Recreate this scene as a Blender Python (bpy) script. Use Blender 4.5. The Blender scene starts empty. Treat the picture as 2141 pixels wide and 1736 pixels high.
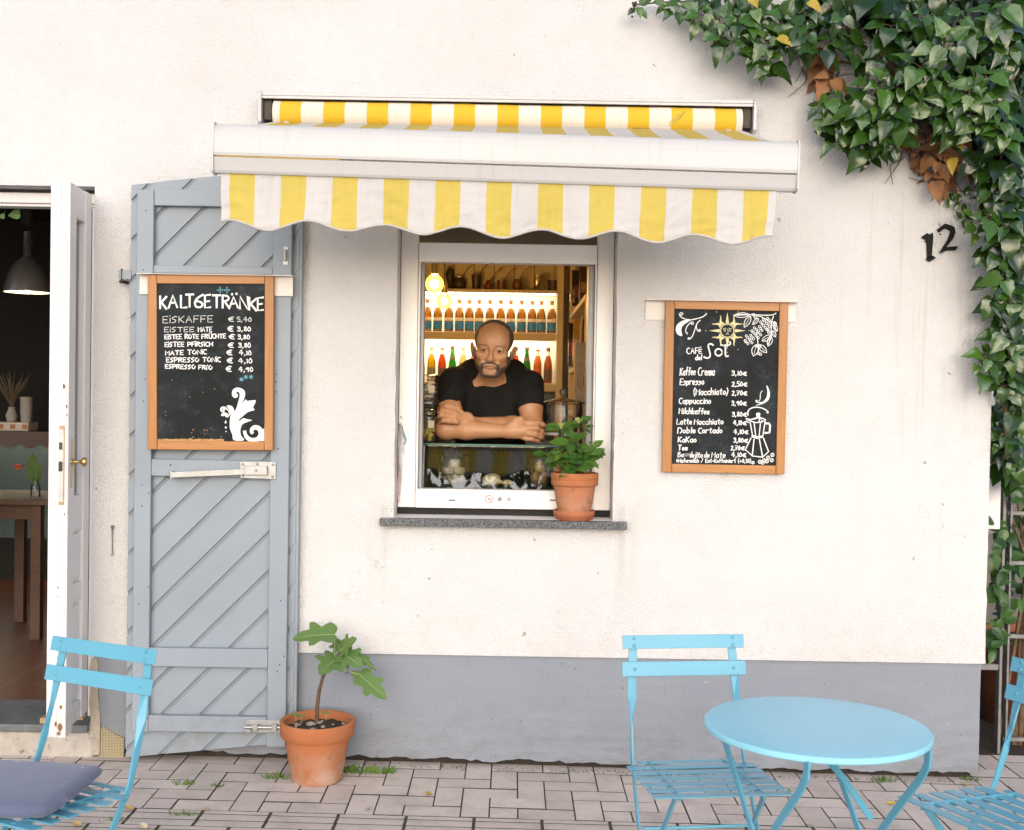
import bpy, math, random
import numpy as np
from mathutils import Vector, Matrix, Euler, noise as mnoise

sc = bpy.context.scene
COL = sc.collection
rnd = random.Random(12)
R = math.radians

# ------------------------------------------------------------------ camera
F, CX, CY = 2465.0, 1070.0, 868.0           # focal length and centre in layout pixels (2140 wide)
CAM = Vector((0.0, -4.775, 1.53))
PITCH, ROLL, YAW = 0.0190, 0.0165, 0.0
MCAM = (Matrix.Rotation(YAW, 3, 'Z') @ Matrix.Rotation(math.pi/2 - PITCH, 3, 'X') @ Matrix.Rotation(ROLL, 3, 'Z'))
cd = bpy.data.cameras.new('camera')
cam = bpy.data.objects.new('camera', cd)
COL.objects.link(cam)
cam.matrix_world = Matrix.Translation(CAM) @ MCAM.to_4x4()
cd.sensor_width = 36.0
cd.lens = F/2140.0*36.0
cd.clip_end = 500
cd.clip_start = 0.05
cd.dof.use_dof = True
cd.dof.focus_distance = 4.70
cd.dof.aperture_fstop = 5.0
sc.camera = cam

# ------------------------------------------------------------------ light
SUN_EL, SUN_AZ = 25.0, 179.0                 # open shade: a broad soft sun from the front left
w = bpy.data.worlds.new('World'); sc.world = w; w.use_nodes = True
nt = w.node_tree
sky = nt.nodes.new('ShaderNodeTexSky'); sky.sky_type = 'NISHITA'
sky.sun_disc = False; sky.sun_elevation = R(SUN_EL); sky.sun_rotation = R(SUN_AZ)
sky.air_density = 0.85; sky.dust_density = 1.8; sky.ozone_density = 0.6
bg = nt.nodes['Background']; bg.inputs['Strength'].default_value = 0.15
nt.links.new(sky.outputs[0], bg.inputs['Color'])
sl = bpy.data.lights.new('sun', 'SUN'); sl.energy = 1.5; sl.angle = R(70); sl.color = (1.0, 0.968, 0.962)
so = bpy.data.objects.new('sun', sl); COL.objects.link(so)
az = R(SUN_AZ)
sdir = Vector((math.sin(az)*math.cos(R(SUN_EL)), math.cos(az)*math.cos(R(SUN_EL)), math.sin(R(SUN_EL))))
so.rotation_euler = sdir.to_track_quat('Z', 'Y').to_euler()
so.location = (-2, -6, 8)
sc.view_settings.view_transform = 'Standard'
sc.view_settings.look = 'None'
sc.view_settings.exposure = 0.84
sc.view_settings.gamma = 1.0
sc.render.engine = 'CYCLES'
sc.cycles.use_denoising = True
sc.cycles.max_bounces = 8
sc.cycles.transparent_max_bounces = 24
sc.cycles.caustics_reflective = False
sc.cycles.caustics_refractive = False
sc.cycles.sample_clamp_indirect = 6.0

# ------------------------------------------------------------------ layout helpers
def P(px, py, Y):
    """point of the plane y = Y that is seen at layout pixel (px, py)"""
    d = MCAM @ Vector(((px-CX)/F, -(py-CY)/F, -1.0))
    return CAM + d*((Y-CAM.y)/d.y)
def PPM(Y):
    return F/(Y-CAM.y)
def gz(x, y=0.0):
    return -0.0115*x
def PG(px, py):
    d = MCAM @ Vector(((px-CX)/F, -(py-CY)/F, -1.0))
    t = (0-CAM.z)/(d.z+0.0115*d.x)
    return CAM + d*t

# ------------------------------------------------------------------ mesh builder
class MB:
    def __init__(s): s.v = []; s.f = []; s.mi = []; s.m = 0; s.tint = []; s.t = 0.5
    def add(s, vs, fs):
        o = len(s.v)
        s.v += [tuple(v) for v in vs]
        for f in fs:
            s.f.append([i+o for i in f]); s.mi.append(s.m); s.tint.append(s.t)
        return s
    def box(s, x0, x1, y0, y1, z0, z1):
        vs = [(x, y, z) for z in (z0, z1) for y in (y0, y1) for x in (x0, x1)]
        return s.add(vs, [(0,2,3,1),(4,5,7,6),(0,1,5,4),(2,6,7,3),(0,4,6,2),(1,3,7,5)])
    def obox(s, c, ux, uy, uz):
        """oriented box, half-axis vectors"""
        c = Vector(c); ux, uy, uz = Vector(ux), Vector(uy), Vector(uz)
        vs = [c+ux*i+uy*j+uz*k for k in (-1,1) for j in (-1,1) for i in (-1,1)]
        return s.add(vs, [(0,2,3,1),(4,5,7,6),(0,1,5,4),(2,6,7,3),(0,4,6,2),(1,3,7,5)])
    def slab(s, quad, n, t):
        """quad of 4 points extruded by vector n*t"""
        n = Vector(n)*t
        a = [Vector(q) for q in quad]; b = [q+n for q in a]
        k = len(a)
        fs = [tuple(range(k))[::-1], tuple(range(k, 2*k))]
        fs += [(i, (i+1) % k, k+(i+1) % k, k+i) for i in range(k)]
        return s.add(a+b, fs)
    def quad(s, a, b, c, d): return s.add([a, b, c, d], [(0,1,2,3)])
    def tube(s, pts, r, n=8, cap=True):
        pts = [Vector(p) for p in pts]; k = len(pts)
        rs = r if isinstance(r, (list, tuple)) else [r]*k
        vs = []; up = None
        for i, p in enumerate(pts):
            t = (pts[min(i+1, k-1)]-pts[max(i-1, 0)])
            t = t.normalized() if t.length > 1e-9 else Vector((0,0,1))
            if up is None:
                up = Vector((0,0,1)) if abs(t.z) < .9 else Vector((1,0,0))
            x = (up - t*up.dot(t)); x = x.normalized() if x.length > 1e-6 else t.orthogonal().normalized()
            up = x; y = t.cross(x)
            for j in range(n):
                a = 2*math.pi*j/n
                vs.append(p + (x*math.cos(a)+y*math.sin(a))*rs[i])
        fs = []
        for i in range(k-1):
            for j in range(n):
                fs.append((i*n+j, i*n+(j+1) % n, (i+1)*n+(j+1) % n, (i+1)*n+j))
        if cap:
            fs.append(tuple(range(n))[::-1]); fs.append(tuple(range((k-1)*n, k*n)))
        return s.add(vs, fs)
    def lathe(s, prof, c=(0,0,0), n=28, axis=None):
        """profile [(r,z)] turned round z at c"""
        c = Vector(c); vs = []; idx = []
        for r, z in prof:
            if r < 1e-6:
                idx.append([len(vs)]*n); vs.append(c+Vector((0,0,z)))
            else:
                idx.append(list(range(len(vs), len(vs)+n)))
                for j in range(n):
                    a = 2*math.pi*j/n
                    vs.append(c+Vector((r*math.cos(a), r*math.sin(a), z)))
        fs = []
        for i in range(len(prof)-1):
            A, B = idx[i], idx[i+1]
            for j in range(n):
                q = [A[j], A[(j+1) % n], B[(j+1) % n], B[j]]
                q2 = []
                for t in q:
                    if t not in q2: q2.append(t)
                if len(q2) > 2: fs.append(q2)
        return s.add(vs, fs)
    def flatbar(s, pts, wd, w_, t_):
        """rectangular bar swept along pts; wd = width direction (one or per point), w_ width, t_ thickness"""
        pts = [Vector(p) for p in pts]; k = len(pts); vs = []
        wds = [Vector(a) for a in wd] if isinstance(wd, list) else [Vector(wd)]*k
        ws = w_ if isinstance(w_, list) else [w_]*k
        for i, p in enumerate(pts):
            t = (pts[min(i+1, k-1)]-pts[max(i-1, 0)]).normalized()
            x = wds[i]-t*wds[i].dot(t); x.normalize(); y = t.cross(x)
            hw, ht = ws[i]/2, t_/2
            for a, b in ((-1,-1),(1,-1),(1,1),(-1,1)):
                vs.append(p+x*hw*a+y*ht*b)
        fs = [(0,3,2,1), tuple(range(4*k-4, 4*k))]
        for i in range(k-1):
            for j in range(4):
                fs.append((i*4+j, i*4+(j+1) % 4, i*4+4+(j+1) % 4, i*4+4+j))
        return s.add(vs, fs)
    def sphere(s, c, r, n=14, m=9):
        rr = r if isinstance(r, (tuple, list)) else (r, r, r)
        c = Vector(c); vs = [c+Vector((0,0,-rr[2]))]
        for i in range(1, m):
            a = -math.pi/2+math.pi*i/m
            for j in range(n):
                b = 2*math.pi*j/n
                vs.append(c+Vector((rr[0]*math.cos(a)*math.cos(b), rr[1]*math.cos(a)*math.sin(b), rr[2]*math.sin(a))))
        vs.append(c+Vector((0,0,rr[2])))
        fs = [(0, 1+(j+1) % n, 1+j) for j in range(n)]
        for i in range(m-2):
            for j in range(n):
                fs.append((1+i*n+j, 1+i*n+(j+1) % n, 1+(i+1)*n+(j+1) % n, 1+(i+1)*n+j))
        l = len(vs)-1
        fs += [(1+(m-2)*n+j, 1+(m-2)*n+(j+1) % n, l) for j in range(n)]
        return s.add(vs, fs)
    def poly(s, pts): return s.add(pts, [tuple(range(len(pts)))])
    def build(s, name, mats, parent=None, smooth=None, bevel=None, label=None, seg=2, merge=False):
        me = bpy.data.meshes.new(name)
        if merge:                                  # weld coincident vertices so the sheet shades as one
            key, new_v, mp = {}, [], []
            for v in s.v:
                k = (round(v[0], 5), round(v[1], 5), round(v[2], 5))
                if k not in key: key[k] = len(new_v); new_v.append(v)
                mp.append(key[k])
            s.v = new_v; s.f = [[mp[i] for i in f] for f in s.f]
        me.from_pydata(s.v, [], s.f)
        mats = mats if isinstance(mats, (list, tuple)) else [mats]
        for m in mats: me.materials.append(m)
        if len(mats) > 1: me.polygons.foreach_set('material_index', s.mi)
        if any(t != 0.5 for t in s.tint):
            at = me.attributes.new('tint', 'FLOAT', 'FACE'); at.data.foreach_set('value', s.tint)
        if smooth is not None:
            me.shade_smooth()
            if smooth < 179: me.set_sharp_from_angle(angle=R(smooth))
        me.update()
        o = bpy.data.objects.new(name, me); COL.objects.link(o)
        if bevel:
            b = o.modifiers.new('bevel', 'BEVEL'); b.width = bevel; b.segments = seg; b.limit_method = 'ANGLE'; b.angle_limit = R(35)
            b.harden_normals = False
        if parent: adopt(o, parent)
        if label: o['label'] = label
        return o
def wmat(o):
    return (wmat(o.parent) @ o.matrix_parent_inverse @ o.matrix_basis) if o.parent else o.matrix_basis.copy()
def adopt(o, parent):
    o.parent = parent; o.matrix_parent_inverse = wmat(parent).inverted()
def tag(o, label, cat, group=None, kind=None):
    if label: o['label'] = label
    if cat: o['category'] = cat
    if group: o['group'] = group
    if kind: o['kind'] = kind
    return o
def thing(name, label, cat, loc=(0,0,0), group=None):
    o = bpy.data.objects.new(name, None); COL.objects.link(o); o.location = loc
    o.empty_display_size = 0.05
    bpy.context.view_layer.update()
    return tag(o, label, cat, group)
def kids(o): return [c for c in bpy.data.objects if c.parent == o]
def dup(o, loc=None, rz=None, label=None, parent=None):
    c = o.copy(); COL.objects.link(c)
    if parent: c.parent = parent
    if loc is not None: c.location = loc
    if rz is not None: c.rotation_euler = (0, 0, rz)
    if label: c['label'] = label
    for k in kids(o): dup(k, parent=c)
    return c

# ------------------------------------------------------------------ materials
def lin(h):
    h = h.lstrip('#'); out = []
    for i in (0, 2, 4):
        c = int(h[i:i+2], 16)/255
        out.append(c/12.92 if c <= .04045 else ((c+.055)/1.055)**2.4)
    return out
def C4(c):
    if isinstance(c, str): c = lin(c)
    return (c[0], c[1], c[2], 1.0)
class NT:
    def __init__(s, m): s.m = m; s.t = m.node_tree; s.n = s.t.nodes; s.l = s.t.links; s.b = s.n.get('Principled BSDF'); s._co = None
    def node(s, typ, **kw):
        n = s.n.new(typ)
        for k, v in kw.items(): setattr(n, k, v)
        return n
    def co(s):
        if s._co is None: s._co = s.node('ShaderNodeTexCoord').outputs['Object']
        return s._co
    def mapping(s, scale=(1,1,1), rot=(0,0,0), src=None):
        m = s.node('ShaderNodeMapping'); s.l.new(src or s.co(), m.inputs[0])
        m.inputs['Scale'].default_value = scale; m.inputs['Rotation'].default_value = rot
        return m.outputs[0]
    def noise(s, scale, detail=4, rough=.6, vec=None, dist=0):
        n = s.node('ShaderNodeTexNoise'); n.inputs['Scale'].default_value = scale; n.inputs['Detail'].default_value = detail
        n.inputs['Roughness'].default_value = rough; n.inputs['Distortion'].default_value = dist
        s.l.new(vec or s.co(), n.inputs['Vector']); return n.outputs['Fac']
    def ramp(s, fac, a, b, ca=(0,0,0,1), cb=(1,1,1,1)):
        if ca == (0,0,0,1) and cb == (1,1,1,1):
            r = s.node('ShaderNodeMapRange'); s.l.new(fac, r.inputs['Value'])
            r.inputs['From Min'].default_value = a; r.inputs['From Max'].default_value = b
            return r.outputs['Result']
        r = s.node('ShaderNodeValToRGB'); r.color_ramp.elements[0].position = a; r.color_ramp.elements[1].position = b
        r.color_ramp.elements[0].color = ca; r.color_ramp.elements[1].color = cb
        s.l.new(fac, r.inputs[0]); return r.outputs[0]
    def mix(s, fac, a, b, mode='MIX'):
        m = s.node('ShaderNodeMix', data_type='RGBA', blend_type=mode)
        for sock, v in ((m.inputs[0], fac), (m.inputs[6], a), (m.inputs[7], b)):
            if hasattr(v, 'is_output'): s.l.new(v, sock)
            elif sock == m.inputs[0]: sock.default_value = v
            else: sock.default_value = C4(v)
        return m.outputs[2]
    def math(s, op, a, b=0.0):
        m = s.node('ShaderNodeMath', operation=op)
        for sock, v in ((m.inputs[0], a), (m.inputs[1], b)):
            if hasattr(v, 'is_output'): s.l.new(v, sock)
            else: sock.default_value = v
        return m.outputs[0]
    def xyz(s):
        n = s.node('ShaderNodeSeparateXYZ'); s.l.new(s.co(), n.inputs[0]); return n.outputs
    def attr(s, name):
        n = s.node('ShaderNodeAttribute', attribute_name=name); return n.outputs['Fac']
    def color(s, v):
        if hasattr(v, 'is_output'): s.l.new(v, s.b.inputs['Base Color'])
        else: s.b.inputs['Base Color'].default_value = C4(v)
    def bump(s, h, strength=.3, dist=.005):
        prev = s.b.inputs['Normal'].links[0].from_socket if s.b.inputs['Normal'].links else None
        b = s.node('ShaderNodeBump'); b.inputs['Strength'].default_value = strength; b.inputs['Distance'].default_value = dist
        s.l.new(h, b.inputs['Height'])
        if prev: s.l.new(prev, b.inputs['Normal'])
        s.l.new(b.outputs[0], s.b.inputs['Normal'])
    def set(s, **kw):
        for k, v in kw.items(): s.b.inputs[k.replace('_', ' ')].default_value = v
def new(name):
    m = bpy.data.materials.new(name); m.use_nodes = True; return NT(m)
def simple(name, c, rough=.5, var=.12, vscale=8, bump=0, bscale=60, bdist=.002, metal=0, c2=None, spec=.5, coat=0):
    n = new(name)
    col = C4(c)
    dark = C4(c2) if c2 else tuple(x*(1-var*2) for x in col[:3])+(1,)
    f = n.noise(vscale, 5)
    n.color(n.mix(n.ramp(f, .3, .72), col, dark))
    n.set(Roughness=rough, Metallic=metal)
    n.b.inputs['Specular IOR Level'].default_value = spec
    if coat: n.b.inputs['Coat Weight'].default_value = coat; n.b.inputs['Coat Roughness'].default_value = .15
    if bump: n.bump(n.noise(bscale, 4), bump, bdist)
    return n.m
def glass(name, tint=(1,1,1), ior=1.5, rough=.0, haze=.0, hazecol=(.8,.8,.8), boost=1.0):
    n = new(name); n.n.remove(n.b)
    tr = n.node('ShaderNodeBsdfTransparent'); tr.inputs[0].default_value = C4(tint)
    gl = n.node('ShaderNodeBsdfGlossy'); gl.inputs['Roughness'].default_value = rough
    fr = n.node('ShaderNodeFresnel'); fr.inputs[0].default_value = ior
    fac = fr.outputs[0]
    if boost != 1: fac = n.math('MULTIPLY', fac, boost)
    base = tr.outputs[0]
    if haze:
        df = n.node('ShaderNodeBsdfDiffuse'); df.inputs[0].default_value = C4(hazecol)
        tl = n.node('ShaderNodeBsdfTranslucent'); tl.inputs[0].default_value = C4(hazecol)
        a = n.node('ShaderNodeAddShader'); n.l.new(df.outputs[0], a.inputs[0]); n.l.new(tl.outputs[0], a.inputs[1])
        m0 = n.node('ShaderNodeMixShader'); m0.inputs[0].default_value = haze
        n.l.new(base, m0.inputs[1]); n.l.new(a.outputs[0], m0.inputs[2]); base = m0.outputs[0]
    mx = n.node('ShaderNodeMixShader'); n.l.new(fac, mx.inputs[0]); n.l.new(base, mx.inputs[1]); n.l.new(gl.outputs[0], mx.inputs[2])
    n.l.new(mx.outputs[0], n.n['Material Output'].inputs[0])
    return n.m
def emit(name, c, s):
    n = new(name); n.color((.8,.8,.8)); n.b.inputs['Emission Color'].default_value = C4(c); n.b.inputs['Emission Strength'].default_value = s
    return n.m
# ------------------------------------------------------------------ surface materials
def m_plaster():
    n = new('plaster_white')
    x, y, z = n.xyz()
    big = n.noise(1.3, 4); f2 = n.noise(14, 5)
    col = n.mix(n.ramp(big, .35, .7), (.655,.643,.637), (.60,.584,.575))
    # specks and pits
    sp = n.ramp(n.noise(85, 2, .5), .66, .76)
    col = n.mix(n.math('MULTIPLY', sp, .22), col, (.42,.36,.30))
    # rain streaks, stretched in z, on the right under the ivy
    st = n.noise(1.0, 5, .65, vec=n.mapping((26, 1, .9)))
    mask = n.math('MULTIPLY', n.ramp(x, 1.15, 1.7), n.ramp(z, .7, 2.4))
    col = n.mix(n.math('MULTIPLY', n.math('MULTIPLY', n.ramp(st, .54, .70), mask), .5), col, (.42,.31,.2))
    # hairline cracks, and drips below the ends of the sill
    vc = n.node('ShaderNodeTexVoronoi', feature='DISTANCE_TO_EDGE'); vc.inputs['Scale'].default_value = .8
    wv = n.node('ShaderNodeVectorMath', operation='ADD'); nn_ = n.node('ShaderNodeTexNoise'); nn_.inputs['Scale'].default_value = 5; nn_.inputs['Detail'].default_value = 6; n.l.new(n.co(), nn_.inputs['Vector'])
    n.l.new(n.co(), wv.inputs[0]); n.l.new(nn_.outputs['Color'], wv.inputs[1]); n.l.new(wv.outputs[0], vc.inputs['Vector'])
    ck = n.math('MULTIPLY', n.ramp(vc.outputs['Distance'], .0028, .0008), n.ramp(n.noise(1.7, 3), .54, .62))
    col = n.mix(n.math('MULTIPLY', ck, .45), col, (.22,.18,.15))
    g1 = n.math('MULTIPLY', n.ramp(n.math('ABSOLUTE', n.math('SUBTRACT', n.math('ABSOLUTE', n.math('ADD', x, .03)), .49)), .07, .0), n.math('MULTIPLY', n.ramp(z, .55, 1.0), n.ramp(z, 1.10, 1.06)))
    col = n.mix(n.math('MULTIPLY', n.math('MULTIPLY', g1, n.ramp(st, .40, .66)), .38), col, (.33,.28,.23))
    sp2 = n.math('MULTIPLY', n.ramp(z, .75, .45), n.ramp(n.noise(11, 6, .75), .48, .7))
    col = n.mix(n.math('MULTIPLY', sp2, .22), col, (.36,.32,.28))
    # dirty dots
    col = n.mix(n.math('MULTIPLY', n.ramp(n.noise(23, 2, .4), .745, .77), .6), col, (.2,.17,.13))
    col = n.mix(n.math('MULTIPLY', n.ramp(f2, .5, .8), .10), col, (.5,.44,.38))
    n.color(col); n.set(Roughness=.9); n.b.inputs['Specular IOR Level'].default_value = .2
    v = n.node('ShaderNodeTexVoronoi'); v.inputs['Scale'].default_value = 150; n.l.new(n.mapping((1,1,.8)), v.inputs['Vector'])
    n.bump(n.noise(5, 3), .25, .012)
    n.bump(n.noise(230, 2, .45), .9, .0045)
    n.bump(v.outputs['Distance'], .6, .0045)
    return n.m
def m_plinth():
    n = new('plinth_paint')
    x, y, z = n.xyz()
    col = n.mix(n.ramp(n.noise(2.2, 5), .3, .7), (.228,.25,.285), (.205,.224,.26))
    # hairline marks and dirt splashed up from the paving
    d = n.math('MULTIPLY', n.ramp(z, .34, .0), n.ramp(n.noise(1, 6, .7, vec=n.mapping((7,1,22))), .42, .72))
    col = n.mix(n.math('MULTIPLY', d, .62), col, (.115,.098,.08))
    col = n.mix(n.math('MULTIPLY', n.ramp(n.noise(1, 5, .7, vec=n.mapping((60,1,14))), .58, .72), .45), col, (.14,.135,.14))
    col = n.mix(n.math('MULTIPLY', n.ramp(n.noise(1, 5, .75, vec=n.mapping((3,1,40))), .52, .75), .35), col, (.29,.295,.32))
    col = n.mix(n.math('MULTIPLY', n.ramp(n.noise(46, 2), .72, .76), .7), col, (.08,.07,.06))
    col = n.mix(n.math('MULTIPLY', n.ramp(n.noise(34, 2, vec=n.mapping((1,1,1),(1,2,3))), .73, .78), .5), col, (.5,.5,.5))
    n.color(col); n.set(Roughness=.72)
    n.bump(n.noise(9, 5), .35, .008); n.bump(n.noise(1, 4, vec=n.mapping((25,1,130))), .35, .002)
    return n.m
M = {}
M['plaster'] = m_plaster(); M['plinth'] = m_plinth()
def m_mortar(name, a, b, dark):
    n = new(name)
    col = n.mix(n.ramp(n.noise(9, 6, .7), .35, .7), a, b)
    col = n.mix(n.math('MULTIPLY', n.ramp(n.noise(38, 3), .62, .7), .8), col, dark)
    n.color(col); n.set(Roughness=.95); n.bump(n.noise(22, 6, .7), 1.0, .012); n.bump(n.noise(120, 3), .6, .003)
    return n.m
M['mortar'] = m_mortar('bare_mortar', (.46,.40,.32), (.30,.25,.2), (.14,.11,.09))
M['concrete'] = m_mortar('rough_concrete', (.48,.44,.39), (.33,.29,.25), (.10,.085,.07))
def m_mesh_scrim():
    n = new('scrim_mesh'); x, y, z = n.xyz()
    a = n.math('SINE', n.math('MULTIPLY', x, 1000)); b = n.math('SINE', n.math('MULTIPLY', z, 1000))
    g = n.math('MAXIMUM', a, b)
    n.color(n.mix(n.ramp(g, .55, .8), (.17,.13,.08), (.52,.45,.28))); n.set(Roughness=.9); n.bump(g, .6, .002)
    return n.m
M['scrim'] = m_mesh_scrim()
def m_slate():
    n = new('slate_threshold'); col = n.mix(n.ramp(n.noise(6, 6, .7), .35, .75), (.075,.08,.088), (.16,.165,.17))
    col = n.mix(n.math('MULTIPLY', n.ramp(n.noise(1, 4, vec=n.mapping((4,40,9))), .6, .8), .4), col, (.4,.4,.4))
    n.color(col); n.set(Roughness=.6); n.bump(n.noise(40, 5), .3, .003); return n.m
M['slate'] = m_slate()
def m_granite():
    n = new('granite_sill'); v = n.noise(210, 2, .8)
    n.color(n.mix(n.ramp(v, .42, .62), (.028,.03,.034), (.17,.18,.19))); n.set(Roughness=.22); return n.m
M['granite'] = m_granite()
def m_paint(name, c, wear, wearcol, rough=.45, amount=.5, th=.7):
    n = new(name)
    col = n.mix(n.ramp(n.noise(3, 5), .3, .75), C4(c), tuple(v*.86 for v in C4(c)[:3]))
    ws = n.ramp(n.noise(17, 6, .7), th, th+.03)
    col = n.mix(n.math('MULTIPLY', ws, amount), col, wearcol)
    col = n.mix(n.math('MULTIPLY', n.ramp(n.noise(75, 3), .7, .75), wear), col, (.1,.09,.08))
    x, y, z = n.xyz(); lo_ = n.math('MULTIPLY', n.ramp(z, .42, .02), n.ramp(n.noise(13, 6, .75), .45, .7))
    col = n.mix(n.math('MULTIPLY', lo_, .55), col, (.16,.13,.10))
    n.color(col); n.set(Roughness=rough)
    n.bump(n.noise(1, 4, vec=n.mapping((90,90,6))), .15, .0015); n.bump(ws, -.4, .0015)
    return n.m
M['door_white'] = m_paint('door_paint_white', (.74,.715,.70), .35, (.26,.13,.06), .42, .9, .69)
M['pvc'] = simple('pvc_white', (.80,.775,.755), .38, .04, 3)
M['pvc_track'] = simple('pvc_track', (.34,.34,.34), .4, .08)
M['shutter'] = m_paint('shutter_grey', (.248,.288,.33), .5, (.42,.40,.38), .5, .35, .735)
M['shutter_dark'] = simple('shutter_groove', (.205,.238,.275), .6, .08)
M['zinc'] = simple('zinc_metal', (.40,.40,.395), .45, .12, 25, .1, 120, .001, .85)
M['brass'] = simple('brass', (.55,.39,.16), .3, .1, 20, 0, metal=1)
M['iron'] = simple('dark_iron', (.09,.075,.06), .6, .3, 30, .2, metal=.6)
M['rawwood'] = simple('raw_wood', (.50,.33,.19), .7, .15, 12, .2, 30)
def m_wood(name, a, b, sc_=(6,6,60), rough=.42, horiz=False):
    n = new(name)
    vec = n.mapping((3,30,40) if horiz else (40,30,3))
    g = n.noise(1, 5, .65, vec=vec, dist=.8)
    g2 = n.noise(1, 2, .5, vec=n.mapping((2,9,9) if horiz else (9,9,2)))
    col = n.mix(n.ramp(g, .3, .72), a, b)
    col = n.mix(n.math('MULTIPLY', n.ramp(g2, .55, .8), .35), col, tuple(v*.55 for v in C4(a)[:3]))
    n.color(col); n.set(Roughness=rough); n.bump(g, .18, .0015); return n.m
M['oak_v'] = m_wood('oak_upright', (.42,.185,.044), (.31,.12,.026))
M['oak_h'] = m_wood('oak_rail', (.44,.195,.048), (.32,.127,.028), horiz=True)
M['tilefloor'] = None
def m_terracotta_tiles():
    n = new('terracotta_floor'); b = n.node('ShaderNodeTexBrick'); n.l.new(n.mapping((1,1,1)), b.inputs['Vector'])
    b.offset = 0; b.inputs['Scale'].default_value = 1; b.inputs['Brick Width'].default_value = .33; b.inputs['Row Height'].default_value = .33
    b.inputs['Mortar Size'].default_value = .008
    b.inputs['Color1'].default_value = (.12,.032,.013,1); b.inputs['Color2'].default_value = (.085,.024,.010,1); b.inputs['Mortar'].default_value = (.14,.09,.06,1)
    n.color(n.mix(n.math('MULTIPLY', n.noise(9, 4), .4), b.outputs[0], (.14,.05,.03))); n.set(Roughness=.35); return n.m
M['terra_tiles'] = m_terracotta_tiles()
def m_walltiles():
    n = new('teal_tiles'); b = n.node('ShaderNodeTexBrick'); n.l.new(n.mapping((1,1,1),(math.pi/2,0,0)), b.inputs['Vector'])
    b.offset = 0; b.inputs['Scale'].default_value = 1; b.inputs['Brick Width'].default_value = .15; b.inputs['Row Height'].default_value = .15
    b.inputs['Mortar Size'].default_value = .004
    b.inputs['Color1'].default_value = (.022,.045,.044,1); b.inputs['Color2'].default_value = (.019,.039,.04,1); b.inputs['Mortar'].default_value = (.035,.05,.047,1)
    n.color(b.outputs[0]); n.set(Roughness=.2); return n.m
M['teal_tiles'] = m_walltiles()
M['cream'] = simple('cream_paint', (.62,.55,.43), .6, .06)
M['inwall'] = simple('interior_paint', (.42,.38,.33), .8, .06)
M['inwall_unlit'] = simple('interior_unlit_paint', (.008,.0065,.005), .85, .1)  # near black: the dimness of the dining room is put into the wall colour
def m_planks():
    n = new('cream_plank_panel'); x, y, z = n.xyz()
    g = n.math('PINGPONG', x, .075)
    n.color(n.mix(n.ramp(g, .002, .006), (.2,.17,.13), (.56,.50,.38))); n.set(Roughness=.7); return n.m
M['planks'] = m_planks()
# ------------------------------------------------------------------ key positions on the wall (y = 0)
XR = P(2068, 1000, 0).x                       # right corner of the house
DR_, DTOP = P(193, 900, 0).x, P(50, 388, 0).z  # door opening
DL_ = DR_-1.25
WL, WR = P(827, 800, 0).x, P(1286, 800, 0).x   # window opening
WB, WT = P(1050, 1085, 0).z, P(1050, 455, 0).z
PLZ = P(1070, 1372, 0).z                      # top of the grey plinth
TH = .40
FLZ = P(40, 1460, .40).z                      # interior floor level
house = thing('cafe_house', 'white rendered cafe front with grey plinth, serving window and grey plank shutter', 'building', (0,0,0))

def jit(x, z, s, a): return a*(mnoise.noise(Vector((x*s, 3.1, z*s)))+.6*mnoise.noise(Vector((x*s*3, 7.7, z*s*3))))
def wall_sheet(xs, zs, holes, y0, T, step, jx=.0022, jy=.003):
    """wall with rectangular holes: wavy front face, returns into the holes, back face"""
    def ref(a):
        out = []
        for p, q in zip(a, a[1:]):
            k = max(1, int(math.ceil((q-p)/step))); out += [p+(q-p)*i/k for i in range(k)]
        return out+[a[-1]]
    X, Z = ref(xs), ref(zs)
    def inhole(x, z): return any(a < x < b and c < z < d for a, b, c, d in holes)
    edges_x = {round(e, 6) for h in holes for e in h[:2]} | {round(xs[0], 6), round(xs[-1], 6)}
    m = MB(); idx = {}
    def vid(i, j, back):
        k = (i, j, back)
        if k not in idx:
            x, z = X[i], Z[j]
            if back: v = (x, y0+T, z)
            else:
                dx = jit(x, z*6, 2.0, jx*2) if round(x, 6) in edges_x else 0
                v = (x+dx, y0+jit(x, z, 1.1, jy), z)
            idx[k] = len(m.v); m.v.append(v)
        return idx[k]
    solid = [[not inhole((X[i]+X[i+1])/2, (Z[j]+Z[j+1])/2) for j in range(len(Z)-1)] for i in range(len(X)-1)]
    def f(*q): m.f.append(list(q)); m.mi.append(0); m.tint.append(.5)
    nx, nz = len(X)-1, len(Z)-1
    for i in range(nx):
        for j in range(nz):
            if not solid[i][j]: continue
            f(vid(i,j,0), vid(i+1,j,0), vid(i+1,j+1,0), vid(i,j+1,0))
            f(vid(i,j,1), vid(i,j+1,1), vid(i+1,j+1,1), vid(i+1,j,1))
            if i == 0 or not solid[i-1][j]: f(vid(i,j,0), vid(i,j+1,0), vid(i,j+1,1), vid(i,j,1))
            if i == nx-1 or not solid[i+1][j]: f(vid(i+1,j,0), vid(i+1,j,1), vid(i+1,j+1,1), vid(i+1,j+1,0))
            if j == 0 or not solid[i][j-1]: f(vid(i,j,0), vid(i,j,1), vid(i+1,j,1), vid(i+1,j,0))
            if j == nz-1 or not solid[i][j+1]: f(vid(i,j+1,0), vid(i+1,j+1,0), vid(i+1,j+1,1), vid(i,j+1,1))
    return m
BIG = 50
o = wall_sheet([-3.9, DL_, DR_, WL, WR, XR], [PLZ, WB, WT, DTOP, 3.9],
               [(DL_, DR_, -BIG, DTOP), (WL, WR, WB, WT)], 0, TH, .045).build('rendered_wall', M['plaster'], house, smooth=40)
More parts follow.
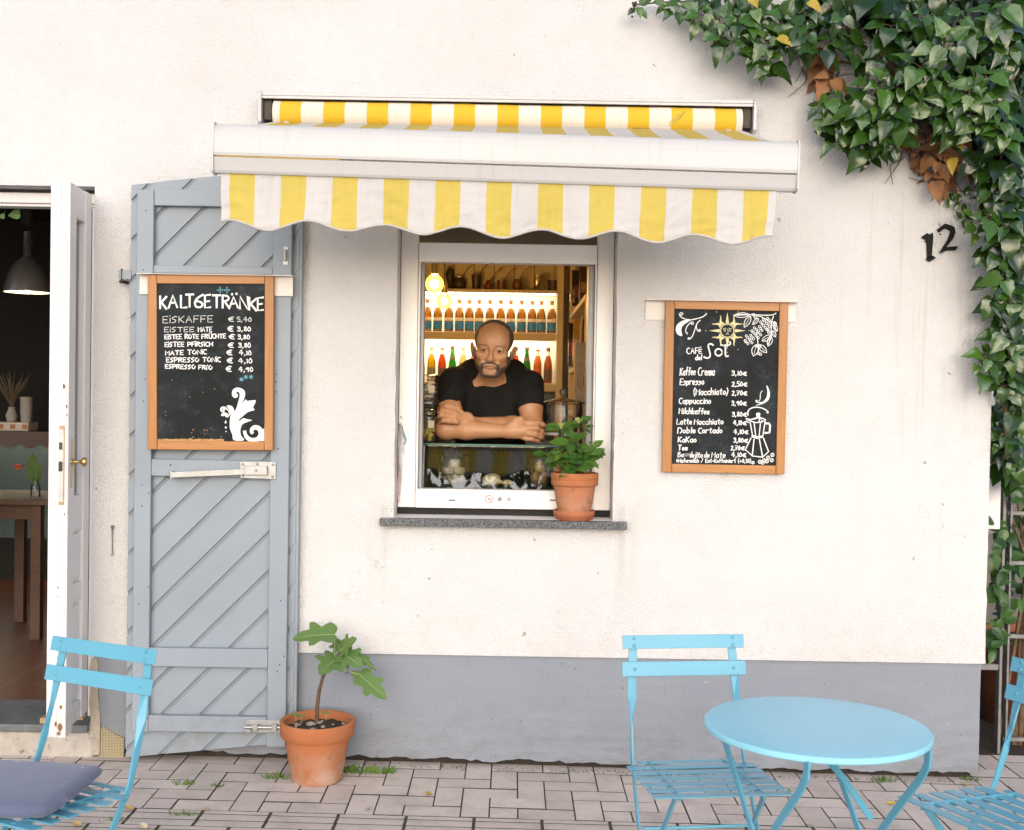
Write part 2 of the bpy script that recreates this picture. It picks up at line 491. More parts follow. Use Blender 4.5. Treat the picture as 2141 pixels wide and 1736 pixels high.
# plinth, set back behind the render; its foot is ragged
m = MB(); xsn = 150; x0, x1 = DR_+.012, XR-.012
top, bot = [], []
for i in range(xsn+1):
    x = x0+(x1-x0)*i/xsn
    top.append(PLZ+.004*math.sin(x*2)+jit(x, 0, 9, .003)+jit(x, 2, 45, .002)); bot.append(gz(x)+.028+jit(x, 5, 7, .012)+jit(x, 9, 30, .006))
rows = 12
for i in range(xsn+1):
    x = x0+(x1-x0)*i/xsn
    for j in range(rows+1):
        t = j/rows; z = bot[i]*(1-t)+(PLZ+.02)*t
        m.v.append((x, .012+jit(x, z, 2.5, .004), z))
    m.v.append((x, .30, bot[i]))
s_ = rows+2
for i in range(xsn):
    for j in range(rows): m.f.append([i*s_+j, (i+1)*s_+j, (i+1)*s_+j+1, i*s_+j+1])
    m.f.append([i*s_+s_-1, (i+1)*s_+s_-1, (i+1)*s_, i*s_])
m.mi = [0]*len(m.f); m.tint = [.5]*len(m.f)
m.add([(x1, .012, gz(x1)+.03), (x1, TH, gz(x1)+.03), (x1, TH, PLZ+.02), (x1, .012, PLZ+.02)], [(0,1,2,3)])
m.build('plinth', M['plinth'], house, smooth=40)
m = MB(); m.box(DR_+.02, XR-.03, .05, TH, -.25, .12); m.build('footing', simple('footing_gap_shade', (.045,.036,.028), .95, .3, 20, .6, 40, .006), house)  # shade of the gap under the plinth is put into this near-black colour
# window sill (dark granite)
a = P(793, 1085, -.055); b = P(1311, 1092, -.055)
SZ = (a.z+b.z)/2
m = MB(); m.box(a.x, b.x, -.055, .0, SZ-.030, SZ); m.box(WL+.006, WR-.006, .0, .30, SZ-.03, SZ)
m.build('window_sill', M['granite'], house, bevel=.003)

# ------------------------------------------------------------------ serving window
YF = .12                                     # front of the window frame
def rectP(x0, y0, x1, y1, Y):
    a, b = P(x0, (y0+y1)/2, Y), P(x1, (y0+y1)/2, Y); c, d = P((x0+x1)/2, y0, Y), P((x0+x1)/2, y1, Y)
    return a.x, b.x, d.z, c.z                 # x0 x1 z0 z1
fx0, fx1, fz0, fz1 = rectP(829, 458, 1283, 1068, YF)
fx0 = max(fx0, WL+.003); fx1 = min(fx1, WR-.003)
sx0, sx1, sz0, sz1 = rectP(872, 511, 1243.5, 1068, YF)
ox0, ox1, oz0, oz1 = rectP(876, 550.5, 1240.5, 1025, YF-.012)
wf = MB()
wf.box(fx0, sx0-.002, YF, YF+.07, fz0+.008, fz1+.05); wf.box(sx1+.002, fx1, YF, YF+.07, fz0+.008, fz1+.05)
wf.box(sx0-.002, sx1+.002, YF+.004, YF+.07, fz1+.03, fz1+.05)
wframe = wf.build('window_frame', M['pvc'], house, bevel=.003)
m = MB(); yf = YF-.012
m.box(sx0, ox0, yf, yf+.06, oz0, oz1); m.box(ox1, sx1, yf, yf+.06, oz0, oz1)
m.box(sx0, sx1, yf, yf+.06, oz1, sz1); m.box(sx0, sx1, yf, yf+.06, fz0+.008, oz0)
m.build('sash', M['pvc'], wframe, bevel=.004)
m = MB()
m.box(ox0+.001, ox0+.014, yf+.03, yf+.10, oz0, oz1-.001); m.build('sash_track', M['pvc_track'], wframe, bevel=.002)
m = MB(); m.box(ox1-.026, ox1-.002, yf+.03, yf+.13, oz0, oz1-.001)
m.box(ox1-.019, ox1-.008, yf+.026, yf+.032, oz0, oz1-.004)
m.build('sash_track', M['pvc_track'], wframe, bevel=.002)
m = MB()
for px in (945, 1156):
    c = P(px, 1046, yf); m.box(c.x-.014, c.x+.014, yf-.0012, yf+.004, c.z-.0024, c.z+.0024)
m.build('drain_slot', simple('slot_black', (.03,.02,.015), .8), wframe)
m = MB(); m.box(fx0+.002, fx1-.002, YF+.01, YF+.06, SZ+.001, fz0+.009); m.build('sill_gap_seal', simple('seal_black', (.012,.011,.01), .8), wframe)
tz0, tz1 = sz1+.001, fz1+.03
m = MB(); m.box(sx0, sx1, YF+.02, YF+.026, tz0, tz1)
n_ = new('transom_glass'); n_.color((.09,.06,.03)); n_.set(Roughness=.06); n_.b.inputs['Specular IOR Level'].default_value = .9
m.build('transom_pane', n_.m, wframe)
# sticker and round switch plate on the bottom rail
c = P(1022, 1043.5, yf); st = thing('prohibition_sticker', 'square white sticker with red crossed circle on window rail', 'sticker', tuple(c))
m = MB(); hw = 10.3/PPM(yf); m.box(c.x-hw, c.x+hw, yf-.0022, yf-.0004, c.z-hw*1.05, c.z+hw*1.05); m.build('backing', simple('sticker_white', (.8,.78,.77), .5, .03), st)
m = MB(); ring = []; rr = hw*.83
for i in range(32):
    for r_ in (rr, rr*.83):
        a = 2*math.pi*i/32; ring.append((c.x+r_*math.cos(a), yf-.0030, c.z+r_*math.sin(a)))
m.add(ring, [(2*i, (2*i+2) % 64, (2*i+3) % 64, 2*i+1) for i in range(32)])
m.slab([(c.x-rr*.64, yf-.0032, c.z+rr*.55), (c.x-rr*.55, yf-.0032, c.z+rr*.64), (c.x+rr*.64, yf-.0032, c.z-rr*.55), (c.x+rr*.55, yf-.0032, c.z-rr*.64)], (0,1,0), .0003)
m.build('red_ring', simple('sticker_red', (.52,.05,.03), .5), st)
m = MB(); y_ = yf-.0026
for q in (((-.35,.1),(.45,.28),(.5,.2),(-.3,.02)), ((-.15,.0),(.35,.1),(.35,-.12),(-.05,-.2)), ((-.5,-.32),(.1,-.25),(.1,-.32),(-.5,-.39))):
    m.poly([(c.x+a*rr, y_, c.z+b*rr) for a, b in q])
m.build('hand_pictogram', simple('sticker_black', (.03,.03,.03), .5), st)
c = P(1054, 1043.5, yf); kp = thing('bell_push', 'white pill shaped bell plate with two grey buttons on window rail', 'bell', tuple(c))
m = MB(); r_ = 9.6/PPM(yf); L_ = 19.5/PPM(yf)-r_; pts = []
for i in range(24):
    a = 2*math.pi*i/24+math.pi/2; pts.append((c.x+r_*math.cos(a)+(L_ if math.cos(a) > 0 else -L_), yf-.008, c.z+r_*math.sin(a)))
m.slab(pts, (0,1,0), .008); m.build('plate', M['pvc'], kp, bevel=.0025)
for sgn, col in ((-1, (.25,.25,.26)), (1, (.42,.42,.43))):
    m = MB(); m.lathe([(0,.002),(.006,.002),(.0085,.0005),(.0088,0)], (0,0,0), 20)
    o = m.build('button', simple('button_grey', col, .35), None, smooth=40); o.rotation_euler = (math.pi/2,0,0); o.location = (c.x+sgn*L_*.95, yf-.008, c.z); bpy.context.view_layer.update(); adopt(o, kp)

# ------------------------------------------------------------------ doorway: threshold, frame, leaf
zt = P(50, 1514, -.02).z
m = MB(); m.box(DL_, DR_-.0, -.025, .36, zt-.032, zt); m.build('threshold_slab', M['slate'], house, bevel=.006)
m = MB(); 
m.box(DL_-.3, DR_+.015, -.006, .36, -.1, zt-.033)
o = m.build('door_step', M['concrete'], house, bevel=.01)
# crumbling mortar on the right jamb, plinth paint torn off to the scrim
m = MB(); pts = [P(x, y, -.001) for x, y in ((190,1380),(203,1376),(206,1420),(204,1450),(207,1480),(209,1510),(208,1578),(186,1580),(183,1530),(190,1505),(186,1470),(189,1430),(186,1400))]
m.slab(pts, (0,1,0), .10); m.build('bare_mortar_patch', M['mortar'], house)
m = MB(); pts = [P(x, y, .0055) for x, y in ((207,1525),(216,1519),(229,1527),(241,1535),(252,1540),(259,1543),(259,1585),(207,1585))]
m.slab(pts, (0,1,0), .010); m.build('torn_scrim_patch', M['scrim'], house)
m = MB(); fz = P(50, 432, .10).z
m.box(DL_, DR_-.002, .10, .17, fz, DTOP-.055); m.box(DL_, DR_-.002, .085, .10, fz+.012, fz+.055)
m.box(DR_-.045, DR_-.002, .10, .17, zt+.001, fz-.001)
m.build('door_frame', M['door_white'], house, bevel=.004)
# the leaf: hinged on the right jamb, swung outward
LH = Vector((P(188, 900, -.015).x, -.015)); LL = Vector((P(143, 900, -.31).x, -.31))
ez = Vector((0,0,1)); ed = Vector((LL.x-LH.x, LL.y-LH.y, 0)); LW = ed.length; ed.normalize()
en = Vector((ed.y, -ed.x, 0));  en = en if en.x > 0 else -en       # right face
zb_ = P(125, 1543, -.31).z; ztop = P(125, 380, -.31).z
T_ = .058
def leafbox(m, u0, u1, z0, z1, t0, t1):
    o_ = Vector((LH.x, LH.y, 0))
    c = o_+ed*(u0+u1)/2+en*((t0+t1)/2)+ez*(z0+z1)/2
    m.obox(c, ed*(u1-u0)/2, en*(t1-t0)/2, ez*(z1-z0)/2)
pz = lambda py: P(165, py, -.15).z
m = MB(); S = .085
leafbox(m, 0, S, zb_+.02, ztop, -T_, 0); leafbox(m, LW-S, LW, zb_, ztop, -T_, 0)
leafbox(m, LW-.02, LW+.004, zb_+.004, ztop-.002, -T_-.014, -T_*.55)          # rebate lip
leafbox(m, S, LW-S, pz(462), ztop-.001, -T_+.004, -.003); leafbox(m, S, LW-S, pz(1108), pz(1035), -T_+.004, -.003)
leafbox(m, S, LW-S, pz(1255), pz(1218), -T_+.004, -.003); leafbox(m, S, LW-S, zb_+.021, pz(1468), -T_+.004, -.003)
leafbox(m, S, LW-S, pz(1218), pz(1108), -T_+.016, -.018); leafbox(m, S, LW-S, pz(1468), pz(1255), -T_+.016, -.018)
for a, b in ((1115,1208),(1265,1455)): leafbox(m, S+.02, LW-S-.02, pz(b), pz(a), -T_+.010, -.008)
leaf = m.build('open_door', M['door_white'], house, bevel=.004, label='white panelled door leaf with glass pane and peeling paint')
m = MB(); leafbox(m, S-.006, LW-S+.006, pz(1036), pz(461), -.032, -.026); m.build('door_pane', glass('door_glass', (.80,.82,.80), 1.5, .02, .30, (.30,.285,.275), 1.3), leaf)  # grey haze colour stands in for the rendered wall mirrored in the pane
m = MB(); zz = lambda py: P(125, py, -.31).z
leafbox(m, LW+.0005, LW+.0035, zz(1050), zz(898), -T_*.63, -T_*.27); lp = m.build('lock_plate', M['zinc'], leaf, bevel=.001)
m = MB(); leafbox(m, LW+.003, LW+.010, zz(985), zz(965), -T_*.56, -T_*.36); leafbox(m, LW+.003, LW+.006, zz(940), zz(925), -T_*.56, -T_*.36); m.build('lock_bolt', M['iron'], lp)
m = MB(); leafbox(m, LW+.0003, LW+.0022, zz(1056), zz(890), -T_*.70, -T_*.22); m.build('bare_wood_mortise', M['rawwood'], leaf)
m = MB(); r8 = random.Random(6)
for py, tc_, w_, h_ in ((808,-.30,.010,.020),(850,-.12,.005,.018),(868,-.10,.004,.014),(1075,-.2,.004,.012),(1228,-.55,.004,.007),(1247,-.55,.004,.006),(1390,-.15,.004,.016),(1478,-.3,.010,.014),(1512,-.62,.012,.020),(1520,-.35,.015,.028),(1533,-.45,.012,.02)):
    zc_ = zz(py); c_ = Vector((LH.x, LH.y, zc_))+ed*(LW+.0046)+en*(tc_*T_)
    m.slab([c_+en*(w_*.5*math.cos(a)*r8.uniform(.6,1.3))+ez*(h_*.5*math.sin(a)*r8.uniform(.6,1.3)) for a in [k*.698 for k in range(9)]], -ed, .0012)
m.build('paint_chips', simple('chip_brown', (.27,.14,.06), .8, .25, 60), leaf)
kz = zz(967); kc = Vector((LH.x, LH.y, kz))+ed*(LW-.045)
m = MB(); m.lathe([(0,0),(.016,.0),(.014,.006),(.006,.010),(.0055,.030),(.010,.038),(.0175,.043),(.019,.050),(.015,.057),(0,.059)], (0,0,0), 20)
o = m.build('door_knob', M['brass'], None, smooth=50); o.rotation_euler = en.to_track_quat('Z','Y').to_euler(); o.location = kc; bpy.context.view_layer.update(); adopt(o, leaf)
m = MB(); leafbox(m, LW-.056, LW-.034, kz-.10, kz+.09, 0, .002); m.build('knob_plate', M['brass'], leaf, bevel=.0008)
# wooden wedge under the leaf
c = P(95, 1508, -.08); m = MB(); 
m.add([(c.x-.05,-.12,zt),(c.x+.10,-.05,zt),(c.x+.10,.0,zt),(c.x-.05,-.07,zt),(c.x-.05,-.12,zt+.022),(c.x+.10,-.05,zt+.006),(c.x+.10,.0,zt+.006),(c.x-.05,-.07,zt+.022)],
      [(3,2,1,0),(4,5,6,7),(0,1,5,4),(1,2,6,5),(2,3,7,6),(3,0,4,7)])
o = m.build('door_wedge', M['rawwood']); tag(o, 'small raw wood wedge lying on the slate threshold under the white door', 'wedge')
o.location.y += .11
# ------------------------------------------------------------------ the grey plank shutter, folded back on the wall
YS = -.075
def SP(px, py, Y=YS): return P(px, py, Y)
sx_l, sx_r = SP(264, 980).x, SP(617, 980).x
stz_l, stz_r = SP(268, 385).z, SP(617, 360).z
sbz_l, sbz_r = SP(262, 1588).z, SP(605, 1556).z
def outline(n=14):
    pts = [(sx_l, sbz_l), (sx_r, sbz_r)]
    for i in range(n+1):
        t = 1-i/n
        pts.append((sx_l+(sx_r-sx_l)*t, stz_l+(stz_r-stz_l)*math.sin(t*math.pi/2)))
    return pts
OUT = outline()
def clip(poly, a, b, c):
    """keep a*x+b*z<=c"""
    out = []
    for i in range(len(poly)):
        p, q = poly[i], poly[(i+1) % len(poly)]
        dp, dq = a*p[0]+b*p[1]-c, a*q[0]+b*q[1]-c
        if dp <= 0: out.append(p)
        if dp*dq < 0:
            t = dp/(dp-dq); out.append((p[0]+(q[0]-p[0])*t, p[1]+(q[1]-p[1])*t))
    return out
# board slope and pitch measured on the photograph
p0, p1 = SP(320, 1345), SP(558, 1112); bd = Vector((p1.x-p0.x, p1.z-p0.z)).normalized(); bn = Vector((-bd.y, bd.x))
PITCHB = abs((SP(316,1205).z-SP(316,1287).z)*bd.x)
base = bn.x*p0.x+bn.y*p0.z
m = MB(); k0 = -40
for k in range(-40, 40):
    c0 = base+k*PITCHB; c1 = c0+PITCHB-.0155
    pl = clip(clip(OUT, bn.x, bn.y, c1), -bn.x, -bn.y, -c0)
    if len(pl) > 2: m.t = .3+.4*rnd.random(); m.slab([(x, YS+.026, z) for x, z in pl][::-1], (0,1,0), .024)
sh = m.build('plank_shutter', M['shutter'], house, bevel=.003, label='grey diagonal plank door shutter folded back on the wall')
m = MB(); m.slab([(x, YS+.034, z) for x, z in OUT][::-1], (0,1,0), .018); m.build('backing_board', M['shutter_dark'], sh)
xl0, xl1 = SP(281,980).x, SP(316,980).x; xr0, xr1 = SP(565,980).x, SP(604,980).x
m = MB()
z_st, z_sb = SP(300,397).z, SP(300,1530).z
m.box(xl0, xl1, YS-.004, YS+.026, z_sb, z_st)
m.build('stile', M['shutter'], sh, bevel=.003)
m = MB(); m.box(xr0, xr1, YS-.004, YS+.026, SP(585,1562).z, SP(585,385).z); m.build('stile', M['shutter'], sh, bevel=.003)
m = MB(); m.box(xr1+.0015, sx_r+.012, YS+.030, YS+.062, SP(610,1540).z, SP(610,385).z); m.build('rear_edge_board', M['shutter'], sh, bevel=.003)
for ya, yb, ov in ((397,432,0),(557,573,0),(962,997,0),(1356,1395,0),(1497,1530,1)):
    za, zb = SP(440, ya).z, SP(440, yb).z
    m = MB(); m.box(xl1+.001, (xr0-.001), YS-.0065 if ov else YS-.002, YS+.026, zb, za); m.build('rail', M['shutter'], sh, bevel=.0025)
# hardware
m = MB()
a, b = SP(244,575,YS-.002), SP(270,575,YS-.002)
m.box(a.x, b.x, YS+.02, YS+.03, SP(250,583).z, SP(250,564).z); m.build('strap_hinge', M['shutter'], sh, bevel=.001)
c = SP(250, 588); m = MB(); m.tube([(c.x+.001, YS+.025, c.z+.05), (c.x+.001, YS+.025, c.z)], .006); m.sphere((c.x+.001, YS+.025, c.z), (.012,.012,.007)); m.tube([(c.x+.001, YS+.025, c.z), (c.x+.012, .02, c.z)], .006); m.build('hinge_pin', M['iron'], sh, smooth=40)
# long latch bar on a plate, upper half
yh = YS-.010
def hp(px, py): return SP(px, py, yh)
m = MB(); pl = [hp(x, y) for x, y in ((501,965.5),(577,966),(576.5,1003),(502,1000))]
m.slab(pl, (0,1,0), .007); lt = m.build('latch_plate', M['zinc'], sh, bevel=.002)
m = MB(); m.slab([p-Vector((0,.014,0)) for p in (hp(359,987), hp(530,979), hp(530,992), hp(360,999))], (0,1,0), .010)
m.slab([p-Vector((0,.014,0)) for p in (hp(357,985), hp(362,985), hp(362,1001), hp(357,1001))], (0,1,0), .018)
m.slab([p-Vector((0,.018,0)) for p in (hp(513,974), hp(560,974), hp(560,993), hp(513,993))], (0,1,0), .017)
m.build('latch_bar', M['zinc'], lt, bevel=.002)
m = MB()
for x, y in ((508,971),(538,970),(571,972),(508,995),(570,997),(537,983)):
    c = hp(x, y); m.sphere((c.x, yh-.018 if (x,y)==(537,983) else yh, c.z), (.0055,.004,.0055), 10, 6)
m.build('rivet', M['zinc'], lt, smooth=60)
# barrel bolt by the pot
m = MB(); m.slab([hp(x, y) for x, y in ((507,1518),(516,1506),(592,1507),(592,1532),(516,1532),(508,1528))], (0,1,0), .005); bt = m.build('bolt_plate', M['zinc'], sh, bevel=.0015)
m = MB(); a, b = hp(512,1519), hp(590,1520); m.tube([(a.x,yh-.010,a.z),(b.x,yh-.010,b.z)], .0075, 12)
for x in (535, 575): c = hp(x,1519.5); m.box(c.x-.010, c.x+.010, yh-.021, yh, c.z-.013, c.z+.013)
c = hp(528,1520); m.tube([(c.x,yh-.012,c.z),(c.x,yh-.028,c.z-.012)], .004)
m.build('bolt_rod', M['zinc'], bt, smooth=40, bevel=.002)
c = hp(596.5, 535); m = MB(); m.box(c.x-.010, c.x+.010, yh+.004, yh+.008, c.z-.036, c.z+.036); m.tube([(c.x,yh,c.z+.024),(c.x,yh-.004,c.z-.02)], .007)
m.build('keeper_bracket', M['zinc'], sh, bevel=.001)
m = MB()
for i in range(26):
    px = rnd.choice([rnd.uniform(284,314), rnd.uniform(568,600), rnd.uniform(330,550)]); py = rnd.uniform(420,1520)
    if 330 < px < 560 and not any(a < py < b for a, b in ((962,997),(1356,1395))): continue
    c = SP(px, py, YS-.0052); m.sphere((c.x, YS-.0045, c.z), (.003,.0012,.003), 8, 4)
m.build('screw_heads', M['iron'], sh)
# ------------------------------------------------------------------ small ironwork on the wall
c = P(235,1102,-.012); m = MB()
ring = [(c.x+.006*math.cos(a), -.012, c.z+.006*math.sin(a)) for a in [i*math.pi/6 for i in range(13)]]
m.tube(ring, .0016, 6); e = P(235,1156,-.012)
m.tube([(c.x,-.014,c.z-.006),(c.x+.001,-.016,(c.z+e.z)/2),(e.x,-.014,e.z),(e.x+.004,-.014,e.z-.006),(e.x,-.014,e.z-.010),(e.x-.006,-.014,e.z-.004)], .0018, 6); m.tube([(c.x,.01,c.z),(c.x,-.014,c.z)], .002, 6)
tag(m.build('cabin_hook', M['iron'], None, smooth=60), 'thin wire cabin hook hanging on white wall beside the door', 'hook')
# ------------------------------------------------------------------ paving
def m_paver():
    n = new('concrete_paver'); t = n.attr('tint')
    col = n.mix(t, (.50,.425,.375), (.60,.515,.46))
    col = n.mix(n.math('MULTIPLY', n.ramp(n.noise(7, 6, .7), .45, .75), .45), col, (.19,.165,.15))
    col = n.mix(n.math('MULTIPLY', n.ramp(n.noise(130, 2), .62, .72), .35), col, (.12,.1,.09))
    col = n.mix(n.math('MULTIPLY', n.ramp(n.noise(60, 2), .7, .74), .4), col, (.6,.57,.54))
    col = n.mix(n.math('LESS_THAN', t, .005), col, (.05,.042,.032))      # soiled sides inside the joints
    n.color(col); n.set(Roughness=.88); n.bump(n.noise(160, 3), .4, .0015); n.bump(n.noise(14, 3), .2, .004); return n.m
M['paver'] = m_paver()
def m_joint():
    n = new('joint_sand'); n.color(n.mix(n.ramp(n.noise(5, 5), .45, .62), (.06,.048,.037), (.06,.075,.025))); n.set(Roughness=1); n.bump(n.noise(120, 4), .8, .004); return n.m
M['joint'] = m_joint()
m = MB(); 
for x0, x1, y0, y1 in ((-40,40,-60,.5),(-40,40,.5,60)):
    m.quad((x0,y0,gz(x0)-.012),(x1,y0,gz(x1)-.012),(x1,y1,gz(x1)-.012),(x0,y1,gz(x0)-.012))
tag(m.build('ground', simple('street_ground', (.55,.52,.495), .9, .1, 2, .3, 40)), 'pale paved street ground around the cafe', 'ground', kind='structure')
m = MB(); m.quad((-6.2,-6.6,gz(-6.2)-.0042),(6.2,-6.6,gz(6.2)-.0042),(6.2,.38,gz(6.2)-.0042),(-6.2,.38,gz(-6.2)-.0042))
tag(m.build('joint_sand', M['joint']), 'dark mossy sand in the paving joints', 'sand', kind='structure')
m = MB(); G = .0028
def paver(x0, x1, y0, y1, h=None, groove=False):
    h = rnd.uniform(-.0016,.0016) if h is None else h
    m.t = rnd.random()*.98+.01
    x0 += G/2; x1 -= G/2; y0 += G/2; y1 -= G/2; c = .0014
    j = [rnd.uniform(-.0012,.0012) for _ in range(4)]
    def z(x): return gz(x)+h
    vs = [(x0,y0,z(x0)-.03),(x1,y0,z(x1)-.03),(x1,y1,z(x1)-.03),(x0,y1,z(x0)-.03),
          (x0+j[0],y0,z(x0)-c),(x1+j[1],y0,z(x1)-c),(x1+j[1],y1+j[2],z(x1)-c),(x0+j[0],y1+j[2],z(x0)-c),
          (x0+c,y0+c,z(x0)),(x1-c,y0+c,z(x1)),(x1-c,y1-c,z(x1)),(x0+c,y1-c,z(x0))]
    top_t = m.t; fs = []
    for a in (0, 4):
        fs += [(a+i, a+(i+1) % 4, a+4+(i+1) % 4, a+4+i) for i in range(4)]
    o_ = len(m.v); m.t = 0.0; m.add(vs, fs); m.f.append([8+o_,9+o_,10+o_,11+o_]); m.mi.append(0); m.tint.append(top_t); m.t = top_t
u = .104
YB = -.565                                     # front edge of the herringbone field
nrow = 9
for j in range(nrow):                          # staircase of horizontal / vertical pairs
    for i in range(-36, 38):
        ph = (i+j) % 4
        X, Y = i*u+.045, YB+j*u
        if ph == 0: paver(X, X+2*u, Y, Y+u)
        elif ph == 2: pass
        if ph == 2: paver(X, X+u, Y, min(Y+2*u, YB+nrow*u)) if j < nrow-1 else paver(X, X+u, Y, Y+u)
        if j == 0 and (i+j) % 4 == 3: paver(X, X+u, Y, Y+u)
for r in range(2):                             # channel stones in front of it
    y1 = YB-r*.155-.002
    x = -4.0+.13*r
    while x < 4.2:
        L = .243; q = 5
        for g in range(q):
            h = -.0008-(.0022 if g % 2 else 0)
            ya, yb = y1-.151*(g+1)/q, y1-.151*g/q
            t0 = rnd.getstate(); 
            m.t = .12+.1*rnd.random() if g % 2 else .22+.22*rnd.random()
            xa, xb = x+.004, x+L-.004
            m.add([(xa,ya,gz(xa)-.03),(xb,ya,gz(xb)-.03),(xb,yb,gz(xb)-.03),(xa,yb,gz(xa)-.03),(xa+.002,ya,gz(xa)+h),(xb-.002,ya,gz(xb)+h),(xb-.002,yb,gz(xb)+h),(xa+.002,yb,gz(xa)+h)],
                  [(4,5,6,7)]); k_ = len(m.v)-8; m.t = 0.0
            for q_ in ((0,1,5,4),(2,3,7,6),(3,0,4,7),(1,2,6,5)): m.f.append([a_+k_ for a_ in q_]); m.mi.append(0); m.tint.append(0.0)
        x += L
# plain running rows toward the street
yy = YB-.155*2-.004; r = 0
while yy > -6.5:
    x = -6+(.104 if r % 2 else 0)
    while x < 6: paver(x, x+2*u, yy-u, yy); x += 2*u
    yy -= u; r += 1
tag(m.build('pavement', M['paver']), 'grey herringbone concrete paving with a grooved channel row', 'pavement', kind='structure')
# ------------------------------------------------------------------ awning
AY = -.70
def m_stripe(name, y_, w_, tr=.42):
    n = new(name); t = n.attr('tint')
    base = n.mix(n.math('GREATER_THAN', t, .5), w_, y_)
    d = n.ramp(n.noise(1, 5, .7, vec=n.mapping((90,20,9))), .52, .8)
    base = n.mix(n.math('MULTIPLY', d, .22), base, (.3,.26,.2))
    n.color(base); n.set(Roughness=.85); n.b.inputs['Specular IOR Level'].default_value = .15
    tl = n.node('ShaderNodeBsdfTranslucent'); n.l.new(base, tl.inputs[0])
    mx = n.node('ShaderNodeMixShader'); mx.inputs[0].default_value = tr
    n.l.new(n.b.outputs[0], mx.inputs[1]); n.l.new(tl.outputs[0], mx.inputs[2]); n.l.new(mx.outputs[0], n.n['Material Output'].inputs[0])
    n.bump(n.noise(420, 2), .15, .001)
    return n.m
M['stripe'] = m_stripe('awning_stripe', (.76,.60,.14), (.76,.735,.72))
M['stripe_top'] = m_stripe('awning_stripe_thin', (.74,.56,.14), (.78,.75,.72), .5)
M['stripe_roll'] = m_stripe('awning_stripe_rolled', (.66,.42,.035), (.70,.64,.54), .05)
def m_alu(name):
    n = new(name); x, y, z = n.xyz()
    g = n.ramp(n.noise(1, 6, .75, vec=n.mapping((45,8,3))), .55, .78)
    col = n.mix(n.math('MULTIPLY', g, .26), (.47,.46,.455), (.18,.155,.12))
    n.color(col); n.set(Roughness=.32); return n.m
M['alu'] = m_alu('awning_white_metal')
M['alu_dirty'] = simple('seam_grime', (.25,.22,.17), .8, .3, 60)
aw = thing('striped_awning', 'yellow and white striped awning with white cassette and scalloped valance above the serving window', 'awning', tuple(P(1060, 230, 0)))
# wall cassette
cl, cr = P(540, 192, -.10), P(1582, 210, -.10)
ax = (cr-cl); AL = ax.length; ax.normalize(); az_ = Vector((0,-1,0)).cross(ax)*1; az_ = Vector((-ax.z,0,ax.x)); ay_ = Vector((0,1,0))
def CP(u, y, z): return cl+ax*u+Vector((0, y+.10, 0))+az_*z
CH = .128
m = MB()
def cbox(m, u0, u1, y0, y1, z0, z1):
    c = CP((u0+u1)/2, (y0+y1)/2, (z0+z1)/2); m.obox(c, ax*(u1-u0)/2, Vector((0,(y1-y0)/2,0)), az_*(z1-z0)/2)
cbox(m, .014, AL-.014, -.10, -.004, -.014, 0); cbox(m, .014, AL-.014, -.10, -.094, -.026, -.0145)
cbox(m, .014, AL-.014, -.016, -.004, -CH, -.0145); cbox(m, .014, AL-.014, -.05, -.0165, -CH, -CH+.01)
m.build('cassette', M['alu'], aw, bevel=.002)
for u0 in (0, AL-.0135):
    m = MB(); pts = [CP(u0, y, z) for y, z in ((-.004,.004),(-.088,.004),(-.104,-.006),(-.108,-.03),(-.104,-CH+.01),(-.08,-CH-.006),(-.004,-CH-.006))]
    m.slab(pts, ax, .0135); m.build('end_cap', M['alu'], aw, bevel=.002)
for u0 in (.016, AL-.05):
    m = MB(); cbox(m, u0, u0+.034, -.075, -.02, -.105, -.02)
    m.build('bearing_bracket', M['iron'], aw, bevel=.003)
# fabric roll
RR = .053; rc = (-.060, -.079)
def wob(u, k): return mnoise.noise(Vector((u*9, k*2.3, .5)))
def stripes(m, grid, ncol, flags):
    pass
NS = 26; ul, ur = .058, AL-.056
FW_L, FW_R = P(463, 420, AY), P(1630, 440, AY)
per = 108.1; starts = [480+per*k for k in range(11)]
edges = [462]+[e for s0 in starts for e in (s0, s0+53)]+[1630]
fr = [(e-462)/(1630-462) for e in edges]
m = MB()
for q in range(len(fr)-1):
    m.t = .8 if q % 2 else .2
    a, b = fr[q], fr[q+1]; nseg = 4
    for i in range(nseg):
        f0, f1 = a+(b-a)*i/nseg, a+(b-a)*(i+1)/nseg
        for k in range(14):
            a0, a1 = R(-95+k*17), R(-95+(k+1)*17)
            vs = []
            for ff, aa in ((f0,a0),(f1,a0),(f1,a1),(f0,a1)):
                r = RR+.0012*wob(ff*3, 1)
                vs.append(CP(ul+(ur-ul)*ff, rc[0]-r*math.cos(aa), rc[1]+r*math.sin(aa)))
            m.add(vs, [(0,1,2,3)])
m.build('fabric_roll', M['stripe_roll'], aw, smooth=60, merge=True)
# front bar
bl, br = P(445, 255, AY), P(1672, 294, AY); bx = (br-bl); BL = bx.length; bx.normalize(); bz = Vector((-bx.z, 0, bx.x))
def BP(u, y, z): return bl+bx*u+Vector((0,y,0))+bz*z
BH = 104/PPM(AY)
prof = [(0.06,0.0),(.026,-.0005),(.015,-.003),(.007,-.008),(.002,-.016),(-.002,-.03),(-.004,-.05),(-.004,-BH*.60),(-.002,-BH*.66),(.004,-BH*.665),(.004,-BH*.69),(-.001,-BH*.695),(.003,-BH*.80),(.008,-BH*.95),(.013,-BH),(.05,-BH),(.075,-BH*.9),(.08,-BH*.2)]
def barprof(name, u0, u1, pr, mat, bev=None):
    m = MB(); m.slab([BP(u0, y, z) for y, z in pr], bx, u1-u0); return m.build(name, mat, aw, bevel=bev)
barprof('front_bar', .006, BL-.006, prof, M['alu'])
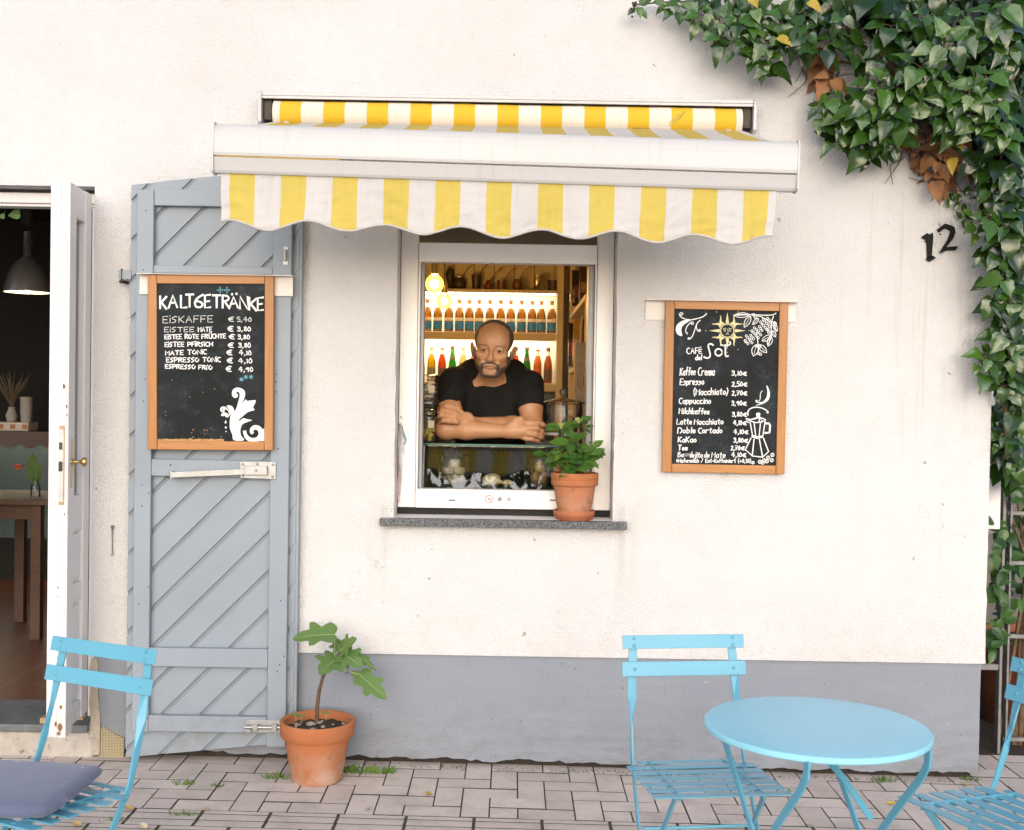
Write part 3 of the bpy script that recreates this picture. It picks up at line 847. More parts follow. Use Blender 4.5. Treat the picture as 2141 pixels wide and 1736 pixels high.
capp = [(.07,.003),(.012,.003),(.0,-.002),(-.004,-.012),(-.008,-BH*.6),(-.004,-BH*.97),(.006,-BH-.004),(.05,-BH-.004),(.078,-BH*.9),(.084,-BH*.2)]
barprof('bar_end_cap', 0, .0058, capp, M['alu']); barprof('bar_end_cap', BL-.0058, BL, capp, M['alu'])
m = MB(); m.slab([BP(.008,.0032,-BH*.667), BP(BL-.008,.0032,-BH*.667), BP(BL-.008,.0032,-BH*.688), BP(.008,.0032,-BH*.688)], (0,1,0), .001)
m.build('bar_seam', M['alu_dirty'], aw)
m = MB(); m.slab([BP(.012,.0020,-BH*.664), BP(.44,.0026,-BH*.664), BP(.44,.0026,-BH*.684), BP(.012,.0020,-BH*.684)], (0,1,0), .0008); m.t = .2
o = m.build('seam_fabric_edge', simple('stripe_yellow_edge', (.62,.42,.04), .8), aw)
# canopy between roll and bar (slightly sagging), wider at the bar
m = MB(); nd = 12
cz0 = rc[1]-RR*.70
for q in range(len(fr)-1):
    m.t = .8 if q % 2 else .2
    for i in range(3):
        f0, f1 = fr[q]+(fr[q+1]-fr[q])*i/3, fr[q]+(fr[q+1]-fr[q])*(i+1)/3
        for k in range(nd):
            vs = []
            for ff, kk in ((f0,k),(f1,k),(f1,k+1),(f0,k+1)):
                t = kk/nd
                A = CP(ul+(ur-ul)*ff, rc[0]-RR*.55, cz0)
                B = BP(.028+(BL-.056)*ff, .055, .001)
                p = A.lerp(B, t); edge = min(ff, 1-ff)
                p.z += -.012*math.sin(t*math.pi)+.010*math.exp(-edge*26)*math.sin(t*math.pi*.8)*(1-t)+.003*wob(ff*2, t*2)
                vs.append(p)
            m.add(vs, [(0,1,2,3)])
m.build('canopy_fabric', M['stripe_top'], aw, smooth=60, merge=True)
# valance with a scalloped hem
m = MB(); hemp = []
nz_ = 16; L0 = 111/PPM(AY)
def vlen(f):
    x = 462+f*(1630-462)
    ph = (x-565)/163.0
    return L0*(.965+.085*math.cos(2*math.pi*ph))+.006*mnoise.noise(Vector((f*7,0,0)))
def vpt(f, t, off=0):
    x = 462+f*(1630-462)
    u = (x-445)/(1672-445)*BL
    L = vlen(f)
    y = .022 + .016*math.sin(f*23+t*1.2)*t*.7 + .011*mnoise.noise(Vector((f*22, t*1.6, 2)))*t + .0075*mnoise.noise(Vector((f*48+t*9, t*5-f*20, 5)))*(.35+t) + off
    p = BP(u, y, -BH+.004-L*t)
    p.x += .004*mnoise.noise(Vector((f*9, t*2, 9)))*t - (.010*t if f > .96 else 0)
    return p
for q in range(len(fr)-1):
    m.t = .8 if q % 2 else .2
    ns = 8 if 0 < q < len(fr)-2 else 3
    for i in range(ns):
        f0, f1 = fr[q]+(fr[q+1]-fr[q])*i/ns, fr[q]+(fr[q+1]-fr[q])*(i+1)/ns
        for k in range(nz_):
            m.add([vpt(f0,(k+1)/nz_), vpt(f1,(k+1)/nz_), vpt(f1,k/nz_), vpt(f0,k/nz_)], [(0,1,2,3)])
val = m.build('valance', M['stripe'], aw, smooth=179, merge=True)
m = MB(); pts = [vpt(i/260, 1.0, -.001) for i in range(261)]; m.tube(pts, .0042, 6); m.build('hem_piping', simple('grey_hem', (.50,.47,.44), .9, .1, 60), val, smooth=80)
# folding arms beneath
for u0, s in ((.12, 1), (BL-.12, -1)):
    m = MB(); A = CP(.09 if s > 0 else AL-.09, -.06, -.11); B = BP(u0+s*.28, .19, -BH*.55); Cc = BP(u0+s*.05, .07, -BH*.5)
    m.tube([A, B], .016, 8); m.tube([B, Cc], .014, 8); m.sphere(B, .022)
    m.build('folding_arm', M['alu'], aw, smooth=50)

# ------------------------------------------------------------------ leaves (shared shape)
def leafgeo(m, base, tip_dir, normal, L, prof, fold=.25, curl=.2, wave=0, pet=0, seed=0):
    d = Vector(tip_dir).normalized(); n = Vector(normal); n = (n-d*n.dot(d))
    n = n.normalized() if n.length > 1e-5 else d.orthogonal().normalized()
    s = d.cross(n); b = Vector(base)
    vs = []; k = len(prof); ph = seed*3.7
    for i, (t, w_) in enumerate(prof):
        tm = max(t, 0.0); zc = -curl*tm*tm*L
        ce = b+d*(tm*L)+n*zc
        row = []
        for sg in (1, -1):
            wv = wave*L*math.sin(i*2.4+ph+sg)
            mid = b+d*((tm*.6+t*.4)*L)+s*(sg*w_*.52*L)+n*(zc+fold*w_*.62*L+wave*.35*L*math.sin(i*1.7+ph*sg))
            edge = b+d*(t*L)+s*(sg*w_*L)+n*(zc+fold*w_*(.86 if wave else 1)*L-fold*w_*w_*.35*L+wv)
            row += [mid, edge]
        vs += [ce]+row
    fs = []
    for i in range(k-1):
        a, c = 5*i, 5*i+5
        fs += [(a, a+1, c+1, c), (a+1, a+2, c+2, c+1), (a+3, a, c, c+3), (a+4, a+3, c+3, c+4)]
    m.add(vs, fs)
OVATE = [(0,0),(.10,.16),(.28,.29),(.48,.30),(.68,.22),(.86,.10),(1,0)]
NARROW = [(0,0),(.12,.10),(.3,.19),(.5,.20),(.72,.14),(.9,.05),(1,0)]
IVY = [(0,.02),(-.07,.17),(.05,.37),(.22,.43),(.36,.36),(.50,.35),(.64,.24),(.80,.12),(1,0)]
IVY2 = [(0,.02),(-.04,.13),(.10,.30),(.28,.34),(.5,.29),(.72,.17),(.88,.07),(1,0)]
def m_leaf(name, a, b, rough=.35, sp=.5, vein=True, trans=.2, yellow=None):
    n = new(name); t = n.attr('tint')
    col = n.mix(t, a, b)
    if yellow: col = n.mix(n.math('MULTIPLY', n.ramp(n.noise(30, 4, .7), .56, .7), .8), col, yellow)
    col = n.mix(n.math('MULTIPLY', n.noise(60, 3), .25), col, tuple(v*.5 for v in a))
    n.color(col); n.set(Roughness=rough); n.b.inputs['Specular IOR Level'].default_value = sp
    n.bump(n.noise(90, 3), .25, .002)
    tl = n.node('ShaderNodeBsdfTranslucent'); n.l.new(n.mix(.5, col, (.2,.35,.03), 'MIX'), tl.inputs[0])
    mx = n.node('ShaderNodeMixShader'); mx.inputs[0].default_value = trans
    n.l.new(n.b.outputs[0], mx.inputs[1]); n.l.new(tl.outputs[0], mx.inputs[2]); n.l.new(mx.outputs[0], n.n['Material Output'].inputs[0])
    return n.m
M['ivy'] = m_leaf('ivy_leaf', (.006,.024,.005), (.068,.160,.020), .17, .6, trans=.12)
M['ivy_dead'] = simple('dry_brown_leaf', (.30,.13,.045), .7, .25, 25)
M["ivy_yellow"] = simple("yellow_leaf", (.42,.30,.03), .6, .2, 30)
M['bark'] = simple('ivy_bark', (.17,.105,.06), .9, .25, 30, .6, 60, .004)
M['hydra'] = m_leaf('hydrangea_leaf', (.022,.085,.015), (.10,.21,.03), .42, .4, trans=.25, yellow=(.22,.25,.05))
M['fig'] = m_leaf('fig_leaf', (.085,.17,.05), (.16,.26,.075), .5, .35, trans=.2)
M['terracotta'] = None
def m_terra(name, band):
    n = new(name); x, y, z = n.xyz()
    col = n.mix(n.ramp(n.noise(7, 4), .3, .7), (.43,.155,.066), (.36,.125,.05))
    f = n.math('MULTIPLY', n.ramp(z, band[1], band[0]), n.ramp(n.noise(9, 6, .7), .32, .62))
    col = n.mix(n.math('MULTIPLY', f, band[2]), col, band[3])
    g = n.ramp(n.noise(16, 6, .75), .56, .7)
    fz_ = n.math('MULTIPLY', g, n.math('MULTIPLY', n.ramp(z, band[0]-.02, band[0]+.03), n.ramp(z, band[1], band[1]-.04)))
    col = n.mix(n.math('MULTIPLY', fz_, .8), col, (.10,.085,.05))
    n.color(col); n.set(Roughness=.85); n.b.inputs['Specular IOR Level'].default_value = .25; n.bump(n.noise(70, 4), .2, .002); return n.m
M['soil'] = m_mortar('potting_soil', (.055,.035,.024), (.025,.017,.012), (.09,.07,.05))
M['stone'] = simple('pale_pebble', (.42,.34,.26), .8, .2, 30, .3)
# ------------------------------------------------------------------ pot with fig sapling
pc = P(662, 1634, -.20); pcx, pcy = pc.x, -.20
k_ = 1/PPM(-.20); gzp = gz(pcx)+.001
rt, rb, ph_ = 78*k_, 53*k_, (1634-1510)*k_*1.02
fp = thing('potted_fig', 'small fig sapling in terracotta pot on the paving beside the grey shutter', 'potted plant', (pcx, pcy, gzp))
m = MB(); H = ph_
m.lathe([(0,0),(rb*.94,0),(rb,.006),(rb+(rt*.88-rb)*.98, H*.735),(rt*.955,H*.74),(rt*.985,H*.76),(rt,H*.93),(rt*1.005,H*.985),(rt*.985,H),(rt*.93,H),(rt*.89,H*.985),(rt*.86,H*.80),(0,H*.80)], (pcx,pcy,gzp), 48)
o = m.build('pot', m_terra('terracotta_big', (gzp+.03, gzp+.15, .85, (.50,.36,.28))), fp, smooth=40)
m = MB(); nso = 22
for i in range(nso):
    for j in range(nso):
        vs = []
        for a, b in ((i,j),(i+1,j),(i+1,j+1),(i,j+1)):
            x, y = (a/nso*2-1), (b/nso*2-1)
            r = max(abs(x), abs(y)); l = math.hypot(x, y) or 1
            x, y = x*r/l*rt*.872, y*r/l*rt*.872
            vs.append((pcx+x, pcy+y, gzp+H*.855+.010*mnoise.noise(Vector((x*40,y*40,1)))+.006*mnoise.noise(Vector((x*110,y*110,4)))))
        m.add(vs, [(0,1,2,3)])
m.build('soil', M['soil'], fp, smooth=179, merge=True)
m = MB()
for i in range(16):
    a, r = rnd.uniform(0,6.28), rt*.8*math.sqrt(rnd.random()); s = rnd.uniform(.004,.010) if i > 2 else .016
    m.sphere((pcx+r*math.cos(a), pcy+r*math.sin(a), gzp+H*.865), (s*1.2, s, s*.75), 8, 6)
m.sphere((pcx-.008, pcy-.06, gzp+H*.875), (.018,.014,.013), 10, 7)
m.build('pebbles', M['stone'], fp, smooth=60)
FY = -.20
st = [P(x, y, FY) for x, y in ((662,1508),(663,1478),(667,1445),(675,1415),(686,1392),(700,1378),(712,1362))]
m = MB(); m.tube(st, [.0085,.0078,.007,.0066,.006,.0055,.004], 8)
for p in st[1:-1]: m.sphere(p, .0082, 8, 6)
m.build('stem', simple('fig_bark', (.13,.075,.04), .8, .2, 60, .4, 120), fp, smooth=60)
FIGP = [(0,0),(-.05,.10),(-.08,.26),(.0,.42),(.10,.50),(.22,.43),(.30,.33),(.36,.40),(.48,.57),(.60,.56),(.60,.42),(.56,.28),(.66,.26),(.80,.25),(.93,.12),(1,0)]
m = MB(); mp = MB(); mv = MB()
def figleaf(bx_, by_, tx, ty, up, yb=FY, yt=FY, fold=.2, curl=.15, tint=.5, node=None, side=1.0):
    b, t = P(bx_, by_, yb), P(tx, ty, yt); m.t = tint
    t = b+(t-b)*1.15; d = t-b; n = Vector(up)
    leafgeo(m, b, d, n, d.length, [(a, w_*side) for a, w_ in FIGP], fold, curl, .008, seed=bx_)
    dn = d.normalized(); nn = (n-dn*n.dot(dn)).normalized()
    mv.tube([b+nn*.002, b+d*.5-nn*(curl*.25*d.length-.0035), b+d*.93-nn*(curl*.86*d.length-.0035)], [.0016,.0011,.0005], 5)
    if node: mp.tube([node, node.lerp(b, .5)+Vector((0,0,.006)), b], [.0022,.002,.0018], 6)
N1, N2 = st[5], st[6]
figleaf(699,1327, 622,1329, (0,-.55,.9), yt=FY-.02, tint=.55, node=N1, fold=.3, curl=.12, side=.72)
figleaf(706,1376, 676,1395, (-.1,-.85,.5), yt=FY-.09, tint=.35, node=N1, curl=.25, side=1.0)
figleaf(712,1362, 735,1337, (.0,-.7,.7), yt=FY-.05, tint=.8, node=N2, side=.8)
figleaf(712,1360, 700,1336, (-.2,-.6,.8), yt=FY+.05, tint=.2, node=N2, side=.8)
figleaf(714,1366, 746,1382, (.1,-.8,.6), yt=FY-.06, tint=.4, node=N2, curl=.3, side=.9)
figleaf(738,1369, 783,1387, (.3,-.4,.8), yt=FY-.01, tint=.5, node=N2, curl=.3, side=.55)
figleaf(752,1412, 800,1452, (.45,-.85,.35), yt=FY-.05, tint=.5, node=st[4], curl=.12, side=.62)
figleaf(735,1408, 756,1409, (.1,-.8,.6), tint=.5, side=.6)
figleaf(722,1380, 728,1398, (.3,-.8,.2), tint=.1, node=N2, side=.5)
mp.tube([st[4], P(715,1396,FY), P(736,1406,FY), P(752,1412,FY)], [.0022,.002,.002,.0018], 6)
m.t = .9
for px, py in ((618,1496),(628,1498),(681,1492)):
    b = P(px, 1506, FY-.02)
    for a in (0, 2.2, 4.1): leafgeo(m, P(px,py,FY-.02), (math.cos(a),math.sin(a)*.6,.35), (0,-.3,1), .024, OVATE, .2, .2)
    mp.tube([b, P(px,py,FY-.02)], .0013, 5)
m.build('leaves', M['fig'], fp, smooth=50)
mp.build('leaf_stalks', simple('fig_petiole', (.30,.36,.12), .5), fp, smooth=60)
mv.build('leaf_veins', simple('fig_vein', (.34,.42,.18), .5), fp)
# ------------------------------------------------------------------ window-sill pot, saucer, hydrangea
HY = .035; k_ = 1/PPM(HY); c0 = P(1199.5, 1083, HY); hx = c0.x
zs0 = SZ+.0008
m = MB(); rs_ = 43.5*k_
m.lathe([(0,0),(rs_*.86,0),(rs_*.97,.016),(rs_,.020),(rs_,.036),(rs_*.985,.038),(rs_*.94,.037),(rs_*.90,.012),(0,.010)], (hx,HY,zs0), 40)
tag(m.build('pot_saucer', simple('saucer_terracotta', (.40,.135,.055), .75, .1, 9, .15, 60), None, smooth=40), 'shallow terracotta saucer under the hydrangea pot on the window sill', 'saucer')
hz0 = zs0+.0115; H = P(1205,986,HY).z-hz0-.004; rt, rb = 49.5*k_, 33*k_
hp_ = thing('potted_hydrangea', 'leafy green hydrangea in weathered terracotta pot on the window sill', 'potted plant', (hx, HY, hz0))
m = MB()
m.lathe([(0,0),(rb,0),(rb+(rt*.90-rb)*.97,H*.70),(rt*.965,H*.715),(rt*.99,H*.735),(rt*.992,H*.84),(rt*.975,H*.85),(rt,H*.87),(rt,H*.985),(rt*.98,H),(rt*.92,H),(rt*.88,H*.97),(rt*.86,H*.86),(0,H*.86)], (hx,HY,hz0), 48)
m.build('pot', m_terra('terracotta_sill', (hz0+.0, hz0+.15, .75, (.48,.30,.22))), hp_, smooth=40)
m = MB(); m.lathe([(0,H*.9),(rt*.5,H*.895),(rt*.868,H*.885)], (hx,HY,hz0), 20); m.build('soil', M['soil'], hp_)
m = MB(); ms = MB(); mfl = MB()
soilc = Vector((hx, HY, hz0+H*.89))
nodes = [  # px, py, Y, n leaves, size px, flower, tint
 (1173,897,.00,7,34,1,.45),(1209,886,.05,6,24,1,.15),(1222,897,.07,4,20,0,.25),(1193,925,-.01,6,40,0,.5),(1213,940,.0,7,34,0,.65),(1237,938,.0,6,28,0,.6),
 (1175,948,-.02,6,36,0,.4),(1198,958,-.03,6,34,0,.55),(1142,950,-.01,5,24,0,.45),(1225,965,-.02,6,30,0,.6),(1182,972,-.02,5,30,0,.3),(1208,978,-.03,6,34,0,.5),(1243,950,.01,4,26,0,.65),(1162,965,.02,4,26,0,.35),(1232,930,.02,3,18,0,.6)]
r2 = random.Random(5)
for px, py, Y, n_, sz, fl, tn in nodes:
    c = P(px, py, Y); s = sz/PPM(Y)
    mid = soilc.lerp(c, .5)+Vector((0,0,-.01)); mid.x = soilc.x*.4+c.x*.6
    ms.tube([soilc+Vector((r2.uniform(-.03,.03), r2.uniform(-.02,.02), -.01)), mid, c], [.004,.0034,.0026], 6)
    a0 = r2.uniform(0,6.28)
    for i in range(n_):
        a = a0+i*2*math.pi/n_+r2.uniform(-.3,.3); el = r2.uniform(-.55,.35) if i % 2 else r2.uniform(-.2,.7)
        d = Vector((math.cos(a)*math.cos(el), math.sin(a)*math.cos(el)*.85, math.sin(el)))
        m.t = min(1, max(0.02, tn+r2.uniform(-.3,.3)))
        leafgeo(m, c+d*.006, d, (r2.uniform(-.4,.4), -.75, .8), s*r2.uniform(.75,1.3), OVATE, r2.uniform(.15,.4), r2.uniform(.1,.4), .006, seed=i)
    if fl:
        for i in range(26):
            q = c+Vector((r2.uniform(-.014,.014), r2.uniform(-.012,.012), .014+r2.uniform(0,.010)))
            mfl.sphere(q, r2.uniform(.0018,.003), 6, 4); mfl.tube([c, q], .0008, 4)
m.build('leaves', M['hydra'], hp_, smooth=50)
ms.build('stems', simple('hydrangea_stem', (.20,.12,.06), .7, .2, 40), hp_, smooth=60)
mfl.build('flower_buds', simple('pale_bud', (.48,.52,.16), .6, .15, 90), hp_)
# bunch of ribbons and a key ring hanging at the left of the window
rb_ = thing('ribbon_bunch', 'bunch of faded pink and blue ribbons hanging on a hook left of the window frame', 'ribbons', tuple(P(838, 895, .12)))
m = MB(); c = P(838,868,.13); m.tube([c+Vector((0,.02,0)), c+Vector((0,-.008,0)), c+Vector((.002,-.012,-.012)), c+Vector((.004,-.004,-.016))], .0016, 6)
m.tube([c+Vector((.004,-.008,-.014)), c+Vector((.006,-.008,-.05))], .001, 5); m.build('hook', M['iron'], rb_)
for i, (col, dx, ln, wd) in enumerate((((.62,.30,.36),-2,120,4),((.55,.58,.62),4,70,6),((.20,.38,.45),9,45,4),((.66,.60,.58),0,150,5),((.12,.12,.25),3,20,5),((.62,.42,.40),-3,165,3),((.60,.60,.62),2,110,4))):
    m = MB(); pts = []; dirs = []
    for k in range(9):
        t = k/8; q = P(837+dx*math.sin(t*2.2)+2*math.sin(t*7+i), 886+ln*t, .125-.003*i); pts.append(q); dirs.append(Vector((math.cos(i*.9+t*2.2), math.sin(i*.9+t*2.2), 0)))
    m.flatbar(pts, dirs, wd*1.3/PPM(.15), .0008); m.build('ribbon', simple('ribbon_%d' % i, col, .6, .15, 60), rb_)

# ------------------------------------------------------------------ stroke lettering
GL = {
'K':"0A00 5A04 1550",'A':"003A60 1444",'L':"0A0050",'T':"0A6A 3A30",'G':"~5A280502103050626434150",'E':"5A0A0050 0545",'R':"000A ~0A4A68460505 2560",'N':"000A606A",
'I':"0700 0A0B",'S':"~59392A0A080615443321010102",'F':"5A0A00 0545",'M':"000A356A60",'O':"~3A0803305388663A",'P':"000A ~0A4A675504",'C':"~593A08032050",'H':"0A00 6A60 0565",'Ü':"~0A03203060636A 2C2D 5C5D",'U':"~0A03203060636A",
'Ä':"003A60 1444 2C2D 5C5D",'B':"000A ~0A4A580505 ~05556230000",'D':"000A ~0A4A6763400",'Í':"0700 1A2C",
'0':"~3A0803305388663A",'1':"081A10",'2':"~083A596600 0060",'3':"~0A4A583515 ~354542300010",'4':"3A0464 4A40",'5':"5A0A06 ~064653300010",'6':"~5A280502103052442515",'7':"0A6A20 1545",'8':"~3A083552301053083A",'9':"~586A38364768 6830",
'€':"~692A05103060 0656 0444",',':"1100x",'(':"~3B1806123x",')':"~0B282602 0x",'+':"3731 0464",'/':"00 6B",'*':"3931 1755 1355",'-':"0444",'.':"1011",
'a':"~463606012040 4640",'b':"0B00 ~044645301000",'c':"~45360602203040",'d':"~4636060120404 4B40",'e':"~0444463606022040",'f':"~4A3B2924 20 0646",'h':"0B00 ~042646 4640",'i':"1610 1819",'j':"261y0y 2829",'k':"0B00 4602 1340",'l':"1B11 20",
'm':"0600 ~04265530 3630 ~34566662 6660",'n':"0600 ~04264640",'o':"~260602204246 26",'p':"060x ~0626460401 2040",'r':"0600 ~042646",'s':"~452606234310 00",'t':"2A2140 0747",'u':"~0602204046 4640",'x':"0640 4600",
'ff':"~3B2A2x 0646"}
GL.update({'o':"~26040220424426",'a':"~45260402204045 4640",'c':"~45260402204041",'e':"~0343452605022041",'d':"~45260402204045 4B40",'b':"0B00 ~04264542200002",'p':"060x ~04264542200002",
'f':"~4A3B2A2x 0545",'s':"~45260524432000",'l':"1B10",'j':"272y0y 292A",'(':"~2B0806022x",')':"~0B28262 20x",'3':"~091A3A483616 ~16364441200 1".replace(' 1','1'),'9':"~58391706254758 5840",'S':"~593A18072544422000",'6':"~5A2805021040532505",'G':"~5A2805021040532505",
'8':"~2A084640 20 0246 4A2A",'0':"~2A06022042462A",'O':"~3A0703306367 3A",'5':"4A0A06 ~063643402000",'2':"~082A49460000 0050",'€':"~593A06042050 0646 0444",')':"~0B2826 242x",',':"110x",'/':"005B"})
GL['8'] = "~2A082643200326482A"
GL[')'] = "~0B28240x"; GL['('] = "~2B08042x"; GL['f'] = "~4A3B2A20 0646"; GL['i'] = "1610 1819"
YM = {'x':-2,'y':-3,'z':-4,'A':10,'B':11,'C':12,'D':13}
def glyph(ch):
    out = []
    for st_ in GL.get(ch, '').split():
        sm = st_[0] == '~'; st_ = st_.lstrip('~'); pts = []
        for i in range(0, len(st_)-1, 2):
            a, b = st_[i], st_[i+1]
            if not a.isdigit(): continue
            pts.append((float(a), float(YM[b]) if b in YM else float(b)))
        if sm and len(pts) > 2:
            for _ in range(2):
                q = [pts[0]]
                for p, r in zip(pts, pts[1:]): q += [(p[0]*.75+r[0]*.25, p[1]*.75+r[1]*.25), (p[0]*.25+r[0]*.75, p[1]*.25+r[1]*.75)]
                pts = q+[pts[-1]]
        if len(pts) == 1: pts.append((pts[0][0]+.5, pts[0][1]))
        out.append(pts)
    return out
def gwidth(ch):
    if ch == ' ': return 3.2
    ps = [p[0] for s in glyph(ch) for p in s]
    return (max(ps) if ps else 3)
class Board:
    """maps photo pixels on a board to its plane and paints strokes a hair in front of it"""
    def __init__(s, Y): s.Y = Y; s.r = random.Random(3); s.lift = 0
    def pt(s, px, py):
        p = P(px, py, s.Y); return p+Vector((0, -s.lift, 0))
    def stroke(s, m, pts, w_):
        s.lift = .0004+.0009*s.r.random()
        q = [s.pt(*p) for p in pts]
        hw = w_/PPM(s.Y)/2
        L_, R_ = [], []
        for i, p in enumerate(q):
            t = q[min(i+1, len(q)-1)]-q[max(i-1, 0)]
            t = t.normalized() if t.length > 1e-9 else Vector((1,0,0))
            n = Vector((-t.z, 0, t.x)); h = hw*s.r.uniform(.86,1.12)
            if i == 0: p = p-t*hw*.6
            if i == len(q)-1: p = p+t*hw*.6
            L_.append(p+n*h); R_.append(p-n*h)
        k = len(q); m.add(L_+R_, [(i, i+1, k+i+1, k+i) for i in range(k-1)])
    def fill(s, m, pts):
        s.lift = .0004+.0003*s.r.random(); m.poly([s.pt(*p) for p in pts])
    def text(s, m, txt, x0, x1, y0, y1, h, w_, slant=0, jitter=.5):
        """baseline from (x0,y0) to (x1,y1); h = cap height"""
        sp = 2.0; tot = sum(gwidth(c)+sp for c in txt)-sp; k = (x1-x0)/tot; v = h/10
        x = 0
        for c in txt:
            jx, jy, js = s.r.uniform(-.3,.3)*jitter, s.r.uniform(-.5,.5)*jitter, 1+s.r.uniform(-.06,.06)*jitter*2
            for st_ in glyph(c):
                pts = []
                for a, b in st_:
                    X = x0+(x+a+jx)*k+slant*b*v; yb = y0+(y1-y0)*((X-x0)/max(1,(x1-x0)))
                    pts.append((X, yb-(b*js+jy)*v))
                s.stroke(m, pts, w_)
            x += gwidth(c)+sp
def spiral(cx, cy, r0, r1, a0, a1, n=26): return [(cx+(r0+(r1-r0)*i/n)*math.cos(a0+(a1-a0)*i/n), cy+(r0+(r1-r0)*i/n)*math.sin(a0+(a1-a0)*i/n)) for i in range(n+1)]
def bez(pts, n=18):
    out = []
    for i in range(n+1):
        t = i/n; q = [Vector(p) for p in pts]
        while len(q) > 1: q = [a.lerp(b, t) for a, b in zip(q, q[1:])]
        out.append(tuple(q[0]))
    return out
def catmull(pts, n=6, closed=True):
    q = [Vector(p) for p in pts]; k = len(q); out = []
    for i in range(k if closed else k-1):
        a, b, c, d = (q[(i-1) % k], q[i], q[(i+1) % k], q[(i+2) % k]) if closed else (q[max(i-1,0)], q[i], q[i+1], q[min(i+2,k-1)])
        for j in range(n):
            t = j/n; out.append(tuple(.5*((2*b)+(c-a)*t+(2*a-5*b+4*c-d)*t*t+(3*b-a-3*c+d)*t**3)))
    if not closed: out.append(tuple(q[-1]))
    return out
def m_black():
    n = new('blackboard'); col = n.mix(n.ramp(n.noise(4, 5, .7), .4, .75), (.012,.014,.015), (.030,.037,.043))
    col = n.mix(n.math('MULTIPLY', n.ramp(n.noise(16, 6, .8), .55, .8), .22), col, (.16,.19,.22))
    n.color(col); n.set(Roughness=.6); n.b.inputs['Specular IOR Level'].default_value = .12; n.bump(n.noise(70, 4), .2, .001); return n.m
M['black'] = m_black()
M['chalk'] = simple('white_chalk_marker', (.80,.79,.77), .8, .06, 50); M['chalk_thin'] = simple('thin_chalk_marker', (.66,.66,.65), .8, .1, 50)
M['chalk_blue'] = simple('blue_chalk_marker', (.16,.42,.52), .8, .06, 50); M['chalk_sun'] = simple('pale_yellow_marker', (.68,.60,.34), .8, .06, 50)
M['ledge'] = simple('cream_metal_ledge', (.72,.67,.62), .5, .05, 5)
def menu_board(name, label, corners, inner, Yf, ledge):
    """corners/inner: TL TR BR BL in pixels; frame front at Yf"""
    c = P(sum(p[0] for p in corners)/4, sum(p[1] for p in corners)/4, Yf)
    b = thing(name, label, 'menu board', tuple(c))
    o_ = [P(x, y, Yf) for x, y in corners]; i_ = [P(x, y, Yf) for x, y in inner]
    TL, TR, BR, BL_ = o_; tl, tr, br_, bl_ = i_
    D = .022
    def lerpx(p, q, x): t = (x-p.x)/(q.x-p.x); return p+(q-p)*t
    m = MB(); m.slab([TL, lerpx(TL,TR,tl.x), lerpx(BL_,BR,bl_.x), BL_][::-1], (0,1,0), D); m.build('frame_stile', M['oak_v'], b, bevel=.0025)
    m = MB(); m.slab([lerpx(TL,TR,tr.x), TR, BR, lerpx(BL_,BR,br_.x)][::-1], (0,1,0), D); m.build('frame_stile', M['oak_v'], b, bevel=.0025)
    e = .0008; f = Vector((0,.0012,0))
    m = MB(); m.slab([lerpx(TL,TR,tl.x+e)+f, lerpx(TL,TR,tr.x-e)+f, tr-Vector((e,0,0))+f, tl+Vector((e,0,0))+f][::-1], (0,1,0), D-.002); m.build('frame_rail', M['oak_h'], b, bevel=.002)
    m = MB(); m.slab([bl_+Vector((e,0,0))+f, br_-Vector((e,0,0))+f, lerpx(BL_,BR,br_.x-e)+f, lerpx(BL_,BR,bl_.x+e)+f][::-1], (0,1,0), D-.002); m.build('frame_rail', M['oak_h'], b, bevel=.002)
    m = MB(); g = Vector((0,.009,0)); ex = .006
    m.slab([tl+g+Vector((-ex,0,ex)), tr+g+Vector((ex,0,ex)), br_+g+Vector((ex,0,-ex)), bl_+g+Vector((-ex,0,-ex))][::-1], (0,1,0), .005); m.build('panel', M['black'], b)
    (lx0, lx1, ly0, ly1, lyb) = ledge
    a, d = P(lx0, ly0, Yf), P(lx1, ly1, Yf); zb = P(lx0, lyb, Yf).z
    m = MB(); m.slab([(a.x,Yf-.016,a.z),(d.x,Yf-.016,d.z),(d.x,Yf+.035,d.z),(a.x,Yf+.035,a.z)], (0,0,1), .0025)
    yb = Yf+D+.002
    m.slab([(a.x+.004,yb,zb),(d.x-.004,yb,zb+(d.z-a.z)),(d.x-.004,yb,d.z-.0005),(a.x+.004,yb,a.z-.0005)], (0,1,0), .003)
    m.build('rain_ledge', M['ledge'], b)
    return b
YL = -.112
b1 = menu_board('chalk_menu_board', 'oak framed blackboard of cold drinks hanging on the grey shutter', [(308,574),(572,576),(570,942),(309,940)], [(327,593),(553,594),(552.3,923.5),(328,922.5)], YL, (286,612,573.5,578,614))
B = Board(YL+.009)
X = lambda cx: 292.6+cx/4.2587
Yc = lambda cy: 559+cy/4.2587
m = MB()
heads = [("K",172,240,368,372),("A",246,335,364,358),("L",356,420,362,358),("T",400,480,356,354),("G",482,566,358,356),("E",570,632,362,356),("T",640,722,360,360),("R",728,800,362,366),("Ä",786,876,368,360),("N",882,962,370,374),("K",964,1040,380,388),("E",1040,1102,386,380)]
for ch, xa, xb, yb, yb2 in heads:
    B.text(m, ch, X(xa+8), X(xb-4), Yc(yb), Yc(yb2), (110 if ch != 'Ä' else 100)/4.2587, 4.1, 0, .1)
m.build('heading_lettering', M['chalk'], b1)
m = MB(); mt = MB()
B.text(mt, "EISKAFFE", X(205), X(648), Yc(497), Yc(488), 58/4.2587, 1.5, 0, .5)
B.text(mt, "EISTEE", X(220), X(480), Yc(578), Yc(574), 42/4.2587, 1.5); B.text(m, "MATE", X(518), X(640), Yc(574), Yc(572), 40/4.2587, 1.9)
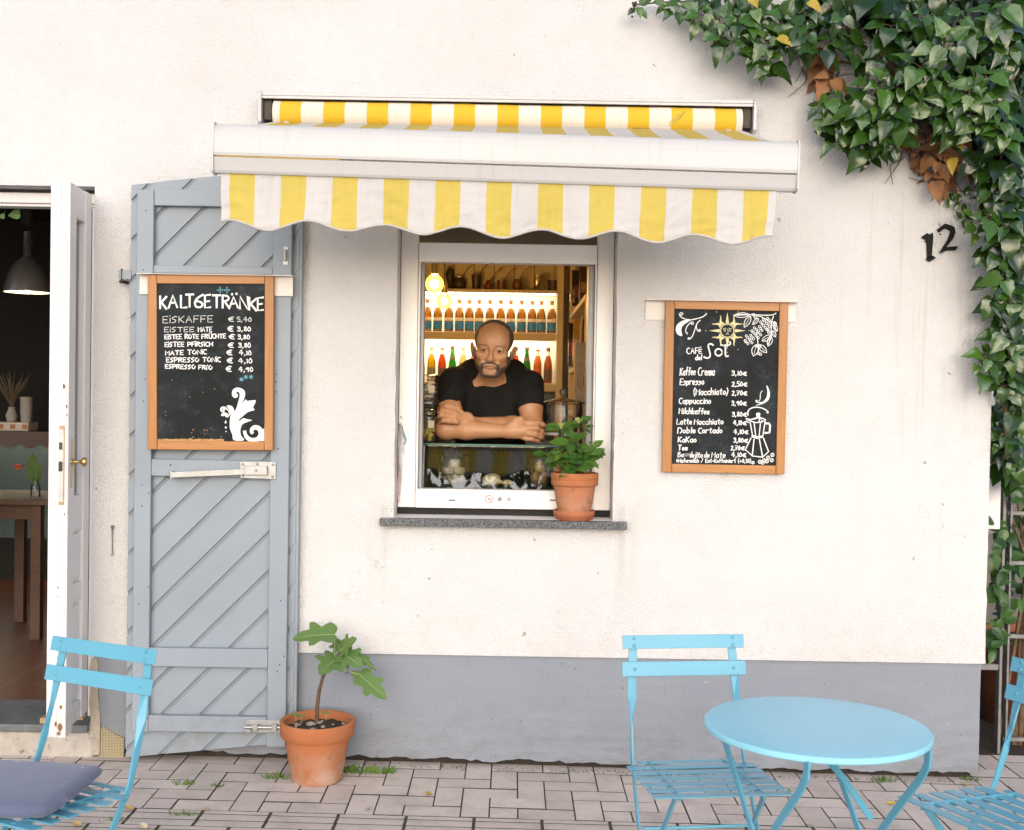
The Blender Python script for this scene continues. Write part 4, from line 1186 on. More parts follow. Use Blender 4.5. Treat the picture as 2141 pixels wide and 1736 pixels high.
rows_ = [("EISTEE ROTE FRÜCHTE",222,762,640,632,38),("EISTEE PFIRSICH",222,646,708,702,38),("MATE TONIC",228,592,784,772,38),("ESPRESSO TONIC",236,716,846,842,40),("ESPRESSO FRÍO",226,640,900,912,36)]
for tx, xa, xb, ya, yb, hh in rows_: B.text(m, tx, X(xa), X(xb), Yc(ya), Yc(yb), hh/4.2587, 2.15)
for i, (pr, ye, xe, xa, xb) in enumerate((("5,40",484,788,866,992),("3,80",570,784,868,984),("3,80",640,794,872,975),("3,80",714,786,878,984),("4,10",780,772,882,988),("4,10",852,778,876,996),("4,90",928,768,878,1004))):
    mm = mt if i < 1 else m; lw = 1.5 if i < 1 else 2.0
    B.text(mm, "€", X(xe), X(xe+46), Yc(ye), Yc(ye), 44/4.2587, lw); B.text(mm, pr, X(xa), X(xb), Yc(ye), Yc(ye+2), 40/4.2587, lw)
m.build('menu_lettering', M['chalk'], b1); mt.build('thin_lettering', M['chalk_thin'], b1)
m = MB()
def flake(cx, cy, r, w_=1.0):
    for k in range(4):
        a = k*math.pi/4 if r < 5 else k*math.pi/2
        dx, dy = r*math.cos(a), r*math.sin(a)
        B.stroke(m, [(cx-dx,cy-dy),(cx+dx,cy+dy)], w_)
        if r >= 5:
            for s in (-.6,.6): B.stroke(m, [(cx+dx*s*1-dy*.3, cy+dy*s+dx*.3),(cx+dx*s+dy*.3,cy+dy*s-dx*.3)], w_*.8)
flake(X(714),Yc(204),7.2); flake(X(774),Yc(204),7.2)
for a, b in ((903,999),(942,978),(988,977)): flake(X(a),Yc(b),4.3)
m.build('snowflake_drawing', M['chalk_blue'], b1)
m = MB(); cv = lambda pts: [(X(a), Yc(b)) for a, b in pts]
B.fill(m, catmull(cv([(836,1540),(822,1490),(800,1430),(800,1360),(806,1310),(790,1262),(770,1236),(800,1230),(828,1248),(848,1280),(880,1180),(888,1130),(872,1108),(856,1118),(872,1136),(866,1158),(842,1164),(820,1142),(820,1108),(840,1080),(880,1072),(920,1090),(936,1120),(930,1160),(908,1220),(940,1176),(952,1190),(990,1186),(1030,1186),(1022,1216),(1006,1250),(1020,1272),(960,1290),(900,1340),(872,1364),(896,1362),(920,1344),(950,1352),(996,1362),(950,1380),(910,1400),(893,1450),(900,1500),(926,1540)]), 3))
B.stroke(m, cv(spiral(1018,1480,34,34,0,.01,2)), .1)
sp_ = [(X(a), Yc(b)) for a, b in spiral(1020,1468,22,88,math.pi*.9,math.pi*2.95+.2,40)]
for i in range(len(sp_)-1): B.stroke(m, [sp_[i], sp_[i+1]], 3.0+7.5*(1-abs(i/40-.55)))
B.fill(m, cv([(1040,1546),(1060,1515),(1074,1480),(1106,1430),(1106,1548)]))
for q in (spiral(740,1272,8,30,0,5.6), spiral(756,1300,40,40,-2.2,.9)): B.stroke(m, cv(q), 2.6)
B.fill(m, catmull(cv([(720,1318),(738,1296),(770,1296),(782,1316),(768,1340),(756,1322),(740,1326)]), 3))
for a, b, r in ((762,1382,9),(764,1427,9),(766,1463,6)): B.fill(m, cv(spiral(a,b,r,r,0,6.1,10)))
B.fill(m, cv([(756,1380),(764,1358),(770,1380)]))
m.build('acanthus_drawing', M['chalk'], b1)
m = MB(); xs = [X(150+i*9.5) for i in range(64)]
r3 = random.Random(8)
up_ = [(x, Yc(1535-14*abs(mnoise.noise(Vector((i*.37,0,2))))-9*r3.random())) for i, x in enumerate(xs)]
B.lift = .0004; 
for i in range(len(xs)-1): m.poly([B.pt(xs[i],Yc(1550)), B.pt(xs[i+1],Yc(1550)), B.pt(*up_[i+1]), B.pt(*up_[i])])
for i in range(22):
    a, b, r = r3.uniform(160,760), r3.choice([r3.uniform(1000,1400), r3.uniform(1420,1520)]), r3.uniform(2,6)
    B.fill(m, cv([(a+r*r3.uniform(.6,1.4)*math.cos(t), b+r*r3.uniform(.5,1.2)*math.sin(t)) for t in (0,1.1,2.3,3.6,5)]))
m.build('chipped_paint', simple('chipped_bare_board', (.50,.28,.11), .8, .2, 40), b1)

YRB = -.030
b2 = menu_board('chalk_menu_board', 'oak framed blackboard of coffees hanging on the white wall right of the window', [(1391,628.5),(1648,632),(1639.6,992),(1383.7,987)], [(1409.7,646),(1629.5,651),(1622,974),(1403.7,970)], YRB, (1349,1668,628,633,668))
B = Board(YRB+.009); kk = 4.1545
X = lambda cx: 1337.5+cx/kk
Yc = lambda cy: 600.8+cy/kk
cv = lambda pts: [(X(a), Yc(b)) for a, b in pts]
m = MB()
for tx, xa, xb, ya, yb, hh, lw in (("Kaffee",346,478,766,762,62,2.1),("Crema",504,642,766,766,66,2.1),("Espresso",346,552,848,846,54,2.2),("(Macchiato)",464,760,936,932,52,2.2),("Cappuccino",338,612,1012,1012,50,2.1),("Milchkaffee",338,598,1098,1104,48,2.1),("Latte",318,446,1190,1190,46,2.1),("Macchiato",470,720,1192,1190,46,2.1),("Doble",326,478,1268,1266,46,2.1),("Cortado",506,710,1268,1266,46,2.1),("KaKao",330,486,1346,1346,46,2.1),("Tee",330,410,1416,1416,42,2.1),("Ba",328,374,1474,1474,40,1.5),("dejita",432,538,1478,1480,44,1.7),("de",556,600,1478,1478,42,1.7),("Mate",622,738,1480,1480,46,1.7)):
    B.text(m, tx, X(xa), X(xb), Yc(ya), Yc(yb), hh/kk, lw, .10, .4)
for tx, xa, xb, ya in (("3,10",796,884,766),("2,50",798,888,860),("2,70",798,888,938),("3,90",796,884,1026),("3,80",800,886,1122),("4,10",808,884,1196),("4,10",812,898,1274),("3,80",812,896,1348),("2,70",790,868,1414),("4,10",792,880,1474)):
    B.text(m, tx, X(xa), X(xb), Yc(ya), Yc(ya), 38/kk, 2.0, .05, .4); B.text(m, "€", X(xb+10), X(xb+40), Yc(ya), Yc(ya), 30/kk, 1.9, 0, .4)
B.text(m, "*Hafermilch / Ent-Koffeiniert (+0,30)", X(312), X(960), Yc(1522), Yc(1524), 32/kk, 1.6, .05, .3)
B.text(m, "CAF", X(406), X(506), Yc(578), Yc(576), 50/kk, 2.1, 0, .2); B.text(m, "E", X(512), X(536), Yc(576), Yc(576), 36/kk, 2.1, 0, .2); B.stroke(m, cv([(516,528),(530,518)]), 1.6)
B.text(m, "del", X(480), X(532), Yc(632), Yc(632), 38/kk, 2.2, .1, .2)
for q, w_ in ((bez([(636,504),(600,470),(560,500),(590,540),(640,580),(630,640),(570,620),(555,605)]), 3.2), (spiral(682,566,30,30,0,6.4), 3.2), (bez([(742,500),(742,560),(732,620),(766,596)]), 3.2), (bez([(700,500),(740,515),(800,510),(792,480),(775,474)]), 2.6)):
    B.stroke(m, cv(q), w_)
m.build('menu_lettering', M['chalk'], b2)
m = MB(); sc_ = (758, 378)
def ring(m, cx, cy, r, w_): B.stroke(m, cv(spiral(cx,cy,r,r,0,6.35,30)), w_)
ring(m, sc_[0], sc_[1], 58, 2.2)
for k in range(12):
    a = k*math.pi/6-math.pi/2; L_ = 160 if k % 3 == 0 else 150; r0 = 66
    ca, sa = math.cos(a), math.sin(a); nx, ny = -sa, ca
    if k % 3 == 0:
        B.fill(m, cv([(sc_[0]+ca*r0+nx*15, sc_[1]+sa*r0+ny*15),(sc_[0]+ca*L_, sc_[1]+sa*L_),(sc_[0]+ca*r0-nx*15, sc_[1]+sa*r0-ny*15)]))
    else:
        s = 1 if k % 3 == 1 else -1; A_, Bq = [], []
        for i in range(9):
            t = i/8; rr = r0+(L_-r0)*t; off = 13*math.sin(t*5.2)*s; hw = 15*(1-t)**.8
            p = (sc_[0]+ca*rr+nx*off, sc_[1]+sa*rr+ny*off); A_.append((p[0]+nx*hw, p[1]+ny*hw)); Bq.append((p[0]-nx*hw, p[1]-ny*hw))
        for i in range(8): B.fill(m, cv([A_[i], A_[i+1], Bq[i+1], Bq[i]]))
    if k % 3 == 0 or k % 2: B.fill(m, cv(spiral(sc_[0]+ca*188, sc_[1]+sa*188, 4, 4, 0, 6, 8)))
for s in (-1, 1):
    B.stroke(m, cv(bez([(758+s*12,360),(758+s*24,354),(758+s*36,364)],6)), 1.2); B.stroke(m, cv(spiral(758+s*22,377,7,7,0,6.3,10)), 1.0)
B.stroke(m, cv([(760,362),(766,392),(754,396)]), 1.0); B.stroke(m, cv(bez([(746,410),(758,402),(770,410)],6)), 1.4)
m.build('sun_drawing', M['chalk_sun'], b2)
m = MB()
B.fill(m, catmull(cv([(366,424),(326,410),(310,370),(324,322),(380,288),(450,280),(420,300),(376,330),(358,370)]), 3))
for q, w_ in ((bez([(440,284),(330,280),(300,220),(350,200),(400,210),(385,250),(350,250),(345,235)]),2.0),(bez([(440,284),(510,272),(560,260),(578,228)]),2.2),(bez([(456,300),(380,330),(370,420),(410,430),(440,400),(400,370),(395,400),(412,408)]),2.0),(bez([(522,288),(450,330),(500,420),(440,490),(390,480),(400,420),(440,430),(428,452)]),2.0),(bez([(490,330),(480,400),(540,410),(545,360),(510,350),(500,375),(518,382)]),1.8),(bez([(440,305),(450,340),(470,320),(460,305)]),1.8)):
    B.stroke(m, cv(q), w_)
# berry branch
for q, w_ in ((bez([(812,244),(900,230),(960,240),(1050,236),(1140,262),(1180,226)]),2.0),(bez([(1160,250),(1120,330),(1160,420),(1110,500)]),2.0),(bez([(1010,250),(1090,250),(1150,330),(1190,380)]),1.6),(bez([(1012,390),(1020,450),(1024,480),(1030,560)]),1.8)):
    B.stroke(m, cv(q), w_)
def leaf2(x0, y0, x1, y1, w_):
    dx, dy = x1-x0, y1-y0
    for s in (-1, 1): B.stroke(m, cv(bez([(x0,y0),(x0+dx*.3-dy*w_*s,y0+dy*.3+dx*w_*s),(x0+dx*.7-dy*w_*s*.8,y0+dy*.7+dx*w_*s*.8),(x1,y1)],10)), 1.5)
    B.stroke(m, cv([(x0,y0),(x0+dx*.8,y0+dy*.8)]), 1.0)
for q in ((960,250,905,348,.3),(950,240,815,246,.22),(1030,270,978,324,.3),(1140,420,1060,466,.35),(1140,430,1112,512,.35),(1165,330,1190,384,.4),(1150,380,1176,432,.4),(1010,500,985,598,.4),(1030,500,1100,568,.35),(1160,300,1184,340,.4)): leaf2(*q)
r3 = random.Random(4)
for i in range(9):
    for j in range(-2, 3):
        t = i/8
        if abs(j) == 2 and (i in (0, 8) or i % 3 == 0): continue
        cx_, cy_ = 1122-t*200+j*13+r3.uniform(-3,3), 288+t*190+j*15+r3.uniform(-3,3)
        ring(m, cx_, cy_, r3.uniform(8.5,11), 1.3)
for a, b in ((985,240),(1000,262),(1110,372),(1118,392),(1010,510),(1040,516),(1026,575),(1046,582),(1168,310)): ring(m, a, b, 10, 1.5)
# moka pot
for q, w_ in (([(920,1140),(960,1150),(1034,1128),(1090,1150),(1060,1170),(1004,1176),(950,1160),(920,1140),(938,1176),(956,1176),(976,1284)],2.3),([(1088,1152),(1066,1290)],2.3),([(990,1176),(1004,1288)],2.2),([(1046,1172),(1034,1290)],2.2),([(972,1284),(1010,1300),(1066,1292),(1072,1302),(1014,1312),(970,1298),(972,1284)],2.2),([(964,1310),(914,1410),(976,1466),(1064,1476),(1116,1428),(1072,1312)],2.3),([(990,1318),(974,1464)],2.2),([(1036,1320),(1064,1474)],2.2),([(1034,1136),(1034,1170)],2.0),([(986,1148),(1034,1132),(1066,1166)],1.6),([(1086,1182),(1120,1184),(1130,1200),(1124,1262),(1086,1266)],4.2)):
    B.stroke(m, cv(q), w_)
B.fill(m, cv([(1006,1096),(1030,1088),(1046,1096),(1036,1134),(1014,1134)]))
for q, w_ in ((bez([(938,1112),(920,1060),(960,1030),(1010,1020),(1080,1040),(1150,1060),(1145,1110),(1110,1120),(1080,1100),(1090,1062),(1120,1072),(1112,1092)],26),2.4),):
    B.stroke(m, cv(q), w_)
B.fill(m, catmull(cv([(1098,850),(1120,890),(1128,940),(1110,985),(1060,1015),(1000,1028),(1060,1000),(1096,960),(1106,910)]), 3))
B.stroke(m, cv(bez([(1060,1000),(1000,1010),(990,985),(1010,970),(1025,985),(1012,995)])), 1.8); B.stroke(m, cv(bez([(1030,990),(1060,965),(1030,955),(1050,930),(1040,915),(1062,902)])), 1.4)
for a, b in ((980,1524),(1040,1516),(1064,1524),(1076,1504),(1100,1512),(1112,1480),(1150,1456),(1144,1502)):
    ring(m, a, b, 14 if a > 1000 else 11, 1.6); B.stroke(m, cv([(a-7,b+8),(a+7,b-8)]), 1.2)
m.build('chalk_drawing', M['chalk'], b2)
m = MB(); B.lift = .0006
for q in (((360,1446),(450,1440),(448,1462),(352,1466)),((330,1470),(420,1458),(420,1468),(332,1476))): B.fill(m, cv(q))
m.build('smudge', simple('chalk_smudge', (.22,.23,.24), .9, .2, 30), b2)
m = MB(); c = P(1520,990,-.03); m.sphere((c.x,-.035,c.z), (.005,.006,.005), 8, 6); m.tube([(c.x,-.035,c.z),(c.x,-.036,c.z-.014)], .0025, 6); m.build('retaining_screw', M['zinc'], b2)

# ------------------------------------------------------------------ house number 1 2 (black letter iron digits)
M['digit'] = simple('black_iron_digit', (.009,.008,.008), .6, .1, spec=.15)
X = lambda cx: 1253.9+cx/2.416
Yc = lambda cy: cy/2.416
def digit(name, polys, label):
    m = MB()
    for pl in polys: m.slab([P(X(a), Yc(b), -.014) for a, b in pl], (0,1,0), .011)
    c = P(X(polys[0][0][0]), Yc(polys[0][0][1]), 0)
    m.tube([(c.x+.01,-.01,c.z-.02),(c.x+.01,.01,c.z-.02)], .003, 6)
    return tag(m.build(name, M['digit'], None, bevel=.0008), label, 'house number', 'digits of the house number')
digit('house_number_digit', [[(1628,1196),(1652,1178),(1666,1186),(1680,1176),(1684,1194),(1676,1300),(1656,1310),(1650,1212),(1632,1204)], [(1652,1300),(1680,1292),(1698,1302),(1668,1322),(1652,1314)]], 'black iron blackletter digit one on the white wall')
digit('house_number_digit', [[(1704,1160),(1744,1130),(1790,1146),(1796,1172),(1774,1168),(1746,1152),(1712,1174)], [(1796,1170),(1784,1206),(1742,1258),(1726,1262),(1756,1214),(1774,1166)], [(1714,1280),(1736,1250),(1776,1246),(1810,1244),(1796,1264),(1756,1264)]], 'black iron digit two set higher beside the ivy')
# ------------------------------------------------------------------ bistro furniture
def m_blue(name, c):
    n = new(name)
    col = n.mix(n.ramp(n.noise(4, 4), .3, .7), C4(c), tuple(v*.92 for v in C4(c)[:3]))
    col = n.mix(n.math('MULTIPLY', n.ramp(n.noise(1, 6, .8, vec=n.mapping((9,50,9),(0,0,.6))), .58, .8), .16), col, (.75,.75,.72))
    ws = n.ramp(n.noise(34, 6, .8), .685, .705)
    col = n.mix(n.math('MULTIPLY', ws, .8), col, (.30,.13,.05))
    n.color(col); n.set(Roughness=.34); n.b.inputs['Specular IOR Level'].default_value = .45
    n.bump(n.noise(300, 2), .06, .0006); return n.m
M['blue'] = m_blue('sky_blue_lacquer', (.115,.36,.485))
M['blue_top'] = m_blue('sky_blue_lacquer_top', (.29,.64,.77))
def bez3(a, b, c, n=8): return [tuple(Vector(a).lerp(Vector(b), t).lerp(Vector(b).lerp(Vector(c), t), t)) for t in [i/n for i in range(n+1)]]
def make_chair():
    r = thing('bistro_chair', 'x', 'chair', (0,0,0))
    W = .1905; ux = .160
    def up(x, z): pass
    # uprights: from the back rest down and forward to the front feet
    ups = []
    for s in (-1, 1):
        pts = [(s*(ux-.006), .243,.797),(s*(ux-.004), .237,.755),(s*ux, .224,.69),(s*(ux+.003), .208,.62),(s*(ux+.007), .186,.54),(s*(ux+.012), .155,.45),(s*(ux+.016), .05,.30),(s*(ux+.014), -.08,.15),(s*(ux+.006), -.21,.0)]
        wd = [Vector((1,0,0))]*3+[Vector((.9,s*.45,0)), Vector((.15,1,.1))]+[Vector((0,1,.4))]*4
        m = MB(); m.flatbar(pts, wd, [.026,.026,.026,.026,.022,.019,.019,.019,.019], .0062)
        ups.append(m.build('upright', M['blue'], r, bevel=.0012))
    for z, y, h, wv in ((.783,.236,.041,W),(.704,.219,.043,W+.003)):
        m = MB(); tl = .22; nn = 10; pts = []
        for i in range(nn+1):
            x = -wv+2*wv*i/nn; pts.append((x, y-.0065-.010*(1-(x/wv)**2)*0, z))
        m.flatbar(pts, Vector((0,tl,1)), h, .0032)
        o = m.build('back_slat', M['blue'], r, bevel=.0012)
        q = MB()
        for s in (-1, 1):
            for dz in ((.011,-.011) if z > .75 else (0,)): q.sphere((s*(ux-.005), y-.0085+dz*tl, z+dz), (.0056,.0035,.0056), 12, 7)
        q.build('rivet', M['blue'], o, smooth=80)
    # seat
    ny = 7
    for k in range(ny):
        t = k/(ny-1); y = .172-.350*t; z = .432+.018*t; hw = W+.004 if k else .150
        m = MB(); m.flatbar([(-hw,y,z),(hw,y,z)], Vector((0,1,-.05)), 0.037 if k else .022, .0042); o = m.build('seat_slat', M['blue'], r, bevel=.0014)
        q = MB()
        for s in (-1, 1): q.sphere((s*(.118 if k else .11), y, z+.0018), (.0062,.0062,.0018), 10, 6)
        q.build('rivet', M['blue'], o, smooth=80)
    for s in (-1, 1):
        m = MB(); m.flatbar([(s*.118,.178,.4275),(s*.118,-.184,.4455)], Vector((0,0,1)), .018, .005)
        m.build('seat_rail', M['blue'], r, bevel=.001)
        m = MB(); m.flatbar([(s*.126,-.160,.440),(s*.130,-.02,.275),(s*.132,.10,.14),(s*.128,.225,.0)], Vector((0,1,.6)), .019, .006); m.build('leg', M['blue'], r, bevel=.0012)
    for y, z, hw in ((.118,.128,.13),(-.128,.10,.165)):
        m = MB(); pts = [(-hw,y,z),(-hw*.75,y,z-.004),(0,y,z-.010),(hw*.75,y,z-.004),(hw,y,z)]
        m.flatbar(pts, [Vector((0,0,1)),Vector((0,1,.3)),Vector((0,1,0)),Vector((0,1,.3)),Vector((0,0,1))], .016, .005); m.build('stretcher', M['blue'], r, bevel=.001)
    m = MB(); m.tube([(-.165,.03,.285),(.165,.03,.285)], .005, 8); m.build('hinge_rod', M['blue'], r)
    return r
ch = make_chair()
CHL = ['sky blue slatted folding chair against the grey plinth behind the round table',
       'sky blue folding chair in front of the white door with a purple seat cushion',
       'sky blue folding chair cut off by the right edge facing the round table']
pos = [((.566,-1.407), 7.5), ((-1.222,-1.725), -25.0), ((1.338,-1.638), -64.0)]
chairs = []
for i, ((x, y), a) in enumerate(pos):
    L = (x, y, gz(x)+.001)
    c = ch if i == 0 else dup(ch, L, R(a), CHL[i])
    chairs.append(c)
for c, ((x, y), a), l in zip(chairs, pos, CHL):
    c.location = (x, y, gz(x)+.001); c.rotation_euler = (0, 0, R(a)); c['label'] = l; c['group'] = 'blue bistro chairs'
# table
TC = Vector((.777, 2.947-4.775)); TR_ = .278; TZ = .719+gz(.777)
tb = thing('bistro_table', 'round sky blue metal folding bistro table between the chairs', 'table', (TC.x, TC.y, gz(TC.x)))
m = MB(); m.lathe([(0,TZ-.004),(TR_*.5,TZ-.002),(TR_*.97,TZ),(TR_*.99,TZ-.001),(TR_,TZ-.004),(TR_,TZ-.013),(TR_*.992,TZ-.016),(TR_*.985,TZ-.014),(TR_*.97,TZ-.006),(0,TZ-.010)], (TC.x,TC.y,0), 96)
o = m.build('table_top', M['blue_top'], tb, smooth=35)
u_ = Vector((.31,-.95,0)).normalized(); v_ = Vector((.95,.31,0)).normalized(); c3 = Vector((TC.x, TC.y, 0))
def tp(u, v, z): return c3+u_*u+v_*v+Vector((0,0,z))
for s in (-1, 1):
    vv = s*.165
    # leg hooked to the near rim, going back
    m = MB(); pts = [tp(.222,vv,TZ-.012),tp(.219,vv,TZ-.05),tp(.196,vv,TZ-.088),tp(.13,vv,.545),tp(0,vv,.385),tp(-.15,vv,.19),tp(-.29,vv,gz(TC.x))]
    m.flatbar(pts, [u_,u_,u_,u_+Vector((0,0,.5)),u_+Vector((0,0,.5)),v_*s+u_*.3,u_+Vector((0,0,.5))], [.022,.022,.021,.02,.02,.02,.02], .0062); m.build('leg', M['blue'], tb, bevel=.0012)
    vw = s*.150
    m = MB(); pts = [tp(-.222,vw,TZ-.012),tp(-.219,vw,TZ-.05),tp(-.196,vw,TZ-.088),tp(-.13,vw,.545),tp(0,vw,.385),tp(.15,vw,.19),tp(.29,vw,gz(TC.x))]
    m.flatbar(pts, [u_,u_,u_,u_+Vector((0,0,-.5)),u_+Vector((0,0,-.5)),u_+Vector((0,0,-.5)),u_], [.022,.022,.021,.02,.02,.02,.02], .0062); m.build('leg', M['blue'], tb, bevel=.0012)
    m = MB(); m.sphere(tp(0,s*.166,.385), (.009,.009,.009), 10, 6); m.build('hinge_rivet', M['blue'], tb, smooth=60)
m = MB(); m.tube([tp(0,-.166,.385),tp(0,.166,.385)], .005, 8); m.build('hinge_rod', M['blue'], tb)
for uu, zz_, hw in ((.16,.165,.15),(-.16,.165,.165)):
    m = MB(); pts = [tp(uu,-hw,zz_),tp(uu,-hw*.6,zz_-.004),tp(uu,0,zz_-.008),tp(uu,hw*.6,zz_-.004),tp(uu,hw,zz_)]
    m.flatbar(pts, [Vector((0,0,1)),u_,u_,u_,Vector((0,0,1))], .017, .005); m.build('stretcher', M['blue'], tb, bevel=.001)
m = MB(); m.flatbar([tp(-.235,-.02,TZ-.014),tp(.235,-.02,TZ-.014)], v_, .028, .006); m.flatbar([tp(-.10,.0,TZ-.022),tp(.03,.06,TZ-.13),tp(.11,.09,.50)], v_, .018, .005); m.build('locking_strut', M['blue'], tb, bevel=.001)
# cushion on the left chair
def m_fabric(name, c, sc_=320):
    n = new(name); x = n.noise(1, 3, .6, vec=n.mapping((sc_*.2,sc_,sc_)))
    col = n.mix(n.ramp(n.noise(6, 4), .3, .7), C4(c), tuple(v*.82 for v in C4(c)[:3]))
    col = n.mix(n.math('MULTIPLY', n.ramp(n.noise(24, 2), .735, .75), .9), col, (.7,.66,.6))
    n.color(col); n.set(Roughness=.95); n.b.inputs['Specular IOR Level'].default_value = .1
    n.b.inputs['Sheen Weight'].default_value = .3
    n.bump(x, .25, .001); n.bump(n.noise(18, 4), .4, .006); return n.m
M['cushion'] = m_fabric('purple_canvas', (.12,.135,.215))
m = MB(); N_ = 22; cx_, cy_, ca = -1.285, -1.745, R(-4); zc = gz(cx_)+.452
grid = {}
def cpt(a, b, s):
    hx, hy = .200, .175
    x, y = a*hx*(1-.07*b**4), b*hy*(1-.07*a**4)-.012
    e = max(abs(a), abs(b)); f = (1-e**8)**.35 if e < 1 else 0
    th = (.026*f*(1-.18*(a*a+b*b)))+.0025*mnoise.noise(Vector((a*3,b*3,s)))*(1 if e < .98 else .3)
    puck = .006*mnoise.noise(Vector((a*9, b*9, 2)))*(e**6)
    z = zc+.026+s*th+puck-.02*max(0,-b-.6)*.3
    X_ = cx_+x*math.cos(ca)-y*math.sin(ca); Y_ = cy_+x*math.sin(ca)+y*math.cos(ca)
    return Vector((X_, Y_, z-(.028*(.35+.0*b))*0))
for s in (1, -1):
    for i in range(N_):
        for j in range(N_):
            q = [cpt(-1+2*a/N_, -1+2*b/N_, s) for a, b in ((i,j),(i+1,j),(i+1,j+1),(i,j+1))]
            m.add(q if s > 0 else q[::-1], [(0,1,2,3)])
cs = m.build('seat_cushion', M['cushion'], None, smooth=60)
bm_ = __import__('bmesh').new(); bm_.from_mesh(cs.data); __import__('bmesh').ops.remove_doubles(bm_, verts=bm_.verts, dist=.0004); bm_.to_mesh(cs.data); bm_.free()
tag(cs, 'flat dusty purple canvas cushion lying on the left blue chair', 'cushion')

# ------------------------------------------------------------------ fallen leaves, weeds
lm = [simple('fallen_tan_leaf', (.52,.33,.13), .7, .2, 40), simple('fallen_yellow_leaf', (.60,.43,.06), .6, .15, 40), simple('fallen_pale_leaf', (.66,.54,.34), .7, .15, 40)]
FL = [(268,1693,0,26,'curled tan fallen leaf on the paving beside the left chair'),(432,1694,0,14,'small brown fallen leaf in the paving joint left of the pot'),(771,1694,2,24,'pale pointed fallen leaf on the paving right of the pot'),(895,1662,1,24,'yellow fallen leaf on the paving below the window'),(317,1663,0,10,'tiny tan leaf crumb on the paving below the grey shutter'),(180,1578,0,12,'small tan fallen leaf against the concrete door step'),(1507,1658,0,20,'brown fallen leaf under the middle blue chair'),(1862,1683,1,20,'yellow leaf on the paving behind the table legs'),(1690,1727,2,22,'pale fallen leaf at the bottom edge below the table'),(300,1731,2,24,'pale yellow leaf at the very bottom edge of the picture'),(2015,1643,0,16,'brown leaf near the foot of the wall corner'),(160,1726,0,26,'tan leaf under the purple cushion')]
for px, py, mi, sz, lab in FL:
    c = PG(px, py); s = sz/PPM(c.y); a = rnd.uniform(0, 6.28); m = MB()
    leafgeo(m, c+Vector((-math.cos(a)*s/2, -math.sin(a)*s/2, .004)), (math.cos(a), math.sin(a), rnd.uniform(-.02,.1)), (rnd.uniform(-.3,.3), -.2, 1), s, OVATE, .35, -.18, .02, seed=px)
    tag(m.build('fallen_leaf', lm[mi], None, smooth=50), lab, 'leaf', 'fallen leaves')
for px, py, sz, lab in ((1335,268,46,'flat yellow leaf lying on the awning canopy'),(1420,262,44,'curled yellow leaf standing up on the awning canopy')):
    c = P(px, py+6, -.42); c.z += .006; s = sz/PPM(-.42); m = MB(); up = 1 if px > 1400 else .12
    leafgeo(m, c-Vector((s*.5,0,-.0)), (1,-.1,.45 if px > 1400 else .06), (.1,-.6 if px > 1400 else -.25,1), s, OVATE, .6 if px > 1400 else .15, -.35 if px > 1400 else .05, .03, seed=px)
    tag(m.build('fallen_leaf', lm[1], None, smooth=50), lab, 'leaf', 'leaves on the awning')
M['grass'] = m_leaf('weed_green', (.05,.11,.02), (.13,.22,.035), .6, .3, trans=.2)
WD = [(378,1640,22,'weed tuft between pavers in front of the shutter, nearest the left chair'),(456,1645,18,'small weed tuft second from the left chair'),(577,1628,26,'grassy tuft left of the fig pot'),(722,1613,30,'weed tuft right against the foot of the fig pot'),(763,1617,22,'weed tuft in the wall joint just right of the fig pot'),(803,1615,26,'upright weed tuft under the plinth right of the pot'),(1390,1620,20,'weed tuft at the wall foot behind the middle chair'),(1640,1655,14,'small weed beside the middle chair seat'),(1845,1634,22,'weed tuft at the plinth foot behind the table'),(385,1703,30,'grass patch in the channel joint by the left chair'),(240,1716,30,'grass patch in the channel stones under the cushion'),(2030,1632,18,'weed at the corner of the house')]
for px, py, sz, lab in WD:
    c = PG(px, py); s = sz/PPM(c.y); m = MB(); c.z -= .004
    nb = int(14+sz*.7)
    for i in range(nb):
        a = rnd.uniform(0, 6.28); rr = s*.75*rnd.random(); h = s*rnd.uniform(.25,1.0)*(.5 if sz > 28 and py > 1690 else .9)
        b = c+Vector((rr*math.cos(a)*1.5, rr*math.sin(a)*.5, 0)); m.t = rnd.uniform(.1,.9)
        d = Vector((math.cos(a)*.8+rnd.uniform(-.4,.4), math.sin(a)*.6, 1.0))
        leafgeo(m, b, d, (rnd.uniform(-1,1),-1,.3), h, [(0,.045),(.3,.055),(.65,.04),(1,0)] if i % 4 else NARROW, .2, .4)
    tag(m.build('weed_tuft', M['grass'], None, smooth=60), lab, 'weed', 'weeds in the paving joints')
m = MB(); 
for i in range(2400):                          # moss and tiny grass along the channel joint
    x = rnd.uniform(-2.0,2.1)
    if mnoise.noise(Vector((x*3.1,0,7))) < .05 and rnd.random() < .85: continue
    y = YB-.002+rnd.gauss(0,.005)-(.155 if rnd.random() < .3 else 0); m.t = rnd.random()
    h = rnd.uniform(.003,.012); a = rnd.uniform(0,6.28)
    leafgeo(m, (x,y,gz(x)-.008), (math.cos(a)*.6,math.sin(a)*.6,1), (0,-1,.3), h, [(0,.14),(.4,.16),(1,0)], .2, .2)
for i in range(1500):
    k = rnd.randint(-20,20); x = k*u+.045+rnd.gauss(0,.003); y = rnd.uniform(YB,-.03)
    if mnoise.noise(Vector((x*2.3,y*3,3))) < .12: continue
    m.t = rnd.random(); a = rnd.uniform(0,6.28)
    if rnd.random() < .5: x, y = rnd.uniform(-2,2), YB+u*rnd.randint(0,5)+rnd.gauss(0,.002)
    leafgeo(m, (x,y,gz(x)-.011), (math.cos(a)*.6,math.sin(a)*.6,1), (0,-1,.3), rnd.uniform(.003,.008), [(0,.16),(.4,.18),(1,0)], .2, .2)
